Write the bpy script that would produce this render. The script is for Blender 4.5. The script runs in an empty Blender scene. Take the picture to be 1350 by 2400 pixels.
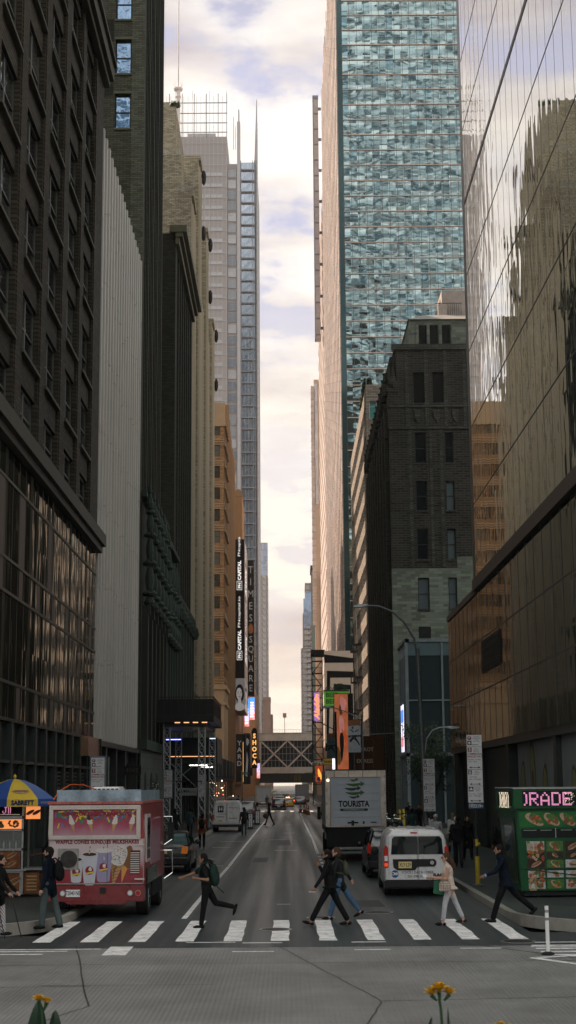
import bpy, bmesh, math, random
import numpy as np
from mathutils import Vector, Matrix, Euler
random.seed(7)
SC = bpy.context.scene
COL = SC.collection
PI = math.pi
# ------------------------------------------------------------ camera
cd = bpy.data.cameras.new('camera'); cam = bpy.data.objects.new('camera', cd); COL.objects.link(cam)
cd.sensor_fit = 'VERTICAL'; cd.sensor_height = 36.0; cd.lens = 3500/2400*36
cd.clip_start = 0.3; cd.clip_end = 9000
CM = Matrix.Rotation(-math.radians(0.062), 3, 'Z') @ Matrix.Rotation(PI/2+math.atan(638/3500), 3, 'X') @ Matrix.Rotation(-0.0075, 3, 'Z')
cam.matrix_world = Matrix.Translation((0, 0, 3.15)) @ CM.to_4x4()
SC.camera = cam
cd.dof.use_dof = True; cd.dof.focus_distance = 45; cd.dof.aperture_fstop = 9.0
# ------------------------------------------------------------ sun and sky
SUN_EL = math.radians(37); SUN_AZ = math.radians(-52)      # azimuth from +Y, negative = to the left
sdir = Vector((math.sin(SUN_AZ)*math.cos(SUN_EL), math.cos(SUN_AZ)*math.cos(SUN_EL), math.sin(SUN_EL)))
sl = bpy.data.lights.new('sun', 'SUN'); so = bpy.data.objects.new('sun', sl); COL.objects.link(so)
sl.energy = 4.8; sl.angle = math.radians(0.6); sl.color = (1.0, 0.80, 0.62)
so.rotation_euler = sdir.to_track_quat('Z', 'Y').to_euler(); so.location = (-60, 60, 200)
SC.view_settings.view_transform = 'Standard'; SC.view_settings.look = 'None'
SC.view_settings.exposure = 0.6; SC.view_settings.gamma = 1.0
W = bpy.data.worlds.new('World'); SC.world = W; W.use_nodes = True
def world():
    nt = W.node_tree; N = nt.nodes; L = nt.links; N.clear()
    out = N.new('ShaderNodeOutputWorld'); bg = N.new('ShaderNodeBackground'); bg.inputs[1].default_value = 0.1
    L.new(bg.outputs[0], out.inputs[0])
    sky = N.new('ShaderNodeTexSky'); sky.sky_type = 'NISHITA'; sky.sun_disc = False
    sky.sun_elevation = SUN_EL; sky.sun_rotation = SUN_AZ; sky.dust_density = 2.5; sky.altitude = 20
    tc = N.new('ShaderNodeTexCoord'); sp = N.new('ShaderNodeSeparateXYZ'); L.new(tc.outputs['Generated'], sp.inputs[0])
    def mth(op, a, b=None, c=None):
        n = N.new('ShaderNodeMath'); n.operation = op
        for i, v in enumerate((a, b, c)):
            if v is None: continue
            if isinstance(v, (int, float)): n.inputs[i].default_value = v
            else: L.new(v, n.inputs[i])
        return n.outputs[0]
    def mix(f, a, b, bt='MIX'):
        n = N.new('ShaderNodeMix'); n.data_type = 'RGBA'; n.blend_type = bt
        if isinstance(f, float): n.inputs[0].default_value = f
        else: L.new(f, n.inputs[0])
        for i, v in ((6, a), (7, b)):
            if isinstance(v, tuple): n.inputs[i].default_value = (*v, 1)
            else: L.new(v, n.inputs[i])
        return n.outputs[2]
    def ramp(x, pts):
        n = N.new('ShaderNodeValToRGB'); L.new(x, n.inputs[0]); e = n.color_ramp.elements
        while len(e) < len(pts): e.new(0.5)
        for i, (p, c) in enumerate(pts): e[i].position = p; e[i].color = (*c, 1) if isinstance(c, tuple) else (c, c, c, 1)
        return n.outputs[0]
    z = mth('MAXIMUM', sp.outputs[2], 0.0)
    # cloud layer: direction projected on a sheet overhead
    d = mth('ADD', z, 0.16)
    cx = N.new('ShaderNodeCombineXYZ'); L.new(mth('DIVIDE', sp.outputs[0], d), cx.inputs[0]); L.new(mth('DIVIDE', sp.outputs[1], d), cx.inputs[1])
    nz = N.new('ShaderNodeTexNoise'); nz.inputs['Scale'].default_value = 3.6; nz.inputs['Detail'].default_value = 9; nz.inputs['Roughness'].default_value = 0.56
    mp = N.new('ShaderNodeMapping'); mp.inputs['Location'].default_value = (9.4, 8.1, 4.2); L.new(cx.outputs[0], mp.inputs[0]); L.new(mp.outputs[0], nz.inputs['Vector'])
    mask = ramp(nz.outputs[0], [(0.0, 0.0), (0.42, 0.0), (0.47, 0.75), (0.53, 1.0)])
    # milky veil over the lower half of the view
    veil = ramp(z, [(0.0, 0.95), (0.08, 0.75), (0.16, 0.50), (0.24, 0.8), (0.30, 0.35), (0.36, 0.0), (1.0, 0.1)])
    nz2 = N.new('ShaderNodeTexNoise'); nz2.inputs['Scale'].default_value = 6.5; nz2.inputs['Detail'].default_value = 6
    mp2 = N.new('ShaderNodeMapping'); mp2.inputs['Scale'].default_value = (1.0, 1.0, 3.2); L.new(tc.outputs['Generated'], mp2.inputs[0]); L.new(mp2.outputs[0], nz2.inputs['Vector'])
    shade = ramp(nz2.outputs[0], [(0.28, (3.7, 3.3, 3.7)), (0.40, (5.4, 5.0, 4.9)), (0.49, (6.8, 6.4, 5.9)), (0.58, (7.8, 7.5, 7.0))])
    blue = mix(0.80, sky.outputs[0], (4.3, 4.4, 5.7))
    vm = mth('MULTIPLY', veil, 0.93)
    cm = mth('MAXIMUM', mask, vm)
    base = mix(cm, blue, shade)
    sky_tint = ramp(z, [(0.0, (1.02, 0.95, 0.84)), (0.10, (1.0, 0.95, 0.89)), (0.3, (1.0, 0.98, 0.98)), (0.5, (1.0, 0.98, 0.99)), (0.66, (0.52, 0.98, 0.88)), (1.0, (0.42, 0.96, 0.84))])  # cream at the horizon; green overhead, added to tint the street's shade
    col = mix(1.0, base, sky_tint, 'MULTIPLY')
    # sky dimmed above the view to darken the street canyon
    hi = ramp(z, [(0.0, 1.0), (0.45, 1.0), (0.62, .42), (1.0, .24)])
    col = mix(1.0, col, hi, 'MULTIPLY')
    # added bright broken sky behind the viewer: lights the foreground, mottles the glass
    eb = mth('MULTIPLY', sp.outputs[1], -1.0); em = ramp(eb, [(0.0, 0.0), (0.05, 0.0), (0.35, 1.0), (1.0, 1.0)])
    nz3 = N.new('ShaderNodeTexNoise'); nz3.inputs['Scale'].default_value = 4.2; nz3.inputs['Detail'].default_value = 5; L.new(tc.outputs['Generated'], nz3.inputs['Vector'])
    ec = ramp(nz3.outputs[0], [(0.42, (1.0, 1.7, 2.0)), (0.49, (7.6, 7.9, 7.6)), (0.56, (15.2, 14.9, 14.2))])
    ec = mix(1.0, ec, ramp(z, [(0.0, .24), (0.22, .34), (0.34, 1.0), (1.0, 0.8)]), 'MULTIPLY')  # dimmed low down to darken the teal tower's lower reflections
    col = mix(em, col, ec)
    L.new(col, bg.inputs[0])
world()
# ------------------------------------------------------------ materials
MATS = {}
def mat(name, col, rough=0.7, metal=0.0, var=0.18, scale=1.5, bump=0.0, bscale=30, emit=None, estr=1.0, spec=0.28, kind=None, **kw):
    if name in MATS: return MATS[name]
    m = bpy.data.materials.new(name); m.use_nodes = True; MATS[name] = m
    nt = m.node_tree; N = nt.nodes; L = nt.links; b = N['Principled BSDF']
    b.inputs['Roughness'].default_value = rough; b.inputs['Metallic'].default_value = metal
    b.inputs['Specular IOR Level'].default_value = spec
    b.inputs['Base Color'].default_value = (*col, 1)
    if kind == 'coat': b.inputs['Coat Weight'].default_value = 0.35; b.inputs['Coat Roughness'].default_value = 0.08
    geo = N.new('ShaderNodeNewGeometry')
    if kw.get('local'):
        tcn = N.new('ShaderNodeTexCoord'); pos = tcn.outputs['Object']
    else: pos = geo.outputs['Position']
    csock = None
    def mix(f, a, c, bt='MIX'):
        n = N.new('ShaderNodeMix'); n.data_type = 'RGBA'; n.blend_type = bt
        if isinstance(f, float): n.inputs[0].default_value = f
        else: L.new(f, n.inputs[0])
        for i, v in ((6, a), (7, c)):
            if isinstance(v, tuple): n.inputs[i].default_value = (*v, 1)
            else: L.new(v, n.inputs[i])
        return n.outputs[2]
    def uv():
        s = N.new('ShaderNodeSeparateXYZ'); L.new(pos, s.inputs[0])
        a = N.new('ShaderNodeMath'); a.operation = 'ADD'; L.new(s.outputs[0], a.inputs[0]); L.new(s.outputs[1], a.inputs[1])
        c = N.new('ShaderNodeCombineXYZ'); L.new(a.outputs[0], c.inputs[0]); L.new(s.outputs[2], c.inputs[1]); return c.outputs[0]
    base = col
    hgt = None
    if kind == 'brick':
        br = N.new('ShaderNodeTexBrick'); L.new(uv(), br.inputs['Vector'])
        bw, bh = kw.get('bw', 0.42), kw.get('bh', 0.14)
        br.inputs['Scale'].default_value = 1; br.inputs['Brick Width'].default_value = bw; br.inputs['Row Height'].default_value = bh
        br.inputs['Mortar Size'].default_value = kw.get('mort', 0.014); br.inputs['Bias'].default_value = -0.1
        br.inputs['Color1'].default_value = (*[c*1.35 for c in col], 1); br.inputs['Color2'].default_value = (*[c*0.6 for c in col], 1)
        br.inputs['Mortar'].default_value = (*kw.get('mcol', [c*0.45 for c in col]), 1)
        base = br.outputs[0]; hgt = br.outputs[1]
    if kind == 'panel':
        br = N.new('ShaderNodeTexBrick'); L.new(uv(), br.inputs['Vector']); br.offset = 0
        br.inputs['Scale'].default_value = 1; br.inputs['Brick Width'].default_value = kw.get('bw', 1.2); br.inputs['Row Height'].default_value = kw.get('bh', 0.6)
        br.inputs['Mortar Size'].default_value = kw.get('mort', 0.012)
        br.inputs['Color1'].default_value = (*[c*1.1 for c in col], 1); br.inputs['Color2'].default_value = (*[c*0.85 for c in col], 1)
        br.inputs['Mortar'].default_value = (*[c*0.45 for c in col], 1)
        base = br.outputs[0]; hgt = br.outputs[1]
    if var > 0:
        nz = N.new('ShaderNodeTexNoise'); nz.inputs['Scale'].default_value = scale; nz.inputs['Detail'].default_value = 6; nz.inputs['Roughness'].default_value = 0.65
        if kw.get('streak'):
            mp = N.new('ShaderNodeMapping'); mp.inputs['Scale'].default_value = (1, 1, 0.12); L.new(pos, mp.inputs[0]); L.new(mp.outputs[0], nz.inputs['Vector'])
        else: L.new(pos, nz.inputs['Vector'])
        rp = N.new('ShaderNodeMapRange'); L.new(nz.outputs[0], rp.inputs[0]); rp.inputs[1].default_value = 0.3; rp.inputs[2].default_value = 0.7
        rp.inputs[3].default_value = 1-var; rp.inputs[4].default_value = 1+var
        cc = N.new('ShaderNodeCombineColor')
        for i in range(3): L.new(rp.outputs[0], cc.inputs[i])
        base = mix(1.0, base, cc.outputs[0], 'MULTIPLY')
        rr = N.new('ShaderNodeMapRange'); L.new(nz.outputs[0], rr.inputs[0]); rr.inputs[3].default_value = max(0.02, rough*0.8); rr.inputs[4].default_value = min(1, rough*1.2)
        if rough > 0.12: L.new(rr.outputs[0], b.inputs['Roughness'])
    if not isinstance(base, tuple): L.new(base, b.inputs['Base Color'])
    if bump > 0 or hgt is not None:
        bp = N.new('ShaderNodeBump'); bp.inputs['Strength'].default_value = 0.5; bp.inputs['Distance'].default_value = bump if bump > 0 else 0.01
        if hgt is not None:
            bp.invert = True; L.new(hgt, bp.inputs['Height'])
        else:
            n2 = N.new('ShaderNodeTexNoise'); n2.inputs['Scale'].default_value = bscale; n2.inputs['Detail'].default_value = 4; L.new(pos, n2.inputs['Vector']); L.new(n2.outputs[0], bp.inputs['Height'])
        L.new(bp.outputs[0], b.inputs['Normal'])
    if emit:
        b.inputs['Emission Color'].default_value = (*emit, 1); b.inputs['Emission Strength'].default_value = estr
    return m
def glassmat(name, col, metal=0.9, rough=0.03, wave=0.004, wsc=(0.7, 0.22), pan=(1.5, 3.9), ptilt=0.0, rnd=None):
    """reflective architectural glass: slow waves in each pane, every pane set a hair differently"""
    if name in MATS: return MATS[name]
    m = bpy.data.materials.new(name); m.use_nodes = True; MATS[name] = m
    nt = m.node_tree; N = nt.nodes; L = nt.links; b = N['Principled BSDF']
    b.inputs['Roughness'].default_value = rough; b.inputs['Metallic'].default_value = metal; b.inputs['Base Color'].default_value = (*col, 1)
    b.inputs['Specular IOR Level'].default_value = 0.8
    geo = N.new('ShaderNodeNewGeometry'); s = N.new('ShaderNodeSeparateXYZ'); L.new(geo.outputs['Position'], s.inputs[0])
    def mth(op, a, c=None):
        n = N.new('ShaderNodeMath'); n.operation = op
        for i, v in enumerate((a, c)):
            if v is None: continue
            if isinstance(v, (int, float)): n.inputs[i].default_value = v
            else: L.new(v, n.inputs[i])
        return n.outputs[0]
    u = mth('ADD', s.outputs[0], s.outputs[1]); z = s.outputs[2]
    iu = mth('FLOOR', mth('DIVIDE', u, pan[0])); iz = mth('FLOOR', mth('DIVIDE', z, pan[1]))
    wn = N.new('ShaderNodeTexWhiteNoise'); wn.noise_dimensions = '2D'
    cw = N.new('ShaderNodeCombineXYZ'); L.new(iu, cw.inputs[0]); L.new(iz, cw.inputs[1]); L.new(cw.outputs[0], wn.inputs['Vector'])
    cc = N.new('ShaderNodeCombineXYZ'); L.new(mth('MULTIPLY', u, wsc[0]), cc.inputs[0]); L.new(mth('MULTIPLY', z, wsc[1]), cc.inputs[1]); L.new(mth('MULTIPLY', wn.outputs[0], 7.0), cc.inputs[2])
    nz = N.new('ShaderNodeTexNoise'); nz.inputs['Scale'].default_value = 1; nz.inputs['Detail'].default_value = 1.5; nz.inputs['Roughness'].default_value = 0.4; L.new(cc.outputs[0], nz.inputs['Vector'])
    bp = N.new('ShaderNodeBump'); bp.inputs['Strength'].default_value = 1.0; bp.inputs['Distance'].default_value = wave*10; L.new(nz.outputs[0], bp.inputs['Height'])
    L.new(bp.outputs[0], b.inputs['Normal'])
    if rnd:
        fz = mth('FRACT', mth('DIVIDE', z, pan[1]))
        sp_ = mth('MULTIPLY', mth('LESS_THAN', fz, .38), .55)
        mx = N.new('ShaderNodeMix'); mx.data_type = 'RGBA'; mx.inputs[6].default_value = (*col, 1); mx.inputs[7].default_value = (*rnd, 1)
        g = N.new('ShaderNodeMath'); g.operation = 'POWER'; L.new(wn.outputs[0], g.inputs[0]); g.inputs[1].default_value = 6; L.new(mth('MAXIMUM', g.outputs[0], sp_), mx.inputs[0]); L.new(mx.outputs[2], b.inputs['Base Color'])
    return m
def panemat(name, dark, blind, share=0.4, rough=0.06, sky=0.5):
    """window pane: dark room behind, some with a pale blind (varies by object)"""
    if name in MATS: return MATS[name]
    m = bpy.data.materials.new(name); m.use_nodes = True; MATS[name] = m
    nt = m.node_tree; N = nt.nodes; L = nt.links; b = N['Principled BSDF']; b.inputs['Roughness'].default_value = rough
    b.inputs['Specular IOR Level'].default_value = sky; b.inputs['IOR'].default_value = 1.6
    oi = N.new('ShaderNodeObjectInfo'); r = N.new('ShaderNodeValToRGB'); r.color_ramp.interpolation = 'CONSTANT'
    L.new(oi.outputs['Random'], r.inputs[0]); e = r.color_ramp.elements
    e[0].color = (*dark, 1); e[1].position = 1-share; e[1].color = (*blind, 1)
    e2 = e.new(1-share*0.5); e2.color = (*[x*0.6+y*0.4 for x, y in zip(dark, blind)], 1)
    geo = N.new('ShaderNodeTexCoord'); nz = N.new('ShaderNodeTexNoise'); nz.inputs['Scale'].default_value = 1.7; L.new(geo.outputs['Object'], nz.inputs['Vector'])
    bp = N.new('ShaderNodeBump'); bp.inputs['Distance'].default_value = 0.02; L.new(nz.outputs[0], bp.inputs['Height']); L.new(bp.outputs[0], b.inputs['Normal'])
    L.new(r.outputs[0], b.inputs['Base Color']); return m
# ------------------------------------------------------------ mesh helpers
IDT = lambda x, y, z: (x, y, z)
def TL(x0=-9.15): return lambda u, n, z: (x0+n, u, z)       # wall on the left side of the street, n towards the street
def TR(x0=9.15): return lambda u, n, z: (x0-n, u, z)        # wall on the right side
def TF(y0): return lambda u, n, z: (u, y0-n, z)             # wall facing the camera
class MB:
    def __init__(s, T=IDT): s.v = []; s.f = []; s.m = []; s.T = T; s.cm = 0
    def add(s, vs, fs, m=None):
        o = len(s.v); s.v += [s.T(*p) for p in vs]; s.f += [tuple(i+o for i in f) for f in fs]; s.m += [s.cm if m is None else m]*len(fs); return s
    def box(s, x0, x1, y0, y1, z0, z1, m=None):
        return s.add([(x0,y0,z0),(x1,y0,z0),(x1,y1,z0),(x0,y1,z0),(x0,y0,z1),(x1,y0,z1),(x1,y1,z1),(x0,y1,z1)],
                     [(0,3,2,1),(4,5,6,7),(0,1,5,4),(1,2,6,5),(2,3,7,6),(3,0,4,7)], m)
    def quad(s, a, b, c, d, m=None): return s.add([a,b,c,d], [(0,1,2,3)], m)
    def prism(s, pts, a, b, ax='y', m=None):
        """2-D outline extruded from a to b along an axis (pts are the other two coordinates in order)"""
        n = len(pts)
        def P(p, t): return (p[0], t, p[1]) if ax == 'y' else ((t, p[0], p[1]) if ax == 'x' else (p[0], p[1], t))
        vs = [P(p, a) for p in pts]+[P(p, b) for p in pts]
        return s.add(vs, [tuple(range(n)), tuple(range(2*n-1, n-1, -1))]+[(i, (i+1) % n, n+(i+1) % n, n+i) for i in range(n)], m)
    def cyl(s, p0, p1, r0, r1=None, seg=10, m=None, caps=True):
        r1 = r0 if r1 is None else r1; p0 = Vector(p0); p1 = Vector(p1); d = (p1-p0)
        if d.length < 1e-6: return s
        q = d.to_track_quat('Z', 'Y'); vs = []
        for p, r in ((p0, r0), (p1, r1)):
            for i in range(seg):
                a = 2*PI*i/seg; vs.append(tuple(p+q @ Vector((r*math.cos(a), r*math.sin(a), 0))))
        fs = [(i, (i+1) % seg, seg+(i+1) % seg, seg+i) for i in range(seg)]
        if caps: fs += [tuple(range(seg-1, -1, -1)), tuple(range(seg, 2*seg))]
        return s.add(vs, fs, m)
    def tube(s, pts, r, seg=8, m=None):
        for a, b in zip(pts, pts[1:]): s.cyl(a, b, r, r, seg, m)
        return s
    def ell(s, c, r, seg=14, rings=9, m=None):
        vs = [(c[0], c[1], c[2]-r[2])]
        for j in range(1, rings):
            t = -PI/2+PI*j/rings
            for i in range(seg):
                a = 2*PI*i/seg; vs.append((c[0]+r[0]*math.cos(t)*math.cos(a), c[1]+r[1]*math.cos(t)*math.sin(a), c[2]+r[2]*math.sin(t)))
        vs.append((c[0], c[1], c[2]+r[2])); top = len(vs)-1
        fs = [(0, 1+(i+1) % seg, 1+i) for i in range(seg)]
        for j in range(rings-2):
            o = 1+j*seg; fs += [(o+i, o+(i+1) % seg, o+seg+(i+1) % seg, o+seg+i) for i in range(seg)]
        o = 1+(rings-2)*seg; fs += [(o+i, o+(i+1) % seg, top) for i in range(seg)]
        return s.add(vs, fs, m)
    def lathe(s, prof, c=(0,0,0), seg=16, m=None):
        vs = []; n = len(prof)
        for r, z in prof:
            for i in range(seg): a = 2*PI*i/seg; vs.append((c[0]+r*math.cos(a), c[1]+r*math.sin(a), c[2]+z))
        fs = [(j*seg+i, j*seg+(i+1) % seg, (j+1)*seg+(i+1) % seg, (j+1)*seg+i) for j in range(n-1) for i in range(seg)]
        return s.add(vs, fs+[tuple(range(seg-1, -1, -1)), tuple((n-1)*seg+i for i in range(seg))], m)
    def loft(s, rings, m=None, cap=True):
        n = len(rings[0]); vs = [p for r in rings for p in r]
        fs = [(j*n+i, j*n+(i+1) % n, (j+1)*n+(i+1) % n, (j+1)*n+i) for j in range(len(rings)-1) for i in range(n)]
        if cap: fs += [tuple(range(n-1, -1, -1)), tuple((len(rings)-1)*n+i for i in range(n))]
        return s.add(vs, fs, m)
    def poly(s, pts, m=None): return s.add(pts, [tuple(range(len(pts)))], m)
    def mesh(s, name, mats, smooth=False, bevel=0, angle=0.6):
        me = bpy.data.meshes.new(name); me.from_pydata(s.v, [], s.f)
        for m in (mats if isinstance(mats, (list, tuple)) else [mats]): me.materials.append(m)
        me.polygons.foreach_set('material_index', s.m)
        bm = bmesh.new(); bm.from_mesh(me)
        if bevel or smooth: bmesh.ops.remove_doubles(bm, verts=bm.verts, dist=1e-5)
        bmesh.ops.recalc_face_normals(bm, faces=bm.faces)
        if bevel:
            es = [e for e in bm.edges if len(e.link_faces) == 2 and e.calc_face_angle(0) > angle]
            bmesh.ops.bevel(bm, geom=es, offset=bevel, segments=2, affect='EDGES', clamp_overlap=True)
        bm.to_mesh(me); bm.free()
        if smooth:
            me.polygons.foreach_set('use_smooth', [True]*len(me.polygons)); me.set_sharp_from_angle(angle=0.7)
        me.update(); return me
    def build(s, name, mats, parent=None, smooth=False, bevel=0, **k):
        return link(name, s.mesh(name, mats, smooth, bevel), parent, **k)
def link(name, me, parent=None, loc=None, rz=None, **k):
    o = bpy.data.objects.new(name, me); COL.objects.link(o)
    if parent is not None: o.parent = parent
    if loc is not None: o.location = loc
    if rz is not None: o.rotation_euler = (0, 0, rz)
    for a, b in k.items(): o[a] = b
    return o
def thing(name, label, cat, loc=(0,0,0), rz=0, group=None):
    o = link(name, None, None, loc, rz); tag(o, label, cat, group); o.empty_display_size = 0.3; return o
def tag(o, label=None, cat=None, group=None, kind=None):
    if label: o['label'] = label
    if cat: o['category'] = cat
    if group: o['group'] = group
    if kind: o['kind'] = kind
    return o
def copy_tree(o, parent=None):
    c = o.copy(); COL.objects.link(c); c.parent = parent
    for ch in [x for x in o.children]: copy_tree(ch, c)
    return c
def clone(o, loc, rz=0, label=None, scale=None, swap=None):
    c = copy_tree(o); c.location = loc; c.rotation_euler = (0, 0, rz)
    if label: c['label'] = label
    if scale: c.scale = scale
    return c
# text as a mesh, added into a builder: lies in the plane (u, z) of T at depth n
FC = {}
def text_mesh(body, size, bold=0.0, ext=0.0, sx=1.0, align='CENTER', shear=0.0, spacing=1.0):
    k = (body, size, bold, ext, sx, align, shear, spacing)
    if k in FC: return FC[k]
    c = bpy.data.curves.new('t', 'FONT'); c.body = body; c.size = size; c.align_x = align; c.align_y = 'CENTER'; c.offset = bold; c.resolution_u = 2; c.shear = shear; c.space_character = spacing
    o = bpy.data.objects.new('t', c); COL.objects.link(o)
    dg = bpy.context.evaluated_depsgraph_get(); me = bpy.data.meshes.new_from_object(o.evaluated_get(dg))
    vs = [(v.co.x*sx, v.co.y) for v in me.vertices]; fs = [tuple(p.vertices) for p in me.polygons]
    bpy.data.objects.remove(o); bpy.data.curves.remove(c); bpy.data.meshes.remove(me)
    FC[k] = (vs, fs); return FC[k]
def put_text(mb, body, u, n, z, size, rot=0.0, m=None, **k):
    vs, fs = text_mesh(body, size, **k); c, s = math.cos(rot), math.sin(rot)
    mb.add([(u+x*c-y*s, n, z+x*s+y*c) for x, y in vs], fs, m); return mb
# shared materials
def M_(n): return MATS[n]
mat('window_frame_dark', (0.03, 0.035, 0.033), 0.5); mat('black_metal', (0.02, 0.021, 0.022), 0.45, 0.3); mat('steel', (0.42, 0.43, 0.43), 0.35, 0.9, scale=6)
mat('galvanised', (0.30, 0.32, 0.33), 0.45, 0.7, scale=9); mat('white_paint', (0.75, 0.74, 0.73), 0.4, var=0.06); mat('dark_void', (0.012, 0.014, 0.014), 0.8)
mat('rubber', (0.018, 0.018, 0.018), 0.8); mat('chrome', (0.75, 0.75, 0.75), 0.12, 1.0, var=0.0)
glassmat('car_glass', (0.03, 0.035, 0.04), metal=0.0, rough=0.04, wave=0.0)
panemat('pane', (0.012, 0.016, 0.017), (0.10, 0.105, 0.10), 0.35)
panemat('pane_pale', (0.02, 0.03, 0.03), (0.30, 0.30, 0.29), 0.5)
# ------------------------------------------------------------ ground, road, pavements
CMI = CM.transposed()
def proj(p):
    v = CMI @ (Vector(p)-Vector((0, 0, 3.15)))
    return (675+3500*v.x/-v.z, 1200-3500*v.y/-v.z, -v.z) if v.z < -0.1 else (-9e9, 0, 1)
mat('asphalt', (0.0213, 0.0288, 0.0324), 0.46, var=0.28, scale=0.5, bump=0.006, bscale=55, spec=0.5)
mat('concrete_road', (0.2423, 0.2250, 0.2242), 0.6, var=0.32, scale=0.45, bump=0.006, bscale=40)
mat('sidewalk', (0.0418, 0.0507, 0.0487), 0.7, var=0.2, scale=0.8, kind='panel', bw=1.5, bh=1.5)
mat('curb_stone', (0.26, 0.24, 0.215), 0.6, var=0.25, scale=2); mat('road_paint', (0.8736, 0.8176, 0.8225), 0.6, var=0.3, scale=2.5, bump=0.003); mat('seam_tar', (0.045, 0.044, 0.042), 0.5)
def ground():
    g = MB(); g.box(-900, 900, -300, 3200, -1.2, -0.2); g.build('ground', mat('far_ground', (0.10, 0.10, 0.095), 0.9), kind='structure')
    r = MB(); r.box(-5.15, 5.15, 30.4, 1200, -0.2, 0.0); r.box(-60, -5.15, 186, 212, -0.2, 0.0); r.box(5.15, 60, 207, 232, -0.2, 0.0)
    r.build('street', MATS['asphalt'], kind='structure')
    pt = MB()
    for x0, x1, y0, y1 in ((-1.5, -.9, 63, 67), (1.6, 2.5, 40, 42.2), (-.6, .1, 80, 88)):
        pt.add([(x0+random.uniform(-.05, .05), y0, .003), (x1, y0+random.uniform(-.1, .1), .003), (x1+random.uniform(-.05, .05), y1, .003), (x0, y1+random.uniform(-.2, .2), .003)], [(0,1,2,3)])
    pt.build('road_patch', mat('asphalt_patch', (.024, .027, .030), .55, var=.3, scale=1.5, bump=.006, bscale=50), kind='structure')
    m = MATS['asphalt']; nt = m.node_tree; L = nt.links; N = nt.nodes; b_ = N['Principled BSDF']       # wheel-polished lanes, oil
    g_ = N.new('ShaderNodeNewGeometry'); mp = N.new('ShaderNodeMapping'); mp.inputs['Scale'].default_value = (1.1, .012, 1); n_ = N.new('ShaderNodeTexNoise'); n_.inputs['Scale'].default_value = 1.3; n_.inputs['Detail'].default_value = 5; L.new(g_.outputs['Position'], mp.inputs[0]); L.new(mp.outputs[0], n_.inputs['Vector'])
    r_ = N.new('ShaderNodeMapRange'); L.new(n_.outputs[0], r_.inputs[0]); r_.inputs[1].default_value = .35; r_.inputs[2].default_value = .65; r_.inputs[3].default_value = .84; r_.inputs[4].default_value = 1.2
    src = b_.inputs['Base Color'].links[0].from_socket; mx = N.new('ShaderNodeVectorMath'); mx.operation = 'SCALE'; L.new(src, mx.inputs[0]); L.new(r_.outputs[0], mx.inputs['Scale']); L.new(mx.outputs[0], b_.inputs['Base Color'])
    r2 = N.new('ShaderNodeMapRange'); L.new(n_.outputs[0], r2.inputs[0]); r2.inputs[1].default_value = .3; r2.inputs[2].default_value = .7; r2.inputs[3].default_value = .62; r2.inputs[4].default_value = .34; L.new(r2.outputs[0], b_.inputs['Roughness'])
    a = MB(); a.box(-90, 90, 4, 30.4, -0.2, 0.0); 
    m = MATS['concrete_road']; nt = m.node_tree; L = nt.links; N = nt.nodes        # broom-finished grooves
    wv = N.new('ShaderNodeTexWave'); wv.wave_type = 'BANDS'; wv.bands_direction = 'X'; wv.inputs['Scale'].default_value = 4.2; wv.inputs['Distortion'].default_value = 0.6; wv.inputs['Detail'].default_value = 3
    ge = N.new('ShaderNodeNewGeometry'); L.new(ge.outputs['Position'], wv.inputs['Vector'])
    bp = N.new('ShaderNodeBump'); bp.inputs['Distance'].default_value = 0.012; bp.inputs['Strength'].default_value = 0.6; L.new(wv.outputs[1], bp.inputs['Height']); L.new(bp.outputs[0], N['Principled BSDF'].inputs['Normal'])
    a.build('avenue', m, kind='structure')
    # corner areas of asphalt beside the street mouth
    a2 = MB(); a2.box(-90, -5.15, 30.4, 33.0, -0.2, 0.0); a2.box(5.15, 90, 30.4, 33.0, -0.2, 0.0); a2.build('street_mouth', MATS['asphalt'], kind='structure')
    for s in (-1, 1):
        # footway outline with a rounded corner; curb as its own stone strip
        R = 3.6; cx, cy = 5.15+R, 33.0+R
        arc = [(cx-R*math.cos(t), cy-R*math.sin(t)) for t in [PI/2*i/10 for i in range(11)]]
        gaps = (186, 212) if s < 0 else (207, 232)
        pts = [(9.4, gaps[0]), (5.35, gaps[0])]+[(x+0.2 if i < 3 else x, y+(0.2 if i > 7 else 0)) for i, (x, y) in enumerate(arc)]
        k = MB(); o = [(5.15, gaps[0])]+arc+[(90, 33.0)]
        inn = [(5.33, gaps[0])]+[(cx-(R-0.18)*math.cos(t), cy-(R-0.18)*math.sin(t)) for t in [PI/2*i/10 for i in range(11)]]+[(90, 33.18)]
        for (p, q), (p2, q2) in zip(zip(o, o[1:]), zip(inn, inn[1:])):
            k.prism([(s*p[0], p[1]), (s*q[0], q[1]), (s*q2[0], q2[1]), (s*p2[0], p2[1])], -0.1, 0.16, 'z')
        k.box(s*5.15, s*5.33, gaps[1], 900, -0.1, 0.16)
        k.build('curb', MATS['curb_stone'], kind='structure')
        f = MB(); f.prism([(s*x, y) for x, y in inn+[(90, 48), (9.3, 48), (9.3, gaps[0])]], -0.1, 0.15, 'z')
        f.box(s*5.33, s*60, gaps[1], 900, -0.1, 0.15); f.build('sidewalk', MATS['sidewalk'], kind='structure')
    # painted markings
    m = MATS['road_paint']; nt = m.node_tree; L = nt.links; N = nt.nodes; b_ = N['Principled BSDF']       # worn, chipped paint
    g_ = N.new('ShaderNodeNewGeometry'); n_ = N.new('ShaderNodeTexNoise'); n_.inputs['Scale'].default_value = 5.5; n_.inputs['Detail'].default_value = 9; n_.inputs['Roughness'].default_value = .72; L.new(g_.outputs['Position'], n_.inputs['Vector'])
    r_ = N.new('ShaderNodeMapRange'); L.new(n_.outputs[0], r_.inputs[0]); r_.inputs[1].default_value = .56; r_.inputs[2].default_value = .66; s_ = b_.inputs['Base Color'].links[0].from_socket
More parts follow.
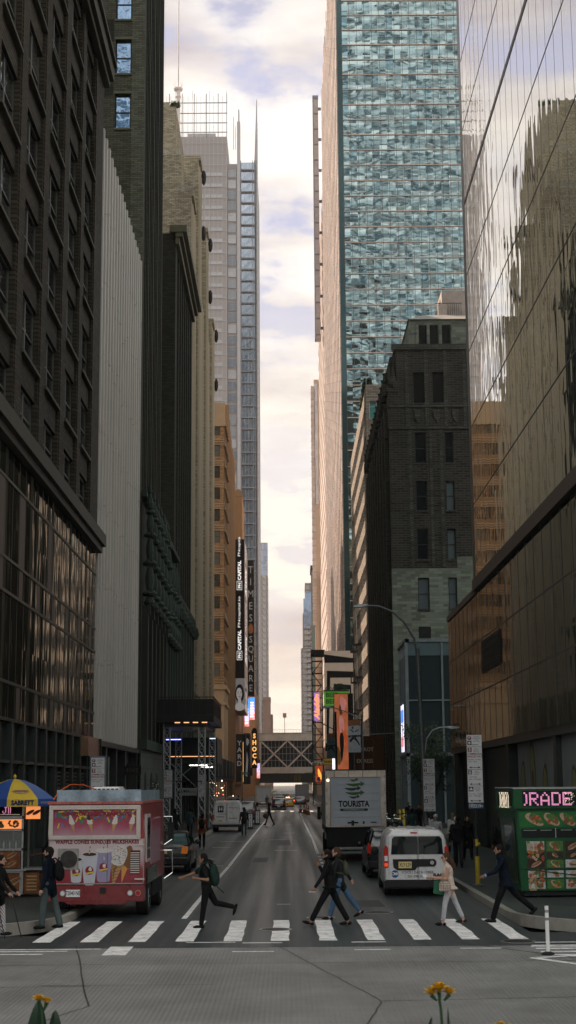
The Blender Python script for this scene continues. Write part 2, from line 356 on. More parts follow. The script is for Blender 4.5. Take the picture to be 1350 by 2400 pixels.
    mx = N.new('ShaderNodeMix'); mx.data_type = 'RGBA'; L.new(r_.outputs[0], mx.inputs[0]); L.new(s_, mx.inputs[6]); mx.inputs[7].default_value = (.12, .12, .12, 1); L.new(mx.outputs[2], b_.inputs['Base Color'])
    mk = MB()
    cwp = [(-5.08+.978*i, 0) for i in range(11)]
    def strip(x0, x1, y0, y1, wob=0.02):
        n = 7; L_ = []; R_ = []
        for i in range(n):
            y = y0+(y1-y0)*i/(n-1); L_.append((x0+random.uniform(-wob, wob), y, 0.004)); R_.append((x1+random.uniform(-wob, wob), y, 0.004))
        for i in range(n-1): mk.quad(L_[i], R_[i], R_[i+1], L_[i+1])
    for x, _ in cwp[:]: 
        strip(x-0.18-0.0, x+0.18, 31.6, 36.3)
    mk.build('crosswalk_marking', MATS['road_paint'], kind='structure')
    mk = MB()
    def line(pts, w):
        for (a, b) in zip(pts, pts[1:]): mk.add([(a[0]-w/2, a[1], .004), (a[0]+w/2, a[1], .004), (b[0]+w/2, b[1], .004), (b[0]-w/2, b[1], .004)], [(0,1,2,3)])
    line([(-2.52, 36.9), (-2.5, 42), (-2.45, 50), (-2.35, 60)], .13); line([(-2.35, 60.2), (-2.3, 80), (-2.15, 112), (-2.08, 125), (-2.0, 150)], .13)
    line([(1.33, 70), (1.38, 90), (1.3, 120), (1.28, 165)], .13)
    for i in range(4): line([(1.34, 59+2.6*i), (1.34, 60.2+2.6*i)], .12)
    line([(1.32, 52), (1.33, 58)], .12)
    for y in (60.4, 86): mk.box(-3.9, -2.6, y, y+.14, .002, .004)
    for y, x0, x1 in ((100, -.4, .4), (120, -.3, .3), (122, 1.4, 2.2), (74, -.7, .4), (88, -1.2, -.2), (78, -3.9, -3.0), (66, -4.0, -3.2)): mk.box(x0, x1, y, y+.16, .002, .004)
    for i in range(8): mk.box(-4.4+1.15*i, -4.0+1.15*i, 176, 183, .002, .004)
    for x0, x1, y in ((-2.1, -1.1, 31.35), (-1.1, -.3, 29.6), (-.95, -.15, 31.2), (1.25, 1.95, 31.2), (1.25, 1.95, 29.8), (3.3, 4.1, 29.9), (-5.9, -4.3, 29.9), (-5.9, -3.7, 30.25), (-5.9, -4.7, 29.4), (4.6, 6, 30.9), (4.7, 6, 30.1)): mk.box(x0, x1, y, y+.10, .002, .004)
    mk.box(-3.55, -3.1, 29.2, 30.7, .002, .0045)
    for x in range(4): mk.box(4.75, 5.9, 30.3-.55*x, 30.45-.55*x, .001, .0042)
    mk.add([(4.35, 28.2, .005), (5.2, 26.9, .005), (5.28, 27.05, .005), (4.5, 28.3, .005)], [(0,1,2,3)]); mk.add([(4.35, 28.3, .005), (6, 28.9, .005), (6, 28.7, .005), (4.5, 28.2, .005)], [(0,1,2,3)])
    mk.build('lane_marking', MATS['road_paint'], kind='structure')
    t = MB()
    def seam(pts, w=.028):
        for a, b in zip(pts, pts[1:]):
            d = (Vector(b)-Vector(a)).normalized()*w/2; t.add([(a[0]-d.y, a[1]+d.x, .0035), (a[0]+d.y, a[1]-d.x, .0035), (b[0]+d.y, b[1]-d.x, .0035), (b[0]-d.y, b[1]+d.x, .0035)], [(0,1,2,3)])
    def wob(a, b, n=9, s=.014): return [(a[0]+(b[0]-a[0])*i/n+random.uniform(-s, s), a[1]+(b[1]-a[1])*i/n+random.uniform(-s, s)) for i in range(n+1)]
    seam(wob((-4.28, 31.0), (-2.93, 22.6))); seam(wob((-2.93, 22.6), (-3.6, 20.5))); seam(wob((-.35, 31.2), (1.35, 22.9))); seam(wob((1.35, 22.9), (1.0, 20.5)))
    seam(wob((1.35, 22.9), (4.4, 23.2)), .04); seam(wob((-12, 27.6), (12, 27.9), 20), .035); seam(wob((-12, 30.4), (12, 30.42), 24, .02), .03); seam(wob((-4, 24.9), (-1.2, 24.9)), .03)
    seam(wob((3.2, 31.3), (5.2, 28.2)), .05); seam(wob((-8, 24.6), (-3.2, 24.8)), .03)
    t.build('pavement_seam', MATS['seam_tar'], kind='structure')
ground()
def manhole(x, y, r, lab):
    t = thing('manhole_cover', lab, 'manhole', (x, y, 0.0), group='covers set in the roadway')
    m = MB(); m.lathe([(r, 0.001), (r, .012), (r*.86, .014), (r*.86, .004)], seg=24); m.build('frame', mat('worn_iron', (.28, .27, .26), .35, .7, scale=20), t)
    m = MB(); m.lathe([(r*.84, .002), (r*.84, .008)], seg=24)
    for i in range(-4, 5):
        w = math.sqrt(max(0, (r*.8)**2-(i*r*.18)**2)); m.box(-w, w, i*r*.18-r*.03, i*r*.18+r*.03, .008, .014)
    m.build('cover', mat('dark_iron', (.06, .06, .06), .4, .5, scale=20), t)
manhole(-.31, 34.0, .37, 'round iron manhole cover crossing the centre crosswalk stripe')
manhole(2.19, 38.2, .40, 'round manhole cover on the road behind the white van'); manhole(4.6, 31.1, .36, 'dark round manhole cover by the right end of the crosswalk')
manhole(.75, 36.9, .35, 'manhole cover under the feet of the tall man in black')
t = thing('road_grate', 'small rectangular iron grate in the middle of the road', 'grate', (-.15, 41, 0))
m = MB(); m.box(-.17, .17, -.14, .14, .001, .008); m.build('frame', MATS['worn_iron'], t)
m = MB(); [m.box(-.14+.06*i, -.10+.06*i, -.11, .11, .009, .012) for i in range(5)]; m.build('bars', MATS['dark_iron'], t)
# ------------------------------------------------------------ building tools
WM = {}
def win_mesh(w, h, style):
    k = (round(w, 2), round(h, 2), style)
    if k in WM: return WM[k]
    f = MB(); p = MB(); b = .07
    f.box(-w/2, w/2, 0, .1, 0, b); f.box(-w/2, w/2, 0, .1, h-b, h); f.box(-w/2, -w/2+b, 0, .1, b, h-b); f.box(w/2-b, w/2, 0, .1, b, h-b)
    if style in ('hung', 'hung2', 'hungw'): f.box(-w/2+b, w/2-b, .01, .09, h*.48, h*.48+.07)
    if style == 'hung2': f.box(-.07, .07, -.02, .11, b, h-b)
    if style == 'cross': f.box(-.03, .03, .01, .09, b, h-b); f.box(-w/2+b, -.03, .01, .09, h*.7, h*.7+.05); f.box(.03, w/2-b, .01, .09, h*.7, h*.7+.05)
    if style == 'third':
        for q in (-w/6, w/6): f.box(q-.025, q+.025, .01, .09, b, h-b)
    if style in ('hung', 'hungw'):
        p.box(-w/2+b, w/2-b, .065, .075, b, h*.48); p.box(-w/2+b, w/2-b, .045, .055, h*.48+.07, h-b)
    else: p.box(-w/2+b, w/2-b, .055, .07, b, h-b)
    WM[k] = (f, p); return WM[k]
WMC = {}
SPLIT = {'column', 'sill', 'lintel', 'recess_panel', 'arched_opening', 'finial', 'carved_canopy', 'shield', 'corbel', 'quoin', 'poster_panel', 'downlight', 'bracket', 'infill_panel', 'cornice', 'ledge', 'balcony', 'window_band', 'scroll', 'poster_fruit', 'collar_ring', 'railing', 'base_opening', 'pavilion', 'frame_post', 'steel_frame_', 'sunshade', 'pier', 'shaft_', 'leg', 'hanger'}
def split_build(b, name, mm, par, limit=100, tol=.012):
    """one mesh object per separate piece"""
    n = len(b.v); P = list(range(n))
    def fd(a):
        while P[a] != a: P[a] = P[P[a]]; a = P[a]
        return a
    for f in b.f:
        for q in f[1:]: P[fd(q)] = fd(f[0])
    isl = {}
    for i, f in enumerate(b.f): isl.setdefault(fd(f[0]), []).append(i)
    L = []
    for fs in isl.values():
        vs = [b.v[q] for i in fs for q in b.f[i]]; L.append([fs, [min(v[k] for v in vs)-tol for k in range(3)], [max(v[k] for v in vs)+tol for k in range(3)]])
    Q = list(range(len(L)))
    def fq(a):
        while Q[a] != a: a = Q[a]
        return a
    for i in range(len(L)):
        for j in range(i):
            if all(L[i][1][k] <= L[j][2][k] and L[j][1][k] <= L[i][2][k] for k in range(3)): Q[fq(i)] = fq(j)
    G = {}
    for i in range(len(L)): G.setdefault(fq(i), []).extend(L[i][0])
    gs = list(G.values())
    if len(gs) > limit: gs = gs[:limit]+[[f for g in gs[limit:] for f in g]]
    for gi, g in enumerate(gs):
        m = MB(); mp = {}
        for i in g:
            for q in b.f[i]:
                if q not in mp: mp[q] = len(m.v); m.v.append(b.v[q])
            m.f.append(tuple(mp[q] for q in b.f[i])); m.m.append(b.m[i])
        o = m.build(name, mm, par)
        if gi == limit: o['kind'] = 'stuff'
class Bld:
    def __init__(s, name, label, cat='building', loc=(0,0,0)):
        s.t = thing(name, label, cat, loc); s.loc = loc; s.c = []; s.mb = {}
    def m(s, part, T=IDT):
        """builder for a part, transform set in passing"""
        if part not in s.mb: s.mb[part] = MB()
        s.mb[part].T = (lambda a, b, c: tuple(x-y for x, y in zip(T(a, b, c), s.loc))); return s.mb[part]
    def win(s, side, T, u, z, w, h, style='hung', n=-.22, fm='window_frame_dark', pm='pane'): s.c.append((side, T(u, n, z), w, h, style, fm, pm))
    def done(s, mats, panes=True, wname='window', limit=100, minpx=1.5):
        for k, b in s.mb.items():
            b.T = IDT; mm = MATS[mats[k]] if isinstance(mats[k], str) else [MATS[q] for q in mats[k]]
            if k in SPLIT: split_build(b, k, mm, s.t)
            else: b.build(k, mm, s.t)
        sc = []
        for c in s.c:
            x, y, d = proj(Vector(c[1])+Vector((0, 0, c[3]/2))); vis = (-40 < x < 1390 and -60 < y < 2400)
            gr = 1.0 if c[0] == 'F' else abs(c[1][0])/max(d, 1)*1.3
            sc.append(((c[2]*c[3]*gr/d/d*(3500**2)) if vis else 0, c))
        sc.sort(key=lambda q: -q[0]); rest = {}
        for i, (a, c) in enumerate(sc):
            side, p, w, h, st, fm, pm = c; rz = {'F': 0, 'L': PI/2, 'R': -PI/2}[side]
            if i < limit and a > 0:
                k = (round(w, 2), round(h, 2), st, fm, pm)
                if panes and a > 250:
                    if k not in WMC:
                        f, q = win_mesh(w, h, st); WMC[k] = (f.mesh('window', MATS[fm]), q.mesh('pane', MATS[pm]))
                    o = link(wname, WMC[k][0], s.t, [x-y for x, y in zip(p, s.loc)], rz); link('pane', WMC[k][1], o)
                else:
                    k = k+('one',)
                    if k not in WMC:
                        f, q = win_mesh(w, h, st); b = MB(); b.add(f.v, f.f, 0); b.add(q.v, q.f, 1); WMC[k] = b.mesh('window', [MATS[fm], MATS[pm]])
                    link(wname, WMC[k], s.t, [x-y for x, y in zip(p, s.loc)], rz)
            else: rest.setdefault((fm, pm), []).append(c)
        for (fm, pm), cs in rest.items():
            b = MB()
            for side, p, w, h, st, _, _ in cs:
                f, q = win_mesh(w, h, st); rz = {'F': 0, 'L': PI/2, 'R': -PI/2}[side]; c_, s_ = round(math.cos(rz)), round(math.sin(rz))
                b.T = lambda x, y, z: (p[0]-s.loc[0]+x*c_-y*s_, p[1]-s.loc[1]+x*s_+y*c_, p[2]-s.loc[2]+z)
                b.add(f.v, f.f, 0); b.add(q.v, q.f, 1)
            if b.f: b.T = IDT; b.build('distant_windows', [MATS[fm], MATS[pm]], s.t, kind='stuff')
        return s.t
def grid(B, side, T, part, us, zs, u0, u1, z0, z1, dep=.3, style='hung', back=True, spand=0.0, wins=True, skip=None, fm='window_frame_dark', pm='pane', split=1, sill=None):
    """wall with real openings: us, zs = spans of the openings"""
    b = B.m(part, T); e = [u0]+[x for s_ in us for x in s_]+[u1]
    for i in range(0, len(e), 2):
        if e[i+1]-e[i] > 1e-3: b.box(e[i], e[i+1], -dep, 0, z0, z1)
    ez = [z0]+[x for s_ in zs for x in s_]+[z1]
    for (a, c) in us:
        for i in range(0, len(ez), 2):
            if ez[i+1]-ez[i] > 1e-3: b.box(a, c, -dep, -spand, ez[i], ez[i+1])
    if back: b.box(u0, u1, -dep-.4, -dep, z0, z1)
    if wins:
        for i, (a, c) in enumerate(us):
            for j, (d, f) in enumerate(zs):
                if skip and skip(i, j): continue
                for q in range(split):
                    w = (c-a)/split; B.win(side, T, a+w*(q+.5), d+.01, w-.02, f-d-.02, style, n=max(-dep+.12, -.22), fm=fm, pm=pm)
    if sill:
        sb = B.m(sill, T)
        for (a, c) in us:
            for (d, f) in zs: sb.box(a-.06, c+.06, -dep+.2, .09, d-.13, d)
def rep(a, pitch, w, n): return [(a+pitch*i, a+pitch*i+w) for i in range(n)]
# masonry
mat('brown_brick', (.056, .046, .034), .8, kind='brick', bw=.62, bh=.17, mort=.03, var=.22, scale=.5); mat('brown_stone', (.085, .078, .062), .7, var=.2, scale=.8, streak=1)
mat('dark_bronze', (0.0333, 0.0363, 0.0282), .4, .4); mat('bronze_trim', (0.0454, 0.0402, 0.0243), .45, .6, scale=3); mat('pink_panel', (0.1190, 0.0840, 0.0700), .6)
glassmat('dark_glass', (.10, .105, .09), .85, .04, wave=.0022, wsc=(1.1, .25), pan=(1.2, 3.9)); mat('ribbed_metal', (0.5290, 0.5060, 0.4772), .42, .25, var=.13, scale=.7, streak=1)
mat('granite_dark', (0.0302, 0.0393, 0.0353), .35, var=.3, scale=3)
mat('window_frame_grey', (.10, .105, .095), .5)
# ---- left 1: brown brick
def left_brick():
    B = Bld('brick_office_building', 'dark brown brick building at the left edge with paired windows above a bronze glass base'); T = TL()
    us = [(a, b) for a, b in ((40.1, 43.5), (45.05, 48.45), (50.0, 53.4), (54.95, 58.35), (60.0, 63.3), (64.75, 67.9))]
    zs = [(15.15+.15, 17.0)]+[(z, z+2.35) for z in [18.1+3.45*i for i in range(6)]]+[(40.4, 42.8), (43.9, 46.3), (47.3, 49.7)]
    grid(B, 'L', T, 'wall', us, zs, 38, 71.05, 15.0, 53, dep=.45, spand=.10, split=2, sill='sill', fm='window_frame_grey')
    w = B.m('wall', T)
    for a, b in us:                       # pilaster strips beside each bay
        w.box(b+.12, b+.42, 0, .05, 15.1, 38.4); 
    w.box(38, 71.05, -60, -.85, 0, 53)  # unseen depth stretched left to keep the sun off the foreground
    l = B.m('cornice', T); l.box(37.8, 71.1, 0, .45, 14.45, 15.0); l.box(37.8, 71.1, 0, .28, 14.15, 14.45); l.box(37.8, 71.2, 0, .5, 38.55, 39.3); l.box(37.8, 71.15, 0, .3, 38.2, 38.55); l.box(37.8, 71.25, 0, .65, 39.3, 39.5)
    g = B.m('curtain_wall', T); g.box(38, 71.05, -.3, -.02, 5.3, 14.15)
    f = B.m('mullion', T); u = 38.2; k = 0
    while u < 71:
        f.box(u-.025, u+.025, -.02, -.008, 5.3, 14.15)
        if k % 4 == 0:
            f.box(u-.2, u-.16, -.02, -.006, 5.3, 14.15); f.box(u+.16, u+.2, -.02, -.006, 5.3, 14.15)
        u += 1.22; k += 1
    h = B.m('transom', T)
    for z in (13.1, 10.5, 9.4, 6.5, 5.3): h.box(38, 71.05, -.02, .015, z-.05, z+.05)
    p = B.m('infill_panel', T)
    for uu in (47.0, 50.65, 54.3, 57.96, 61.6, 65.3, 69): p.box(uu+.05, uu+.72, -.02, -.014, 5.35, 6.45); p.box(uu+.05, uu+.75, -.02, -.014, 9.45, 10.45)
    for uu in (46.8, 50.5, 56.7): p.box(uu+.05, uu+1.1, -.02, -.014, 10.55, 13.05)
    s = B.m('shopfront', T); s.box(38, 71.05, -.5, -.2, .15, 5.25)
    for uu in [38+2.35*i for i in range(15)]: s.box(uu, uu+.22, -.2, .05, .15, 5.25); 
    s.box(38, 71.05, -.2, .02, 3.9, 4.0); s.box(38, 71.05, -.2, .0, .15, .9)
    lv = B.m('louvre', T)
    for u0 in (59.3, 61.7, 64.0, 66.4): [lv.box(u0+.15, u0+1.9, -.2, -.05, 1.1+.15*i, 1.17+.15*i) for i in range(18)]
    c = B.m('canopy', T); c.box(66.5, 71.0, 0, .35, 4.45, 5.3)
    wf = B.m('far_walls'); 
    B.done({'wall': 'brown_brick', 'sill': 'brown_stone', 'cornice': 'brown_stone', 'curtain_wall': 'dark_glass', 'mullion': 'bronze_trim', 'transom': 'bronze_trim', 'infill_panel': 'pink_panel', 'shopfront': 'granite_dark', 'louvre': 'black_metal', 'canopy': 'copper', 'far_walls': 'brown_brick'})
mat('copper', (.45, .27, .18), .25, .9, var=.2, scale=1)
left_brick()
# ---- left 2: ribbed metal
def left_ribbed():
    B = Bld('ribbed_building', 'windowless facade of tall pale metal ribs beside the brown brick building'); T = TL()
    w = B.m('wall', T); w.box(71.06, 92.0, -60, -.86, 5.3, 35.8); w.box(71.06, 92.0, -.86, -.14, 5.3, 35.8)  # core deepened out of view as a sun block
    r = B.m('rib', T); u = 71.3; i = 0
    while u < 91.6:
        z = 5.35
        for k in range(8):
            z2 = min(36.1, z+3.85+random.uniform(-.25, .25)) if k < 7 else 36.1
            du = random.uniform(-.012, .012); r.prism([(u+du, -.2), (u+.02+du, .04), (u+.30+du, .04), (u+.34+du, -.2)], z+.012, z2-.012, 'z'); z = z2
        u += 1.22; i += 1
    c = B.m('coping', T); c.box(71.06, 92.0, -1.2, -.12, 35.8, 36.0)
    s = B.m('shopfront', T); s.box(71.06, 92.0, -.9, -.5, .15, 5.3); s.box(71.06, 92.0, -.5, .1, 5.05, 5.3)
    for uu in (71.1, 76, 80.5, 85, 91.4): s.box(uu, uu+.5, -.5, 0, .15, 5.05)
    d = B.m('shop_glass', T); d.box(72, 91, -.5, -.45, .5, 4.4)
    B.done({'wall': 'ribbed_metal', 'rib': 'ribbed_metal', 'coping': 'ribbed_metal', 'shopfront': 'granite_dark', 'shop_glass': 'dark_glass'})
left_ribbed()
# ---- left 3: tall pier tower with a window wall facing the camera
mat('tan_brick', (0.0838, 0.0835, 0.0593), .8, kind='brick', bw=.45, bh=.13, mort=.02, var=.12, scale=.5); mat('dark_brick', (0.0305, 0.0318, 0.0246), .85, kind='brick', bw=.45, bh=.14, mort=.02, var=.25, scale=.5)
mat('tan_stone', (0.1388, 0.1378, 0.0953), .7, var=.15, scale=.8, streak=1); mat('dark_stone', (0.0307, 0.0350, 0.0271), .75, var=.3, scale=1.2, streak=1); mat('green_stone', (0.0351, 0.0499, 0.0407), .75, var=.22, scale=.7, streak=1)
panemat('pane_sky', (.22, .32, .48), (.30, .42, .62), .6, rough=.04, sky=1.0); MATS['pane_sky'].node_tree.nodes['Principled BSDF'].inputs['Metallic'].default_value = .75
def left_tower():
    B = Bld('pier_tower', 'very tall brick tower with closely set piers and blue windows on its side wall'); T = TL(); F = TF(91.7)
    zs = [(z, z+2.4) for z in [37.75, 41.6, 45.5, 49.35, 53.2, 57.05, 60.9, 64.8, 68.6, 72.5]]
    zs = zs[2:]
    grid(B, 'F', F, 'side_wall', [(-19.0, -18.0), (-16.9, -15.9), (-14.9, -13.9), (-12.95, -11.93), (-11.08, -10.03)], zs, -26, -9.15, 0, 90, dep=.35, style='hung', pm='pane_sky', fm='window_frame_dark', sill='sill')
    q = B.m('pale_strip', F); q.box(-10.0, -9.16, 0, .04, 36.3, 90)
    q2 = B.m('lintel', F)
    for a, b in zs:
        for x in (-11.15, -13.0, -14.98): q2.box(x, x+1.2, 0, .05, b+.02, b+.18)
    pl = B.m('recess_panel', F)
    for a, b in zs: pl.box(-11.75, -11.2, 0, .03, b-.1, b+1.45)
    w = B.m('pier_wall', T); w.box(92.3, 107.6, -60, -.6, 0, 90)  # hidden core also deepened to hold back the sun
    us = 92.3
    k = 0
    while us < 107.3:
        wd = .34 if k % 3 else .7; w.box(us, us+wd, -.6, 0, 20.6, 90)
        e = B.m('pier_edge', T); e.box(us+wd, us+wd+.06, -.55, -.01, 20.6, 90)
        us += wd+.06+.62; k += 1
    # lower stage: gothic stone frontage, canopies and finials
    g = B.m('gothic_base', T); g.box(92.05, 107.6, -.62, .12, .15, 20.6)
    for uu in [92.6+2.85*i for i in range(6)]:
        g.box(uu, uu+.65, .12, .5, 5.9, 13.6); g.box(uu+.1, uu+.55, .12, .62, 13.6, 14.2)
        o = B.m('carved_canopy', T); x = uu+.33
        for z, r, h in ((14.2, .36, .5), (14.8, .5, .35), (15.2, .3, 1.4), (16.7, .46, .4), (17.1, .26, 1.3), (18.5, .42, .35), (18.9, .24, 1.1), (20.0, .33, .3)):
            o.lathe([(r*.7, 0), (r, h*.35), (r*.95, h*.6), (r*.55, h)], (x, .55, z), 8)
        o.lathe([(.2, 0), (.28, .3), (.1, .9), (.17, 1.05), (.02, 1.7)], (x, .5, 20.4), 8)
        for dz in (15.0, 17.0, 18.7): o.ell((x-.3, .7, dz), (.13, .13, .2), 6, 5); o.ell((x+.3, .7, dz), (.13, .13, .2), 6, 5)
    c = B.m('ledge', T); c.box(92.05, 107.6, .12, .55, 5.3, 5.9); c.box(92.05, 107.6, .12, .4, 21, 21.4)
    lo = B.m('ground_storey', T); lo.box(92.05, 107.6, -.4, .2, .15, 5.3)
    ar = B.m('arched_opening', T)
    for uu in (94.2, 98.3, 102.4): ar.prism([(uu, .3), (uu+1.3, .3), (uu+1.3, 3.2)]+[(uu+.65+.65*math.cos(t), 3.2+.75*math.sin(t)) for t in [PI*i/8 for i in range(1, 8)]]+[(uu, 3.2)], .2, .215, 'y')
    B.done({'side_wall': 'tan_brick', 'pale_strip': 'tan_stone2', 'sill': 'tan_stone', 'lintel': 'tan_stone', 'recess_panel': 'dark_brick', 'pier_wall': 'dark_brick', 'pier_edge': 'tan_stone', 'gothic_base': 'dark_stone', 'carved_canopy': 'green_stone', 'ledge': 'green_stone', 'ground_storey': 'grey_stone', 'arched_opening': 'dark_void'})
mat('tan_stone2', (0.1143, 0.1162, 0.0847), .75, kind='brick', bw=.45, bh=.13, mort=.015, var=.1); mat('grey_stone', (0.0726, 0.0907, 0.0811), .7, var=.15, scale=.8, kind='panel', bw=1.4, bh=.7)
left_tower()
def left_infill():
    B = Bld('low_stone_building', 'low greenish stone front between the pier tower and the corniced brick building'); T = TL()
    w = B.m('wall', T); w.box(107.65, 119.5, -14, -.15, .15, 20.8)
    for i in range(5): w.box(108+2.4*i, 108.5+2.4*i, -.15, .3, 6, 18.5)
    o = B.m('finial', T)
    for i in range(5):
        for z, r, h in ((13.5, .45, .5), (14.1, .3, 1.2), (15.4, .42, .4), (16, .25, 1.2), (17.3, .4, .4), (18, .2, 1.8)): o.lathe([(r*.7, 0), (r, h*.35), (r*.95, h*.6), (r*.5, h)], (108.25+2.4*i, .45, z), 8)
    c = B.m('ledge', T); c.box(107.65, 119.5, -.15, .5, 20.8, 21.2); c.box(107.65, 119.5, -.15, .4, 5.5, 6)
    B.done({'wall': 'green_stone', 'finial': 'green_stone', 'ledge': 'green_stone'})
left_infill()
def left_corniced():
    B = Bld('corniced_building', 'dark brick building with a projecting cornice and narrow iron-framed windows'); T = TL(); F = TF(119.6)
    f = B.m('side_wall', F); f.box(-24, -9.15, -.5, 0, 20, 48.9)
    us = rep(121.6, 2.75, 2.0, 7); zs = [(z, z+2.6) for z in [19.6+3.6*i for i in range(8)]]
    grid(B, 'L', T, 'wall', us, zs, 120.1, 141, 18.4, 48.9, dep=.4, spand=.2, style='third', pm='pane')
    w = B.m('wall', T); w.box(120.1, 141, -14, -.8, 0, 48.9)
    c = B.m('cornice', T); c.box(119.4, 141.1, 0, .3, 47.9, 48.5); c.box(119.3, 141.1, 0, .6, 48.5, 48.9); c.box(119.2, 141.1, -.5, .95, 48.9, 49.5)
    l = B.m('stone_base', T); l.box(119.6, 141, -.4, .05, .15, 18.0); l.box(119.5, 141, -.4, .5, 18.0, 18.4)
    for i in range(7): l.box(119.7+3.45*i, 120.4+3.45*i, .05, .35, .15, 16.6); l.lathe([(.3, 0), (.5, .5), (.35, 1.1)], (120.05+3.45*i, .35, 16.6), 8)
    d = B.m('base_opening', T)
    for i in range(6): d.box(120.55+3.45*i, 122.9+3.45*i, .05, .06, .8, 6.5); d.box(120.55+3.45*i, 122.9+3.45*i, .05, .06, 7.3, 16)
    B.done({'side_wall': 'dark_brick', 'wall': 'dark_brick', 'cornice': 'tan_stone', 'stone_base': 'green_stone', 'base_opening': 'dark_glass'}, panes=False)
left_corniced()
mat('pale_brick', (.40, .345, .255), .75, kind='brick', bw=.5, bh=.16, mort=.02, var=.08); mat('limestone', (.50, .42, .31), .7, var=.12, scale=.6, streak=1)
def left_stepped():
    B = Bld('setback_building', 'pale stone building with stepped pavilions and long vertical ribs'); T = TL()
    w = B.m('wall'); w.box(-22, -10.75, 147.5, 185, 0, 68.3); w.box(-24, -12.7, 165, 186, 68.3, 82); w.box(-24, -13.4, 170, 186, 82, 85); w.box(-22, -9.9, 141.05, 185.4, 0, 57)
    r = B.m('rib', T)
    pav = [(141.05, 145.9, 61.0), (152.9, 156.2, 70.0), (167.8, 170.6, 67.5), (181.5, 185.4, 60.7)]
    p = B.m('pavilion', T)
    for a, b, z in pav:
        p.box(a, b, -1.7, -.12, 0, z); p.box(a-.0, b+.15, -1.8, .12, z, z+.5)
        n = int((b-a)/.95)
        for i in range(n+1): r.box(a+i*(b-a-.3)/n, a+i*(b-a-.3)/n+.3, -.12, .06, 8, z-.8)
    f = 146.2
    while f < 181:
        if not any(a-.3 < f < b+.3 for a, b, z in pav): r.box(f, f+.42, -.75, -.3, 8, 57.2)
        f += 1.35
    s = B.m('scroll', T)
    for a, b, z in pav[1:]:
        for dz in (0, 6.5): s.ell((b+.1, .25, z-dz-.6), (.2, .28, .9), 8, 6)
    rl = B.m('railing')
    for x0, x1, y, z in ((-12.6, -10.8, 148, 68.3), (-10.7, -9.2, 142, 61.5), (-13.3, -12.7, 165.5, 82)):
        rl.box(x0, x1, y, y+.05, z+.95, z+1.0)
        for i in range(7): rl.box(x0+(x1-x0)*i/6, x0+(x1-x0)*i/6+.04, y, y+.05, z, z+.95)
    l = B.m('lower_storeys', T); l.box(141.05, 185.4, -.75, -.1, .15, 8)
    for i in range(15): l.box(141.5+2.95*i, 142.1+2.95*i, -.1, .15, .15, 12)
    us = [(x+.55, x+1.2) for x in [146.3+1.35*i for i in range(5)]+[156.9+1.35*i for i in range(8)]+[171.1+1.35*i for i in range(7)]]
    for a, b in us:
        for z in [9+3.7*i for i in range(13)]: B.win('L', T, (a+b)/2-.08, z, .8, 2.1, 'hung', n=-.74)
    pl = B.m('roof_planting')
    for i in range(60): x = random.uniform(-13.3, -12.4); pl.ell((x, 165.3+random.uniform(-.2, .2), 82.1+random.uniform(0, .5)), (.18, .18, .2), 6, 4)
    B.done({'wall': 'pale_brick', 'rib': 'limestone', 'pavilion': 'pale_brick', 'scroll': 'black_metal', 'railing': 'galvanised', 'lower_storeys': 'tan_stone', 'roof_planting': 'leaf_dark'}, panes=False)
mat('leaf_dark', (.035, .055, .025), .6, var=.4, scale=4)
left_stepped()
mat('orange_brick', (.30, .165, .08), .75, kind='brick', bw=.7, bh=.22, mort=.02, var=.12); mat('gold_stone', (.26, .155, .075), .7, var=.18, scale=.25, streak=1); mat('amber_stone', (.42, .28, .17), .65, var=.12, scale=.5)
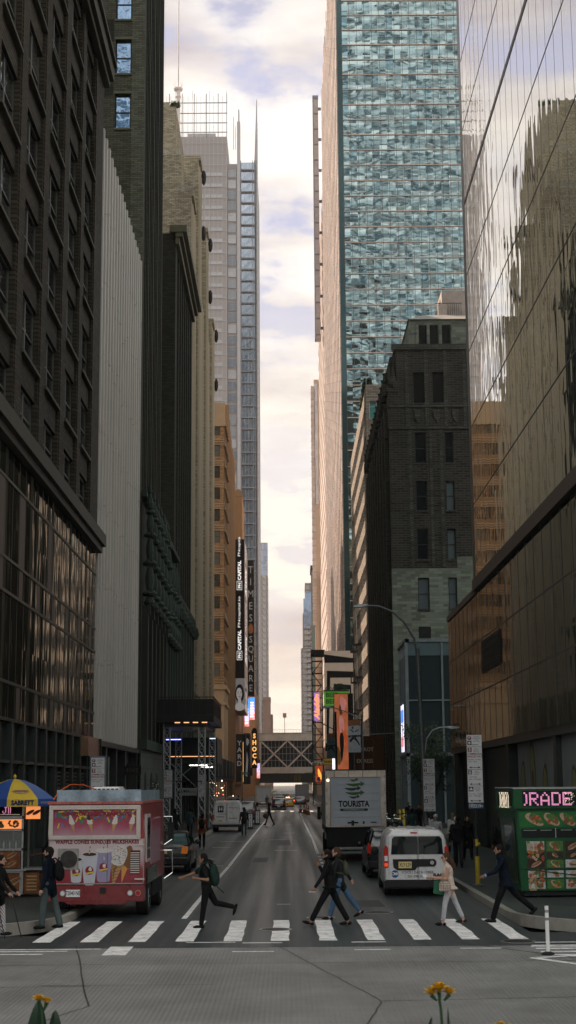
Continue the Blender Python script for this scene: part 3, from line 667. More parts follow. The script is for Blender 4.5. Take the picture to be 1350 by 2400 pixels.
def left_orange():
    B = Bld('orange_brick_building', 'orange brick corner building banded with pale stone above a sandstone base'); T = TL(); F = TF(215.4)
    zs = [(z, z+2.0) for z in [18.6+3.22*i for i in range(12)]]
    grid(B, 'F', F, 'wall', [(-26, -24.9), (-23.6, -22.4), (-21, -19.8), (-18.4, -17.2), (-15.8, -14.6), (-13, -11.6), (-10.7, -9.75)][1:], zs, -30, -9.15, 17.2, 58, dep=.35, spand=0)
    w = B.m('wall', F)
    grid(B, 'L', T, 'wall', rep(216.4, 2.3, 1.3, 5), zs, 215.75, 228, 17.2, 58, dep=.35); w = B.m('wall', T); w.box(215.8, 228, -20, -.8, 0, 58)
    b = B.m('stone_band', F)
    for z in [17.2+3.22*i for i in range(13)]:
        for dz in (0, .35, .7): b.box(-30, -9.1, 0, .09, z+dz, z+dz+.13)
    b.T = T and (lambda a, c, d, T=T: T(a, c, d))
    b = B.m('stone_band', T)
    for z in [17.2+3.22*i for i in range(13)]:
        for dz in (0, .35, .7): b.box(215.4, 228, .0, .12, z+dz, z+dz+.13)
        for i in range(5): b.box(216.2+2.3*i, 217.9+2.3*i, .12, .32, z-.1, z+.12)
    p = B.m('parapet', F); p.box(-30, -9.0, -.6, .15, 55.4, 58.9); 
    s = B.m('sandstone_base', F); s.box(-30, -9.1, -.6, .12, .15, 17.2); s.box(-30, -9.0, -.2, .35, 16.6, 17.2); s.box(-30, -9.05, .12, .25, 14.4, 14.8)
    s = B.m('sandstone_base', T); s.box(215.3, 228, -.6, .06, .15, 17.2); s.box(215.1, 228, .0, .4, 16.6, 17.2); s.box(215.1, 228, .0, .3, 14.4, 14.8)
    B.done({'wall': 'orange_brick', 'stone_band': 'amber_stone', 'parapet': 'amber_stone', 'sandstone_base': 'amber_stone'}, panes=False)
    B = Bld('gold_pier_building', 'golden brown building with plain piers stepping down behind the orange brick one'); p = B.m('pier', T); w = B.m('wall', T); w.box(228.05, 262.3, -20, -.5, 0, 59)
    hs = [62, 63, 61.5, 60.5, 60, 59, 60, 59.5, 60]; 
    for i in range(9): p.box(228.4+3.8*i, 229.9+3.8*i, -.5, .05, 0, hs[i]); p.box(230.3+3.8*i, 231.4+3.8*i, -.5, -.1, 0, hs[i]-1.5)
    for i in range(8):
        for z in [20+3.5*k for k in range(11)]: B.win('L', T, 230.9+3.8*i, z, 1.0, 1.9, n=-.05)
    B.done({'pier': 'gold_stone', 'wall': 'gold_stone'}, panes=False)
    B = Bld('rounded_top_building', 'golden stone tower with a rounded top behind the black vertical screens'); F = TF(305.3)
    w = B.m('wall', F); w.box(-26, -9.2, -16, 0, 0, 62.2); p = B.m('rounded_parapet', F)
    p.prism([(-10.9, 62.2)]+[(-10.0-.85*math.cos(t), 62.4+1.3*math.sin(t)) for t in [PI*i/10 for i in range(11)]]+[(-9.15, 62.2)], -8, .1, 'y')
    for i in range(8): w.box(-25+2.1*i, -24.5+2.1*i, 0, .25, 10, 61)
    B.done({'wall': 'gold_stone', 'rounded_parapet': 'gold_stone'})
    B = Bld('theatre_block', 'dark low block of shops under the vertical screens on the left'); w = B.m('wall'); w.box(-26, -9.3, 263, 305, 0, 24); w.box(-26, -9.3, 322, 480, 0, 30); w.box(-9.3, -8.9, 264, 300, 3.2, 3.8)
    B.done({'wall': 'gold_stone'})
left_orange()
# ---- the newspaper-style tower with a rod screen, far left
mat('rod_screen', (0.5310, 0.5161, 0.5272), .6, .1, var=.06, scale=.1); mat('pale_frame', (.50, .48, .50), .5, .3, var=.05); mat('slate_steel', (.22, .24, .28), .5, .5); glassmat('pale_glass', (.55, .62, .72), .8, .05, wave=.002, pan=(2, 3.9)); glassmat('slate_glass', (.26, .31, .38), .8, .05, wave=.003, pan=(1.6, 3.9))
panemat('pane_far', (.20, .25, .32), (.55, .56, .60), .5)
def far_tower():
    B = Bld('screened_tower', 'slender pale skyscraper with a rod screen rising past its roof and twin masts'); F = TF(490)
    w = B.m('core'); w.box(-51, -19.8, 490, 540, 0, 226); w.box(-19.8, -9.4, 491.5, 535, 0, 216.5)
    s = B.m('rod_screen', F)
    for i in range(21): x = -50+1.5*i; s.box(x, x+.12, .5, .62, 30, 241 if i % 4 else 243)
    for z in [30+4.03*i for i in range(50)]: s.box(-51, -19.7, .45, .5, z, z+.14)
    g = B.m('roof_grid', F)
    for x in (-50, -45, -40, -35.5, -31.3, -27, -22.9, -19.9): g.box(x-.12, x+.12, 0, .4, 226, 242)
    for z in (238.6, 234.7, 231.1, 227.6): g.box(-51, -19.7, .0, .3, z-.13, z+.13)
    rd = B.m('rooftop_plant', F); rd.box(-34, -24, -20, -5, 226, 229.5)
    zs = [4.03*i+30 for i in range(46)]
    for z in zs:
        for x in (-46, -43, -29, -26.6, -24.4, -22.4):
            B.win('F', F, x, z, 1.9, 1.4, 'third', n=.15, fm='pale_frame', pm='pane_far')
        B.win('F', F, -18.1, z, 2.9, 3.1, 'cross', n=-1.2, fm='pale_frame', pm='pane_far')
    c = B.m('service_column', F); c.box(-16.3, -15.2, -3, .3, 0, 231.5); c.box(-15.9, -15.5, -3, .3, 231.5, 236); c.box(-17.6, -17.45, -2, 0, 222, 233.5); c.box(-16.9, -16.8, -2, 0, 222, 230)
    fr = B.m('steel_frame', F)
    for z in [4.03*i+20 for i in range(49)]: fr.box(-15.0, -10.0, -1, .35, z, z+.38)
    for x in (-15.1, -10.4, -11.0, -9.75): fr.box(x, x+.22, -.8, .3, 0, 217)
    gl = B.m('glass_bay', F); gl.box(-15, -10.3, -1.5, -.6, 0, 216.6)
    x2 = B.m('cross_brace', F)
    for i, z in enumerate([4.03*i+20 for i in range(48)]): x2.cyl((-14.9, .25, z+.4), (-10.4, .25, z+4), .06, seg=5)
    mu = B.m('glazing_bar', F)
    for x in (-13.7, -12.6, -11.5): mu.box(x, x+.08, -.6, -.5, 20, 216)
    fn = B.m('corner_fin', F); fn.prism([(-10.3, 200), (-9.25, 200), (-9.15, 226), (-9.3, 240.5), (-9.55, 240), (-10.3, 217)], -1.2, -.9, 'y'); fn.box(-9.6, -9.2, -6, .2, 0, 226)
    for z in [20+2.0*i for i in range(106)]: fn.box(-9.45, -9.05, .2, .35, z, z+.5)
    B.done({'core': 'rod_wall', 'rod_screen': 'rod_screen', 'roof_grid': 'slate_steel', 'rooftop_plant': 'pale_frame', 'service_column': 'pale_frame', 'steel_frame': 'slate_steel', 'glass_bay': 'slate_glass', 'cross_brace': 'slate_steel', 'glazing_bar': 'pale_frame', 'corner_fin': 'pale_frame'}, panes=False)
    # mast
    t = thing('antenna_mast', 'tall thin white antenna mast rising behind the stepped building', 'mast', (-23.0, 305, 0))
    m = MB(); m.cyl((0, 0, 60), (0, 0, 153), .5, .46, 10); m.cyl((0, 0, 153), (0, 0, 175), .17, .12, 8); m.build('pole', mat('mast_white', (.72, .70, .70), .5), t)
    m = MB(); m.lathe([(.9, 152.7), (1.05, 153.0), (.9, 153.2)], seg=12); [m.cyl((.95*math.cos(a), .95*math.sin(a), 153), (.95*math.cos(a), .95*math.sin(a), 154.3), .05, seg=5) for a in [PI/4*i for i in range(8)]]
    m.build('collar', MATS['mast_white'], t)
    for z in (151, 149, 145): m = MB(); m.lathe([(.6, z), (.65, z+.2), (.6, z+.4)], seg=10); m.build('collar', MATS['mast_white'], t)
mat('rod_wall', (0.4283, 0.3941, 0.3979), .7, var=.05)
far_tower()
mat('pink_tower', (0.4940, 0.4300, 0.4080), .7, kind='panel', bw=2.8, bh=3.6, mort=.35, var=.1); glassmat('sky_glass', (.45, .60, .85), .8, .05, wave=.003, pan=(3, 4))
mat('grey_tower', (0.3990, 0.3600, 0.3570), .7, kind='panel', bw=3.0, bh=3.4, mort=.4, var=.1)
def far_towers():
    B = Bld('distant_glass_topped_tower', 'far pinkish tower with a blue glass top left of the sky gap'); w = B.m('shaft'); w.box(-24, -11.5, 900, 915, 0, 128); g = B.m('glass_crown'); g.box(-24, -11.6, 900.2, 915, 128, 148.3)
    f = B.m('window_band')
    for z in [6+3.6*i for i in range(34)]:
        for x in (-16.5, -14.1): f.box(x, x+1.7, 899.85, 900.1, z, z+1.5)
    c = B.m('crown_bar'); [c.box(-24, -11.5, 899.9, 900.2, z, z+.3) for z in [128+4*i for i in range(6)]]
    B.done({'shaft': 'pink_tower', 'glass_crown': 'sky_glass', 'window_band': 'pink_pane', 'crown_bar': 'pale_frame'})
    B = Bld('distant_stepped_tower', 'far grey tower stepping up in three stages right of the sky gap'); w = B.m('shaft'); w.box(8.2, 22, 903, 930, 0, 84); w.box(9.4, 22, 902, 930, 84, 105)
    g = B.m('glass_stage'); g.box(9.9, 22, 901.5, 930, 96, 114); g.box(10.8, 22, 902, 930, 114, 118)
    w.box(10.9, 22, 901.8, 930, 105, 105.5)
    tt = B.m('crown'); tt.box(10.9, 22, 901, 925, 118, 123.5)
    f = B.m('balcony')
    for z in [4+3.4*i for i in range(28)]: f.box(11.5, 18, 900.8, 902.5, z, z+1.2); 
    d = B.m('window_band')
    for z in [5.3+3.4*i for i in range(23)]: d.box(9, 10.4, 902.8, 903.1, z, z+1.4); d.box(12.4, 13.4, 900.75, 901, z, z+.9); d.box(14.6, 15.8, 900.75, 901, z, z+.9)
    B.done({'shaft': 'grey_tower', 'glass_stage': 'sky_glass', 'crown': 'grey_tower', 'balcony': 'grey_tower', 'window_band': 'pink_pane'})
    B = Bld('distant_brick_block', 'small far brown brick block beside the bridge'); w = B.m('wall'); w.box(-14.6, -10.4, 890, 915, 0, 52); w.box(-10.4, -9, 893, 915, 0, 44); c = B.m('cornice'); c.box(-14.8, -10.2, 889.5, 915, 52, 54)
    B.done({'wall': 'haze_brick', 'cornice': 'haze_brick'})
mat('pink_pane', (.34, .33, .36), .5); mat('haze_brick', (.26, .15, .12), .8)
far_towers()
# ------------------------------------------------------------ right side
glassmat('mirror_glass', (.62, .64, .61), 1.0, .012, wave=.0009, wsc=(1.1, .42), pan=(1.52, 3.95)); glassmat('mirror_dark', (.060, .085, .078), 1.0, .03, wave=.0008, wsc=(.8, .5), pan=(1.9, 2.4))
glassmat('teal_glass', (.26, .325, .33), .95, .03, wave=.045, wsc=(.17, .38), pan=(1.28, 2.72), rnd=(.11, .19, .22)); mat('teal_bar', (.55, .43, .38), .45, .4); mat('thin_bar', (.10, .09, .085), .4, .4)
def right_mirror():
    B = Bld('mirror_glass_building', 'tall mirror glass building on the right reflecting the sky and the towers opposite', loc=(0, 0, 0)); T = TR()
    c = B.m('core', T); c.box(38, 72.1, -18, -.6, 0, 110); c.box(72.1, 85.2, -18, -.6, 0, 12.2)
    g = B.m('upper_glazing', T); g.box(38, 72.1, -.6, -.05, 12.9, 110)
    d = B.m('lower_glazing', T); d.box(38, 85.2, -.6, -.05, 5.05, 12.25)
    v = B.m('mullion', T)
    for i in range(23): v.box(38+1.52*i-.012, 38+1.52*i+.012, -.05, -.046, 12.9, 110)
    for i in range(25): v.box(38+1.9*i-.025, 38+1.9*i+.025, -.05, -.038, 5.05, 12.25)
    h = B.m('transom', T)
    for z in [16.6, 20.5, 24.4, 28.4, 36.2, 40.0, 44, 48, 52, 56, 60, 64, 68, 72, 76, 80]: h.box(38, 72.1, -.05, -.04, z-.03, z+.03)
    for z in (7.45, 9.85): h.box(38, 85.2, -.05, -.04, z-.03, z+.03)
    b = B.m('ledge', T); b.box(38, 72.2, -.3, .14, 12.3, 12.85); b.box(38, 72.15, -.3, -.03, 32.15, 32.4); b.box(72.1, 85.25, -.6, .03, 12.2, 12.5)
    e = B.m('end_wall', TF(72.1)); e.box(9.2, 27, -1, .0, 12.8, 110)
    s = B.m('soffit', T); s.box(38, 86, -2.6, -.1, 4.75, 5.05); s.box(38, 86, -2.8, -2.6, .15, 4.75)
    p = B.m('column', T)
    for u in (41, 52.5, 64, 75, 84.6): p.box(u, u+.6, -.9, -.15, .15, 4.75)
    lo = B.m('louvre', T)
    for i in range(9): lo.box(64.5, 70.3, -.05, .04, 8.3+.15*i, 8.38+.15*i)
    lb = B.m('louvre', T); lb.box(64.4, 70.4, -.05, .01, 8.2, 9.7)
    # fruit posters on pale panels
    pp = B.m('poster_panel', T)
    for u in [38+2.05*i for i in range(12)]: pp.box(u+.02, u+2.03, -.5, -.35, 1.0, 4.75)
    fr = B.m('poster_fruit', T)
    def oval(u, z, a, b_, rot, m, n): fr.poly([(u+a*math.cos(t)*math.cos(rot)-b_*math.sin(t)*math.sin(rot)*(1+.25*math.sin(t)), n, z+a*math.cos(t)*math.sin(rot)+b_*math.sin(t)*math.cos(rot)) for t in [2*PI*i/20 for i in range(20)]], m)
    for u, z, r in ((47.6, 3.4, .2), (50.2, 2.6, -.2), (53.2, 3.5, .25), (56.1, 2.7, .1), (58.8, 3.6, -.15), (61.4, 2.9, .2), (45, 3, 0)):
        oval(u, z, .62, 1.15, r, 0, -.34); oval(u, z, .5, .98, r, 1, -.335); oval(u, z-.3, .28, .34, r, 2, -.33)
    t = B.done({'core': 'granite_dark', 'upper_glazing': 'mirror_glass', 'lower_glazing': 'mirror_dark', 'mullion': 'thin_bar', 'transom': 'thin_bar', 'ledge': 'pinkish_ledge', 'end_wall': 'granite_dark', 'soffit': 'granite_dark', 'column': 'granite_dark', 'louvre': 'black_metal', 'poster_panel': 'poster_grey', 'poster_fruit': ('fruit_skin', 'fruit_flesh', 'fruit_stone')})
mat('pinkish_ledge', (0.1091, 0.0825, 0.0675), .4, .4); mat('poster_grey', (0.2182, 0.2400, 0.2400), .6, var=.1); mat('fruit_skin', (.05, .06, .02), .5); mat('fruit_flesh', (.22, .22, .09), .5, var=.3, scale=5); mat('fruit_stone', (.12, .06, .03), .5)
right_mirror()
mat('clear_shop_glass', (.03, .045, .05), .05, spec=.8, var=0); mat('blue_frame', (0.2182, 0.2550, 0.2700), .4, .3)
def lamp_dot(name, col, s): return mat(name, (.8, .8, .8), .5, emit=col, estr=s, var=0)
lamp_dot('warm_dot', (1, .62, .35), 5); lamp_dot('white_tube', (1, .95, .9), 5); lamp_dot('blue_tube', (.25, .3, 1.0), 3.5); lamp_dot('red_dot', (1, .08, .05), 4); lamp_dot('green_dot', (.1, 1, .45), 3)
def right_glassbox():
    B = Bld('glass_entrance_pavilion', 'tall glass entrance box against the painted brick wall'); F = TF(116)
    g = B.m('glazing', F); g.box(9.2, 20, -.12, -.05, .15, 13.0); g2 = B.m('glazing', TR()); g2.box(116.1, 123, -.12, -.05, .15, 13)
    f = B.m('frame', F); f.box(9.1, 20, -.3, .1, 13.95, 14.2); f.box(9.1, 9.35, -.3, .06, .15, 14); f.box(11.9, 12.05, -.1, .06, .15, 14); f.box(9.1, 20, -.1, .06, 5.2, 5.45); f.box(9.1, 20, -.1, .04, 9.4, 9.5); f.box(14.6, 14.75, -.1, .06, .15, 14)
    f = B.m('frame', TR()); f.box(115.9, 123, -.3, .1, 13.95, 14.2); [f.box(u, u+.1, -.1, .06, .15, 14) for u in (118, 120, 122.7)]; f.box(116, 123, -.1, .05, 5.2, 5.4)
    h = B.m('header_panel', F); h.box(9.35, 20, -.1, 0, 12.9, 13.95)
    d = B.m('interior', F); d.box(9.6, 20, -6.8, -6.6, .15, 13.9); d.box(9.4, 20, -6.6, -.4, 12.7, 12.9)
    l = B.m('downlight', F)
    for x, n in ((10.2, .8), (10.5, .6), (12.6, .9), (13.0, .7), (10.3, 1.4), (12.7, 1.5)): l.box(x, x+.1, -n-.1, -n, 12.55, 12.62)
    lo = B.m('screen', TR()); lo.box(119, 121.6, -.04, .02, 5.6, 9.3, 0)
    lo.box(119, 121.6, .02, .025, 7.9, 8.9, 1); lo.box(119, 121.6, .02, .025, 6.0, 6.8, 2)
    B.done({'glazing': 'clear_shop_glass', 'frame': 'blue_frame', 'header_panel': 'header_teal', 'interior': 'dark_void', 'downlight': 'warm_dot', 'screen': ('screen_white', 'screen_blue', 'screen_pink')})
mat('header_teal', (.10, .15, .16), .4); 
for n_, c_, s_ in (('screen_white', (.9, .85, 1), 1.0), ('screen_blue', (.1, .3, .95), 1.0), ('screen_pink', (.95, .35, .4), .9), ('screen_orange', (1, .35, .06), .9), ('screen_purple', (.32, .14, .5), .7)): mat(n_, c_, .5, emit=c_, estr=s_, var=0)
right_glassbox()
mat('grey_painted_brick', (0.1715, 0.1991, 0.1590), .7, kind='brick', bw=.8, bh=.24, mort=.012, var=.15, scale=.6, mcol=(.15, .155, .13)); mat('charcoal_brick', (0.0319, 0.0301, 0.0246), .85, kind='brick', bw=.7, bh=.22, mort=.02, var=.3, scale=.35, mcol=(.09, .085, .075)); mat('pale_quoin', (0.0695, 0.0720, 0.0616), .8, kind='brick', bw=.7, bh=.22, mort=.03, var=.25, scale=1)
panemat('pane_blind', (.012, .016, .018), (.12, .15, .16), .5)
def right_gothic():
    B = Bld('dark_brick_loft_building', 'dark brick loft building with its lower wall painted grey and shields under the top windows'); F = TF(129.2); T = TR()
    w = B.m('wall', F)
    cA = [(11.42, 12.42)]; cB = [(14.08, 14.83)]; Z = [(18.0, 20.8), (22.4, 25.1), (26.75, 29.4), (31.05, 33.8)]
    # two window columns, wall above and below
    grid(B, 'F', F, 'wall', cA+cB, Z[1:], 9.15, 24, 21.62, 34.2, dep=.4, style='hung', pm='pane_blind', sill='sill')
    grid(B, 'F', F, 'painted_wall', cA+cB, Z[:1], 9.15, 24, 0, 21.62, dep=.38, style='hung', pm='pane_blind', sill='sill')
    pt = B.m('painted_wall', F); pt.box(14.9, 24, 0, .03, 21.62, 22.6)
    grid(B, 'F', F, 'wall', [(11.38, 12.52), (13.1, 14.2), (17.5, 18.6)], [(36.5, 39.35)], 9.9, 24, 34.2, 41.6, dep=.5, style='plain', sill='sill')
    w.box(9.4, 24, -30, -.8, 0, 41.0)
    q = B.m('quoin', F)
    for x in (10.85, 12.58, 14.3, 16.0): q.box(x-.16, x+.16, 0, .07, 34.3, 41.4)
    for x in (11.0, 12.85, 13.75): q.box(x-.13, x+.13, 0, .05, 21.7, 34.0)
    q.box(9.15, 24, 0, .12, 36.1, 36.3); q.box(9.15, 24, 0, .1, 34.1, 34.25); q.box(9.5, 24, 0, .2, 41.4, 41.9)
    sh = B.m('shield', F)
    for x in (11.75, 13.45, 15.1): sh.prism([(x-.3, 35.8), (x+.3, 35.8), (x+.28, 35.2), (x, 34.7), (x-.28, 35.2)], .05, .14, 'y')
    v = B.m('vent_panel', F); v.box(11.4, 12.45, .0, .03, 15.5, 16.5)
    # street face, corner buttress, corbels
    s = B.m('street_wall', T); s.box(129.6, 165, -.4, 0, 0, 38.2); s.box(129.8, 165, -1.3, -.6, 38.2, 41.6)
    for i in range(9): s.box(131+3.9*i, 132.3+3.9*i, 0, .25, 0, 36.5)
    k = B.m('corbel', T)
    for i in range(15): k.box(130+2.4*i, 130.7+2.4*i, 0, .4, 37.4, 38.4); k.lathe([(.1, 0), (.32, .5), (.2, 1.0), (.3, 1.2)], (130.3+2.4*i, .15, 38.3), 6); 
    for i in range(15):
        for z in (33.5, 29.5): k.box(130+2.4*i, 130.5+2.4*i, 0, .28, z, z+.5)
    cb = B.m('corner_turret', F); cb.box(9.1, 9.95, -.6, .05, 34.2, 37.5); cb.box(9.0, 10.05, -.6, .12, 37.5, 37.9); cb.lathe([(.42, 0), (.45, .4), (.2, 1.3), (.05, 2.0)], (9.6, -.2, 37.9), 8)
    ph = B.m('penthouse', F); ph.box(11.2, 24, -9, -.6, 41.6, 44.4); 
    for x in (12.0, 13.0, 14.1, 15.2): ph.box(x-.2, x+.05, -.6, -.5, 41.9, 44.0)
    r = B.m('penthouse_roof', F); r.add([(11.1, -.4, 44.4), (24, -.4, 44.4), (24, -9.2, 44.4), (11.1, -9.2, 44.4), (12.8, -3, 45.6), (24, -3, 45.6), (24, -6, 45.6), (12.8, -6, 45.6)], [(0,1,5,4), (1,2,6,5), (2,3,7,6), (3,0,4,7), (4,5,6,7), (0,3,2,1)])
    for i, x in enumerate((11.95, 12.95, 14.05)): B.win('F', F, x+.45, 42.0, .85, 1.9, 'plain', n=-.52)
    u = B.m('roof_turret', F); u.box(14.6, 18, -8, -4, 45.6, 48.3); u.box(14.2, 15, -8, -3.5, 45.6, 46.8)
    rl = B.m('roof_railing', F); rl.box(13.9, 16.4, -3.6, -3.55, 46.9, 46.95); [rl.box(13.9+.2*i, 13.93+.2*i, -3.6, -3.55, 45.6, 46.9) for i in range(13)]
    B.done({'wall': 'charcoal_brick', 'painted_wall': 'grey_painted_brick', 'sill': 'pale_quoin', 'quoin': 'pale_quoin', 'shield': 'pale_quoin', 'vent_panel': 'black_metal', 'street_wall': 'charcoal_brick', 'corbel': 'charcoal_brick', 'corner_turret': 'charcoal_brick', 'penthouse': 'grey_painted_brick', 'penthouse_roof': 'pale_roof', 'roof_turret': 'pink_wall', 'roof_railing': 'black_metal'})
mat('pale_roof', (.42, .38, .36), .6); mat('pink_wall', (.50, .42, .38), .7)
right_gothic()
mat('beige_brick', (0.3055, 0.2550, 0.2100), .75, kind='brick', bw=.6, bh=.2, mort=.02, var=.08); mat('white_frame', (.62, .60, .60), .4, var=.05); panemat('pane_teal', (.03, .09, .09), (.10, .30, .28), .5)
def right_banded():
    B = Bld('banded_brick_building', 'beige brick building with long white-framed ribbon windows and a roof terrace'); F = TF(165.2); T = TR()
    zs = [(z, z+2.0) for z in [8.5+3.55*i for i in range(11)]]
    grid(B, 'L' if 0 else 'R', T, 'wall', rep(166.6, 2.36, 2.2, 17), zs, 165.5, 207, 6.5, 48, dep=.3, style='cross', fm='white_frame', pm='pane_sky')
    grid(B, 'F', F, 'wall', [(9.5, 11.2), (11.4, 13.2), (13.4, 15.2)], zs, 9.15, 18, 6.5, 48.0, dep=.3, style='cross', fm='white_frame', pm='pane_teal')
    w = B.m('wall', T); w.box(165.6, 207, -16, -.7, 0, 47.8)
    w2 = B.m('wall', TF(180)); w2.box(10.0, 18, -10, 0, 48, 52)
    r = B.m('terrace_rail', F); r.box(9.2, 16, -.1, -.05, 49.3, 49.35); [r.box(9.2+.8*i, 9.25+.8*i, -.1, -.05, 48, 49.3) for i in range(9)]
    p = B.m('terrace_shrubs', T)
    for i in range(160): p.ell((165.5+random.uniform(0, 12), -.2+random.uniform(-.4, .3), 48+random.uniform(0, .9)), (.3, .25, .25), 6, 4)
    s = B.m('lower_front', T); s.box(165.5, 207, -.7, 0, .15, 6.5)
    B.done({'wall': 'beige_brick', 'terrace_rail': 'galvanised', 'terrace_shrubs': 'leaf_dark', 'lower_front': 'granite_dark'}, panes=False)
right_banded()
mat('pink_stone', (.60, .50, .46), .6, var=.12, scale=.3, kind='panel', bw=3.2, bh=1.9, mort=.05); mat('fin_panel', (.42, .37, .38), .5, kind='panel', bw=20, bh=4, mort=.25)
def right_teal():
    B = Bld('teal_glass_tower', 'huge teal glass office tower with a pink stone side that fills the upper right'); F = TF(236); T = TR()
    c = B.m('core', F); c.box(9.8, 30, -60, -.6, 0, 175)
    g = B.m('glass_front', F); g.box(10.0, 29.9, -.6, -.05, 0, 176)
    v = B.m('mullion', F)
    for i in range(16): v.box(10.0+1.28*i-.03, 10.0+1.28*i+.03, -.05, .03, 10, 176)
    h = B.m('transom', F)
    for i in range(62): z = 10+2.72*i; h.box(10.0, 29.9, -.05, .1, z-.07, z+.07)
    s = B.m('stone_side', T); s.box(236.1, 340, -.65, -.1, 0, 168)
    for i in range(14): s.box(238+7.2*i, 240.2+7.2*i, -.1, .12, 12, 160+random.uniform(-6, 8))
    cg = B.m('corner_glass', T); cg.box(236.0, 237.6, -.9, -.02, 12, 172)
    for i in range(14):
        for z in [14+3.6*k for k in range(40)]:
            if random.random() < .72: B.win('R', T, 241.5+7.2*i+random.choice((0, 1.5, 3.1)), z+random.choice((0, .5)), 1.2, 2.4, 'plain', n=-.02, fm='pink_stone', pm='pane_far')
    d = B.m('dark_strip', T); d.box(300, 303, -.1, .02, 12, 112)
    for i in range(14):
        z = 14+random.uniform(0, 8)
        while z < 158: h_ = random.uniform(5, 17); d.box(243.2+7.2*i, 244.5+7.2*i, -.1, .03, z, min(z+h_, 165)); z += h_+random.uniform(1.5, 7)
    B.done({'core': 'granite_dark', 'glass_front': 'teal_glass', 'mullion': 'thin_bar', 'transom': 'teal_bar', 'stone_side': 'pink_stone', 'corner_glass': 'teal_dark', 'dark_strip': 'slate_glass'}, panes=False)
    B = Bld('rear_stone_tower', 'pale stone tower with a bronze fin projecting over the street behind the teal tower'); w = B.m('wall', T); w.box(340.2, 395, -16, 0, 0, 143)
    for z in [10+4*i for i in range(33)]: w.box(341, 394, 0, .12, z, z+1.9)
    f = B.m('fin', TF(341)); f.box(7.15, 8.45, -2.5, 0, 107, 168)
    f2 = B.m('fin_edge', TF(340.95)); f2.box(7.1, 7.35, -2.6, 0.03, 107, 168.5); f2.box(7.1, 8.5, -2.6, .03, 168, 168.8)
    br = B.m('bracket', TF(342)); [br.box(8.4, 9.2, -1.5, -1, z, z+.6) for z in range(110, 168, 8)]
    B.done({'wall': 'pink_stone', 'fin': 'fin_panel', 'fin_edge': 'slate_steel', 'bracket': 'slate_steel'})
    B = Bld('louvred_tower', 'narrow far tower with slanting sunshades just right of the sky gap'); w = B.m('wall', TF(410)); w.box(8.0, 16, -12, 0, 0, 116); w.box(7.75, 8.0, -2, .05, 0, 100)
    l = B.m('sunshade', TF(410))
    for i in range(34): z = 46+2*i; l.add([(8.2, .1, z), (7.1, .1, z+.3), (7.2, .1, z+2.2), (8.2, .1, z+1.9), (8.2, -2, z), (7.1, -2, z+.3), (7.2, -2, z+2.2), (8.2, -2, z+1.9)], [(0,1,2,3), (4,5,6,7), (0,1,5,4), (1,2,6,5), (2,3,7,6), (3,0,4,7)])
    gl = B.m('glass', TF(410)); gl.box(8.05, 9, .0, .1, 80, 115)
    B.done({'wall': 'amber_pale', 'sunshade': 'pink_stone', 'glass': 'pale_glass'})
    B = Bld('green_grey_tower', 'slim grey-green block low beside the sky gap'); w = B.m('wall', TF(470)); w.box(7.8, 16, -12, 0, 0, 70); c = B.m('cornice', TF(470)); c.box(7.5, 16, -12, .3, 70, 71.5)
    B.done({'wall': 'grey_green', 'cornice': 'black_metal'})
    B = Bld('theatre_row', 'dark theatre block behind the fire escapes on the right'); w = B.m('wall'); w.box(9.3, 26, 396, 409, 0, 60); w.box(9.3, 26, 423, 480, 0, 40)
    B.done({'wall': 'amber_pale'})
mat('teal_dark', (.05, .10, .11), .1, .6); mat('amber_pale', (.56, .42, .32), .7, var=.1, scale=.3); mat('grey_green', (.20, .23, .22), .7)
right_teal()
# ---- bridge
mat('bridge_concrete', (0.7920, 0.6840, 0.6000), .7, var=.15, scale=.5); mat('bridge_steel', (.07, .075, .07), .5, .3)
def bridge():
    t = thing('footbridge', 'enclosed crossing with big X braces spanning the far end of the street', 'bridge', (0, 489, 0)); F = TF(0)
    def part(n, fn, m): b = MB(F); fn(b); b.build(n, MATS[m], t)
    part('deck', lambda b: (b.box(-9.3, 9.3, -12, .3, 17.0, 19.4), b.box(-9.3, 9.3, -12, .5, 19.4, 19.6), b.box(-9.3, 9.3, -12, .3, 6.6, 8.6)), 'bridge_concrete')
    part('lower_girder', lambda b: (b.box(-9.3, 9.3, -12, -.1, 3.6, 6.6), [b.box(-9+1.3*i, -8.9+1.3*i, -.1, .05, 3.6, 6.6) for i in range(14)]), 'bridge_steel')
    part('glazing', lambda b: b.box(-9.3, 9.3, -1, -.6, 8.6, 17.0), 'slate_dark')
    def xb(b):
        for c in (-4.6, 4.2):
            for s in (-1, 1):
                b.prism([(c-4.3*s-.35, 8.6), (c-4.3*s+.35, 8.6), (c+4.3*s+.35, 17), (c+4.3*s-.35, 17)], -.5, .1, 'y')
        b.box(-9.3, -8.7, -.6, .1, 8.6, 17); b.box(8.7, 9.3, -.6, .1, 8.6, 17)
    part('cross_brace', xb, 'bridge_concrete')
    part('glazing_bar', lambda b: ([b.box(-9+1.2*i, -8.9+1.2*i, -.6, -.4, 8.6, 17) for i in range(16)], [b.box(-9.3, 9.3, -.6, -.4, z, z+.12) for z in (10.7, 12.8, 14.9)]), 'pale_frame')
    part('rail', lambda b: ([b.box(-9+.9*i, -8.95+.9*i, .2, .25, 19.6, 20.5) for i in range(21)], b.box(-9.3, 9.3, .2, .25, 20.5, 20.58)), 'galvanised')
    t2 = thing('water_tank', 'small water tank on legs above the bridge skyline', 'water tank', (-1.4, 640, 0)); m = MB(); m.cyl((0, 0, 22), (0, 0, 32), .12); m.box(-.75, .75, -.5, .5, 31, 32.9); m.build('tank', MATS['haze_brick'], t2)
mat('slate_dark', (.035, .045, .05), .15, .3)
bridge()
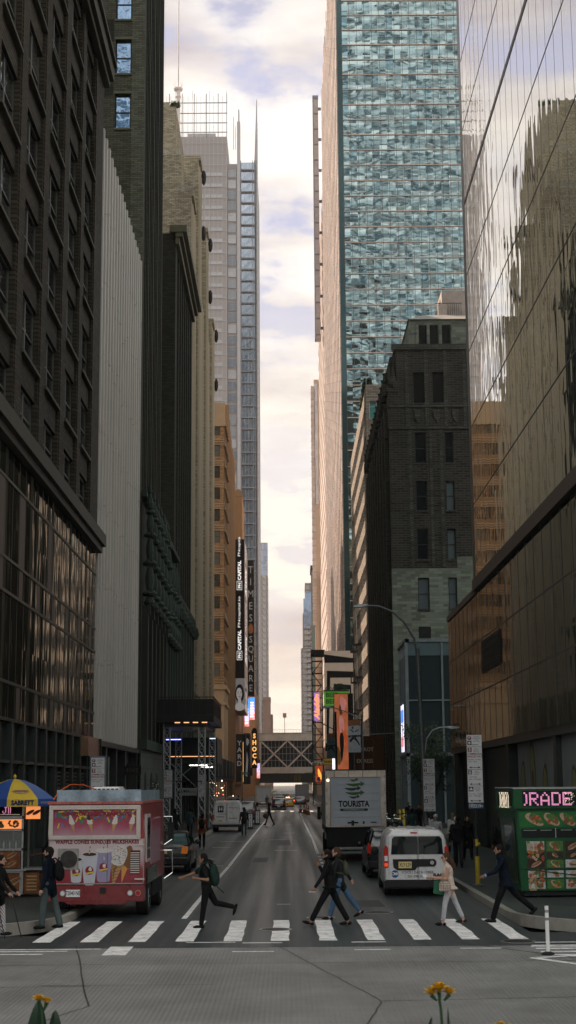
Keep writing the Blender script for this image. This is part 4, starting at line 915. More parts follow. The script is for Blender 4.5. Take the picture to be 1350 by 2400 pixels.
B = Bld('end_block', 'low sunlit buildings closing the street beyond the bridge'); w = B.m('wall'); w.box(-40, -11, 560, 700, 0, 18); w.box(11, 40, 520, 700, 0, 16); B.done({'wall': 'amber_pale'})

# ------------------------------------------------------------ vehicles (rear bumper at local y = 0, nose towards +y)
def paint(n, c, **k): return mat(n, c, .28, 0.1, var=.06, scale=3, kind='coat', **k)
paint('black_paint', (.010, .011, .012)); paint('white_van_paint', (.60, .59, .60)); paint('dark_grey_paint', (.035, .038, .042)); paint('yellow_paint', (.62, .33, .03)); paint('silver_paint', (.35, .36, .37)); paint('red_paint', (.25, .02, .02)); paint('navy_paint', (.02, .03, .05))
mat('black_plastic', (.015, .015, .016), .6); mat('tail_red', (.28, .015, .01), .2, var=0, emit=(1, .05, .02), estr=.03); mat('tail_lit', (.8, .1, .05), .3, var=0, emit=(1, .12, .05), estr=2.5); mat('lamp_clear', (.6, .6, .62), .15, var=0, spec=.9); mat('amber_lens', (.55, .16, .02), .2, var=0, emit=(1, .3, .05), estr=.07)
mat('plate_yellow', (.62, .50, .22), .5, var=.05); mat('plate_white', (.65, .65, .66), .5, var=.05); mat('ink_black', (.01, .01, .012), .6, var=0); mat('ink_blue', (.03, .08, .25), .5, var=0)
WH = {}
def wheel(par, x, y, r=.33, w=.22):
    k = (round(r, 2), round(w, 2))
    if k not in WH:
        a = MB(); q = [(r*.62, -w/2), (r*.93, -w/2), (r, -w/2+.03), (r, w/2-.03), (r*.93, w/2), (r*.62, w/2)]
        vs = []; seg = 24
        for (rr, xx) in q:
            for i in range(seg): t = 2*PI*i/seg; vs.append((xx, rr*math.cos(t), rr*math.sin(t)))
        n = len(q); a.add(vs, [(j*seg+i, j*seg+(i+1) % seg, ((j+1) % n)*seg+(i+1) % seg, ((j+1) % n)*seg+i) for j in range(n) for i in range(seg)])
        b = MB(); b.cyl((-w*.32, 0, 0), (w*.32, 0, 0), r*.63, seg=20); b.cyl((-w*.42, 0, 0), (w*.42, 0, 0), r*.18, seg=10)
        for i in range(5): t = 2*PI*i/5; b.cyl((w*.36, 0, 0), (w*.36, r*.6*math.cos(t), r*.6*math.sin(t)), .03, seg=5); b.cyl((-w*.36, 0, 0), (-w*.36, r*.6*math.cos(t), r*.6*math.sin(t)), .03, seg=5)
        WH[k] = (a.mesh('tyre', MATS['rubber'], True), b.mesh('rim', MATS['silver_paint'], True))
    o = link('wheel', None, par, (x, y, r)); link('tyre', WH[k][0], o); link('rim', WH[k][1], o); return o
def section(y, w, zb, zt, wt, r=.1, crown=.03):
    """body cross-section: wide at the waist, rounded shoulders"""
    pts = [(-w*.93, zb), (-w, zb+.16), (-w, zt-.28 if zt-.28 > zb+.2 else zb+.22), (-wt-(w-wt)*.3, zt-.06), (-wt+.06, zt), (0, zt+crown), (wt-.06, zt), (wt+(w-wt)*.3, zt-.06), (w, zt-.28 if zt-.28 > zb+.2 else zb+.22), (w, zb+.16), (w*.93, zb)]
    return [(x, y, z) for x, z in pts]
def plate(par, x, y, z, body, m='plate_yellow', w=.31, h=.155):
    a = MB(); a.box(x-w/2, x+w/2, y-.012, y, z-h/2, z+h/2); o = a.build('number_plate', MATS[m], par)
    b = MB(); put_text(b, body, x, y-.0135, z, h*.82, sx=.62, bold=.002); b.build('lettering', MATS['ink_black'], o); return o
def car(name, label, loc, rz=0, kind='sedan', paintm='black_paint', group=None, L=4.9, hw=.92, H=1.46, lit=False, plate_txt=None, platem='plate_white', detail=True):
    t = thing(name, label, {'taxi': 'taxi'}.get(kind, 'car'), loc, rz, group); P = MATS[paintm]
    if kind == 'sedan': st = [(0, .80, .42, .80, .70), (.06, .88, .30, .97, .76), (.5, .91, .26, 1.02, .80), (1.15, hw, .24, 1.0, .82), (2.5, hw, .24, .97, .82), (3.6, hw, .24, .96, .80), (4.4, .90, .26, .84, .74), (L-.05, .84, .32, .68, .68), (L, .75, .4, .6, .6)]; gh = [(.95, 1.0), (1.55, H-.03), (2.0, H), (2.7, H-.01), (3.35, 1.25), (3.75, .96)]; rr = .33
    else: st = [(0, .84, .45, .92, .78), (.05, .90, .34, 1.04, .82), (.3, hw, .28, 1.08, .84), (2.6, hw, .26, 1.05, .84), (3.55, hw, .26, 1.04, .82), (4.3, .91, .28, .95, .78), (L-.06, .86, .34, .78, .70), (L, .78, .45, .66, .6)]; gh = [(.08, 1.06), (.38, H-.06), (.6, H), (2.4, H), (3.0, H-.12), (3.75, 1.04)]; rr = .37
    b = MB(); b.loft([section(y, w, zb, zt, wt) for y, w, zb, zt, wt in st]); b.build('body', P, t, smooth=True)
    g = MB(); wr = hw-.22; g.loft([[(-hw+.07, y, .93), (-hw+.08, y, min(z, 1.0)), (-(hw-.09)+(z-1.0)*.30, y, z-.05), (-wr+.1, y, z-.01), (wr-.1, y, z-.01), ((hw-.09)-(z-1.0)*.30, y, z-.05), (hw-.08, y, min(z, 1.0)), (hw-.07, y, .93)] for y, z in gh]); g.build('window_glass', MATS['car_glass'], t, smooth=True)
    r = MB(); mid = [(y, z) for y, z in gh if z > H-.14]
    r.loft([[(-(hw-.06)+(z-1.0)*.32, y, z-.09), (-wr+.05, y, z), (0, y, z+.025), (wr-.05, y, z), ((hw-.06)-(z-1.0)*.32, y, z-.09)] for y, z in mid]); r.build('roof', P, t, smooth=True)
    pl = MB()
    for s in (-1, 1):
        for (y0, z0), (y1, z1) in ((gh[0], gh[1]), (gh[-1], gh[-2]), ((2.45, 1.0), (2.4, H-.05))):
            a = lambda z: (hw-.075)-(max(z, 1.0)-1.0)*.30
            pl.cyl((s*a(z0), y0, z0-.02), (s*(a(z1)), y1, z1-.03), .035, seg=6)
    pl.build('pillars', P, t)
    for x in (-hw+.13, hw-.13):
        for y in (.95 if kind == 'sedan' else .85, L-.95): wheel(t, x, y, rr, .22)
    if not detail: 
        for s in (-1, 1): q = MB(); q.box(s*(hw-.2)-.1, s*(hw-.2)+.1, -.012, .1, .75, .95 if kind == 'sedan' else 1.15); q.build('taillight', MATS['tail_lit' if lit else 'tail_red'], t)
        return t
    for s in (-1, 1):
        q = MB()
        if kind == 'sedan': q.prism([(s*.66, .72), (s*.88, .70), (s*.90, .95), (s*.70, .98)], -.02, .22, 'y')
        else: q.prism([(s*.74, .82), (s*.92, .82), (s*.90, 1.18), (s*.80, 1.12)], -.02, .2, 'y')
        q.build('taillight', MATS['amber_lens' if kind == 'sedan' and not lit else ('tail_lit' if lit else 'tail_red')], t, bevel=.01)
        q = MB(); q.ell((s*(hw+.10), 3.15, 1.02), (.11, .07, .09), 10, 6); q.build('side_mirror', P, t, smooth=True)
    q = MB(); q.box(-hw+.08, hw-.08, -.09, .12, .36, .58); q.build('rear_bumper', P if kind == 'sedan' else MATS['black_plastic'], t, bevel=.03)
    q = MB(); q.box(-.5, .5, -.03, .03, .90, .945); q.box(-hw+.06, hw-.06, -.095, -.06, .56, .585); q.build('chrome_trim', MATS['chrome'], t)
    if plate_txt: plate(t, 0, -.03, .79, plate_txt, platem)
    if kind == 'taxi':
        q = MB(); q.box(-.3, .3, 1.5, 1.7, H+.03, H+.17); q.build('roof_sign', mat('taxi_light', (.8, .75, .6), .4, emit=(1, .85, .6), estr=.8), t, bevel=.02)
    return t
def spoke(v):
    pass
s1 = car('black_sedan', 'black sedan with orange tail lights pulled up beside the ice cream truck', (-4.55, 55.2, 0), .0, 'sedan', L=5.3, hw=.97, plate_txt='T65', platem='plate_yellow')
car('parked_suv', 'black car parked between the white van and the big box truck', (3.58, 51.8, 0), 0, 'suv', 'black_paint', H=1.62, hw=.94, group=None)
car('parked_suv', 'dark suv parked behind the small lettered van on the left', (-3.55, 124, 0), 0, 'suv', 'dark_grey_paint', H=1.78, hw=.98, plate_txt='KLM')
car('moving_suv', 'black suv driving away in the left lane with its left tail light lit', (-1.25, 190, -.35), 0, 'suv', 'black_paint', H=1.75, hw=.98, plate_txt='HRT')
car('taxi', 'yellow taxi just right of the black suv in the far traffic', (-.1, 216, -.4), 0, 'taxi', 'yellow_paint', H=1.6)
car('moving_suv', 'black suv driving away in the right lane of the far traffic', (1.85, 236, -.5), 0, 'suv', 'black_paint', H=1.72, hw=.98)
far = [('silver sedan beyond the yellow taxi', 'sedan', 'silver_paint', .3, 262), ('red tinted car under the bridge beyond the taxi', 'sedan', 'red_paint', .9, 300), ('pale suv ahead of the far traffic on the left', 'suv', 'silver_paint', -1.6, 285), ('dark suv far ahead beside the pale suv', 'suv', 'dark_grey_paint', 3.1, 290), ('white car small under the bridge', 'sedan', 'white_van_paint', 1.6, 345), ('dark sedan farthest down the street', 'sedan', 'black_paint', -.6, 350), ('dark car low at the far left kerb', 'suv', 'navy_paint', -3.9, 300), ('yellow cab small in the far right lane', 'taxi', 'yellow_paint', 3.0, 330)]
for lb, kd, pm, x, y in far: car('distant_car', lb, (x, y, -.5), 0, kd, pm, 'distant traffic down the street', lit=(kd == 'sedan'), detail=False)
for i, (y, pm) in enumerate(((100, 'black_paint'), (108.5, 'navy_paint'), (117, 'dark_grey_paint'), (150, 'black_paint'))):
    car('kerb_car', ['dark car parked at the right kerb just beyond the box truck', 'dark blue car second beyond the box truck at the right kerb', 'grey car third beyond the box truck at the right kerb', 'black car parked near the traffic cones at the right kerb'][i], (4.15, y, 0), 0, 'suv', pm, 'cars parked at the right kerb', H=1.6, detail=False)
# ---- white city van with twin rear doors
def city_van(loc, rz):
    t = thing('white_van', 'white city van with big dark rear windows and a yellow number plate', 'van', loc, rz); P = MATS['white_van_paint']
    def sec(y, w, zb, zt, wt, zs=1.05): return [(-w*.94, y, zb), (-w, y, zb+.15), (-w, y, zs), (-(w+wt)/2-.02, y, (zs+zt)/2+.12), (-wt-.03, y, zt-.14), (-wt+.10, y, zt-.02), (0, y, zt+.02), (wt-.10, y, zt-.02), (wt+.03, y, zt-.14), ((w+wt)/2+.02, y, (zs+zt)/2+.12), (w, y, zs), (w, y, zb+.15), (w*.94, y, zb)]
    b = MB(); b.loft([sec(.0, .87, .34, 1.80, .72), sec(.05, .90, .30, 1.85, .76), sec(.4, .91, .27, 1.87, .78), sec(2.8, .91, .26, 1.86, .78), sec(3.4, .91, .26, 1.70, .74), sec(4.0, .90, .26, 1.12, .74, .9), sec(4.6, .84, .3, .95, .7, .75), sec(4.74, .74, .4, .8, .6, .65)]); b.build('body', P, t, smooth=True)
    d = MB()
    for x0, x1 in ((-.80, .03), (.05, .80)): d.box(x0, x1, -.03, .0, .44, 1.68)
    o = d.build('rear_door', P, t, bevel=.02)
    g = MB(); g.prism([(-.72, 1.16), (.06-.02, 1.16), (.04, 1.66), (-.62, 1.66), (-.69, 1.6)], -.04, -.02, 'y'); g.build('rear_window', MATS['car_glass2'], o)
    g = MB(); g.prism([(.06, 1.16), (.76, 1.16), (.73, 1.58), (.67, 1.66), (.06, 1.66)], -.04, -.02, 'y'); g.build('rear_window', MATS['car_glass2'], o)
    h = MB(); h.prism([(-.68, 1.03), (.50, 1.03), (.56, .97), (.56, .88), (.5, .82), (.02, .82), (-.05, .72), (-.55, .72), (-.66, .8)], -.055, -.03, 'y'); h.build('handle_panel', MATS['black_plastic'], t, bevel=.008)
    c = MB(); c.lathe([(.045, 0), (.045, .01)], seg=12); m = MB(); m.cyl((.44, -.07, .93), (.44, -.05, .93), .055, seg=14); m.build('emblem', MATS['chrome'], t)
    plate(t, -.33, -.06, .87, 'XLY·L29', 'plate_yellow', .37, .18)
    bp = MB(); bp.box(-.93, .93, -.10, .12, .22, .46); bp.build('bumper', MATS['black_plastic'], t, bevel=.04)
    for s in (-1, 1):
        q = MB(); q.prism([(s*.80, .80), (s*.92, .80), (s*.93, 1.2), (s*.88, 1.42), (s*.80, 1.36)], -.035, .16, 'y'); o = q.build('taillight', MATS['tail_red'], t, bevel=.012)
        q = MB(); q.box(s*.865-.05, s*.865+.05, -.045, .0, .83, .92); q.build('reflector', MATS['tail_lit2'], o)
        q = MB(); q.box(s*.865-.05, s*.865+.05, -.045, .0, .98, 1.12); q.build('clear_lens', MATS['lamp_clear'], o)
        q = MB(); q.ell((s*1.04, 3.3, 1.12), (.12, .07, .14), 10, 6); q.build('side_mirror', MATS['black_plastic'], t, smooth=True)
        q = MB(); q.add([(s*.885, 2.35, 1.2), (s*.885, 3.35, 1.15), (s*.80, 3.2, 1.55), (s*.80, 2.4, 1.62)], [(0,1,2,3)]); q.build('side_window', MATS['car_glass'], t)
        for y in (.75, 3.85): wheel(t, s*.80, y, .34, .21)
    q = MB(); q.box(-.16, .04, -.02, .03, 1.745, 1.78); q.build('brake_lamp', MATS['tail_red'], t)
    r = MB(); [r.box(-.6+.28*i, -.56+.28*i, .3, 2.9, 1.86, 1.885) for i in range(5)]; r.build('roof_rib', P, t)
    x = MB(); put_text(x, 'VOICE | DATA | FIBER', .02, -.037, .66, .10, sx=.95, bold=.001); put_text(x, '201-298-5070', .0, -.037, .55, .095, bold=.001); x.build('lettering', mat('ink_grey', (.10, .11, .14), .5, var=0), t)
    x = MB(); put_text(x, 'RAM', .62, -.037, .58, .11, sx=1.4, bold=.006); x.build('lettering', MATS['ink_black'], t)
    x = MB(); x.cyl((-.62, -.037, .62), (-.62, -.033, .62), .105, seg=20); e = x.build('company_emblem', MATS['ink_blue'], t)
    x = MB(); put_text(x, 'CMC', -.62, -.040, .62, .11, sx=1.1, shear=.3, bold=.004); x.build('lettering', MATS['plate_white'], e)
    return t
mat('car_glass2', (.012, .016, .018), .03, var=0, spec=1.0); mat('tail_lit2', (.9, .06, .02), .3, var=0, emit=(1, .1, .03), estr=.3)
city_van((3.63, 43.6, 0), -.012)
# ---- ladder-rack van on the left
def work_van():
    t = thing('work_van', 'white work van with a ladder rack and an H badge stopped on the left side', 'van', (-4.2, 103.6, 0)); P = MATS['white_van_paint']
    def sec(y, w, zb, zt, wt): return [(-w*.95, y, zb), (-w, y, zb+.2), (-w, y, 1.1), (-wt-.04, y, zt-.2), (-wt+.1, y, zt), (wt-.1, y, zt), (wt+.04, y, zt-.2), (w, y, 1.1), (w, y, zb+.2), (w*.95, y, zb)]
    b = MB(); b.loft([sec(0, .95, .42, 2.02, .82), sec(.06, .99, .38, 2.06, .85), sec(3.6, .99, .36, 2.06, .85), sec(4.3, .98, .36, 1.35, .8), sec(5.1, .9, .42, 1.1, .7)]); b.build('body', P, t, smooth=True)
    for x0, x1 in ((-.86, -.01), (.01, .86)): d = MB(); d.box(x0, x1, -.02, .02, .55, 1.9); d.build('rear_door', P, t, bevel=.02)
    for s in (-1, 1):
        q = MB(); q.box(s*.92-.05, s*.92+.05, -.03, .05, .8, 1.15); q.build('taillight', MATS['tail_red'], t)
        for y in (.9, 4.1): wheel(t, s*.86, y, .36, .24)
        q = MB(); q.box(s*1.12-.07, s*1.12+.07, 4, 4.1, 1.2, 1.45); q.build('side_mirror', MATS['black_plastic'], t)
    q = MB(); q.box(-.99, .99, -.15, .05, .32, .5); q.build('bumper', MATS['black_plastic'], t)
    q = MB()
    for y in (.1, 1.7, 3.2): q.box(-.9, .9, y, y+.05, 2.22, 2.27); q.box(-.9, -.86, y, y+.05, 2.05, 2.25); q.box(.86, .9, y, y+.05, 2.05, 2.25)
    for x in (-.85, .8): q.box(x, x+.05, .1, 3.2, 2.2, 2.24)
    q.build('roof_rack', MATS['galvanised'], t)
    ld = MB(); ld.box(.1, .16, 0, 3.2, 2.3, 2.38); ld.box(.52, .58, 0, 3.2, 2.3, 2.38); [ld.box(.16, .52, .1+.4*i, .13+.4*i, 2.32, 2.35) for i in range(8)]
    o = ld.build('ladder', MATS['steel'], None); o.location = t.location; tag(o, 'aluminium ladder lying on the rack of the white work van', 'ladder')
    e = MB(); e.box(-.62, -.22, -.028, -.02, 1.3, 1.72); e = e.build('badge', MATS['ink_black'], t)
    x = MB(); put_text(x, 'H', -.42, -.032, 1.5, .34, bold=.012); x.build('lettering', MATS['plate_white'], e)
    x = MB(); put_text(x, 'HANDLE', -.42, -.025, 1.78, .09); put_text(x, 'WINDOWS', .42, -.025, 1.6, .12); put_text(x, '212-707-1400', -.3, -.025, 1.18, .10); put_text(x, '800-221-1040', .42, -.025, .9, .10); x.build('lettering', MATS['ink_black'], t)
    for x0 in (-.7, .15): w = MB(); w.box(x0, x0+.52, -.026, -.02, .98 if x0 < 0 else .88, 1.02 if x0 < 0 else .9); w.build('door_handle', MATS['black_plastic'], t)
    plate(t, -.45, -.03, .75, 'XH2', 'plate_yellow')
work_van()
# ---- box trucks
def box_truck(name, label, loc, W, L, z0, z1, logo=None, cab='white_van_paint', big=True):
    t = thing(name, label, 'truck', loc); h = W/2; fr = MATS['alu_frame']
    b = MB(); b.box(-h, h, .12, L, z0, z1-.02); b.build('cargo_box', MATS['box_white'], t, bevel=.02)
    f = MB(); f.box(-h-.01, -h+.2, 0, .12, z0, z1); f.box(h-.2, h+.01, 0, .12, z0, z1); f.box(-h+.2, h-.2, 0, .12, z1-.3, z1); f.box(-h+.2, h-.2, 0, .12, z0, z0+.06); f.build('rear_frame', fr, t, bevel=.012)
    d = MB(); n = 6; dz = (z1-.3-z0-.06)/n
    for i in range(n): d.box(-h+.2, h-.2, .05, .1, z0+.06+dz*i+.008, z0+.06+dz*(i+1)-.004)
    d.build('roller_door', MATS['door_white'], t)
    if not big:
        for s in (-1, 1): wheel(t, s*(h-.2), 1.2, .42, .3)
        q = MB(); q.box(-h, h, 0, .2, .5, .7); q.build('bumper', MATS['black_metal'], t); return t
    r = MB()
    for x in (-.9, -.3, .3, .9): r.box(x, x+.02, -.012, .05, z1-.29, z1-.01)
    r.box(-h, h, -.03, .06, z1-.02, z1+.03); r.build('roof_edge', MATS['black_metal'], t)
    for s in (-1, 1):
        q = MB(); q.cyl((s*(h-.1), -.03, z1-.42), (s*(h-.1), .01, z1-.42), .06, seg=12); q.build('marker_lamp', MATS['lamp_warm' if s < 0 else 'lamp_clear'], t)
        for i in range(4): q = MB(); q.box(s*(h-.04)-.02, s*(h-.04)+.03, -.03, .02, z0+.35+.55*i, z0+.47+.55*i); q.build('hinge', MATS['galvanised'], t)
        q = MB(); q.box(s*(h-.11)-.05, s*(h-.11)+.05, -.06, 0, z0+.1, z0+.38); q.build('latch', fr, t)
    q = MB(); q.box(-h+.05, h-.05, .1, 1.7, .55, z0-.02); q.box(-1.0, 1.0, 1.7, L, .55, z0-.1); q.build('chassis', MATS['dark_void'], t)
    q = MB(); q.box(-h+.1, h-.1, -.55, 1.2, .30, .40); q.build('lift_gate', MATS['lift_steel'], t, bevel=.02)
    for bx in ((-.35, .1, .02, .048, z0+.14, z0+.2), (-.2, -.08, -.01, .019, z0+.04, z0+.26), (.28, .36, .02, .048, z0+.12, z0+.22), (.62, .86, .02, .048, z0+.16, z0+.2)): q = MB(); q.box(*bx); q.build('door_hardware', MATS['black_metal'], t)
    for s in (-1, 1):
        for y in (1.6, L+.9): wheel(t, s*(h-.22), y, .46, .34)
    c = MB(); c.loft([[(-h+.12, L+.1, .6), (-h+.12, L+.1, 2.5), (h-.12, L+.1, 2.5), (h-.12, L+.1, .6)], [(-h+.12, L+1.4, .6), (-h+.16, L+1.2, 2.55), (h-.16, L+1.2, 2.55), (h-.12, L+1.4, .6)], [(-h+.15, L+2.2, .6), (-h+.15, L+2.1, 1.3), (h-.15, L+2.1, 1.3), (h-.15, L+2.2, .6)]]); c.build('cab', MATS[cab], t, bevel=.05)
    for s in (-1, 1): q = MB(); q.box(s*(h+.12)-.08, s*(h+.12)+.08, L+.9, L+1.0, 1.5, 2.1); q.build('side_mirror', MATS['black_plastic'], t)
    sk = MB(); sk.box(-h-.005, -h+.02, .5, L, z0-.25, z0-.02); sk.build('side_skirt', MATS['black_metal'], t)
    if logo:
        e = MB(); cx, cz = -.1, (z0+z1)/2+.42
        def arrow(z, w, th, off, m, up=.06, head=True):
            N = 10; top = []; bot = []
            for i in range(N+1): u = i/N; x = cx-w/2+off+w*u; zz = z-up*math.sin(u*PI*.9)+up*.3*u; tk = th*(.25+.75*math.sin(PI*min(1, u*1.1)*.8)); top.append((x, zz+tk/2)); bot.append((x, zz-tk/2))
            for i in range(N): e.add([(top[i][0], .035, top[i][1]), (top[i+1][0], .035, top[i+1][1]), (bot[i+1][0], .035, bot[i+1][1]), (bot[i][0], .035, bot[i][1])], [(0,1,2,3)], m)
            x, zz = top[-1][0], (top[-1][1]+bot[-1][1])/2; e.add([(x-.02, .034, zz+th*.9), (x+th*1.3, .034, zz), (x-.02, .034, zz-th*.9)], [(0,1,2)], m)
        arrow(cz+.36, .26, .08, .0, 0); arrow(cz+.18, .62, .12, .02, 0); arrow(cz, .55, .11, -.08, 1); arrow(cz-.18, .64, .12, 0, 0); arrow(cz-.34, .36, .08, .0, 1)
        e.build('globe_logo', [MATS['logo_green'], MATS['logo_dark']], t)
        x = MB(); put_text(x, logo, cx+.02, .035, cz-.66, .34, sx=.80, bold=.012); x.build('lettering', MATS['ink_black'], t)
        x = MB(); x.box(cx-.55, cx+.6, .034, .036, cz-.94, cz-.84); q = x.build('name_strip', MATS['logo_dark'], t)
        x = MB(); put_text(x, 'HOLDINGS LLC', cx+.02, .0325, cz-.89, .10, sx=1.25); x.build('lettering', MATS['plate_white'], q)
    return t
mat('alu_frame', (.50, .44, .38), .3, .7, var=.25, scale=3); mat('box_white', (.50, .51, .53), .5, var=.08); mat('door_white', (.47, .50, .56), .45, var=.1, scale=1.5, streak=1); mat('lift_steel', (.13, .16, .17), .4, .5); mat('logo_green', (.06, .14, .04), .5, var=0); mat('logo_dark', (.03, .045, .05), .5, var=0); mat('lamp_warm', (.9, .6, .4), .3, var=0, emit=(1, .6, .35), estr=2)
box_truck('box_truck', 'large white box truck with a green globe logo and TOURISTA lettering on its roller door', (2.82, 63.8, 0), 2.52, 7.4, 1.38, 3.72, 'TOURISTA')
box_truck('delivery_truck', 'small plain white box truck stopped at the far left', (-3.7, 224, -.3), 2.3, 5, .9, 3.3, big=False)
box_truck('delivery_truck', 'pale box truck far down the right lane under the bridge', (2.4, 268, -.5), 2.4, 5, .9, 3.6, big=False)
# ---- LED dot letters
DOT = {'R': ['11110', '10001', '10001', '11110', '10100', '10010', '10001'], 'A': ['00100', '01010', '10001', '10001', '11111', '10001', '10001'], 'D': ['11110', '10001', '10001', '10001', '10001', '10001', '11110'], 'E': ['11111', '10000', '10000', '11110', '10000', '10000', '11111'], 'I': ['1', '1', '1', '1', '1', '1', '1'], 'J': ['00111', '00010', '00010', '00010', '10010', '10010', '01100'], '0': ['01110', '10001', '10011', '10101', '11001', '10001', '01110'], ')': ['10', '01', '01', '01', '01', '01', '10'], 'C': ['01111', '10000', '10000', '10000', '10000', '10000', '01111'], ' ': ['00']*7}
def dots(mb, txt, u, n, z, cell, m=0, sub=2):
    x = u
    for ch in txt:
        g = DOT[ch]
        for r, row in enumerate(g):
            for c, v in enumerate(row):
                if v == '1':
                    for a in range(sub):
                        for b in range(sub):
                            p = x+(c+a/sub)*cell; q = z-(r+b/sub)*cell; s = cell/sub*.34; mb.box(p-s, p+s, n-.01, n, q-s, q+s, m if random.random() > .12 else m+1)
        x += (len(g[0])+1)*cell
# ---- food pictures
FOODM = ['cream_bun', 'meat_brown', 'salad_green', 'tomato_red', 'picture_white', 'picture_dark', 'sauce_orange']
for n_, c_ in zip(FOODM, ((.42, .29, .20), (.20, .085, .035), (.07, .15, .04), (.32, .06, .04), (.45, .45, .45), (.04, .02, .015), (.42, .16, .03))): mat(n_, c_, .45, var=.45, scale=22)
def blob(mb, u, n, z, a, b, rot, m, k=14, j=.12):
    ph = random.random()*6; pts = []
    for i in range(k):
        t = 2*PI*i/k; r = 1+j*math.sin(3*t+ph)+random.uniform(-j, j)*.5; x = a*r*math.cos(t); y = b*r*math.sin(t); pts.append((u+x*math.cos(rot)-y*math.sin(rot), n, z+x*math.sin(rot)+y*math.cos(rot)))
    mb.poly(pts, m)
def food(mb, kind, u, n, z, s):
    e = [n]
    def B_(du, dz, a, b, rot, m, j=.12): e[0] -= .0012; blob(mb, u+du*s, e[0], z+dz*s, a*s, b*s, rot, m, j=j)
    if kind == 'wrap':
        B_(0, 0, .62, .30, -.6, 0, .04); B_(.08, .06, .50, .22, -.6, 2)
        for i in range(9): B_(random.uniform(-.2, .35), random.uniform(-.28, .22), .12, .08, random.random()*3, random.choice((1, 1, 3, 6)))
    elif kind == 'burger':
        B_(0, -.22, .5, .12, 0, 0, .03); B_(0, -.08, .52, .10, 0, 1, .05); B_(0, .0, .52, .06, 0, 2, .15); B_(0, .17, .48, .20, 0, 0, .03)
    elif kind == 'hotdog':
        B_(0, 0, .66, .24, .5, 0, .03); B_(0, .04, .66, .12, .5, 1, .03); B_(0, .06, .5, .03, .5, 6, .1)
    else:
        for i in range(22): B_(random.uniform(-.5, .5), random.uniform(-.32, .32), .14, .10, random.random()*3, random.choice((1, 1, 6, 2, 3, 0)))
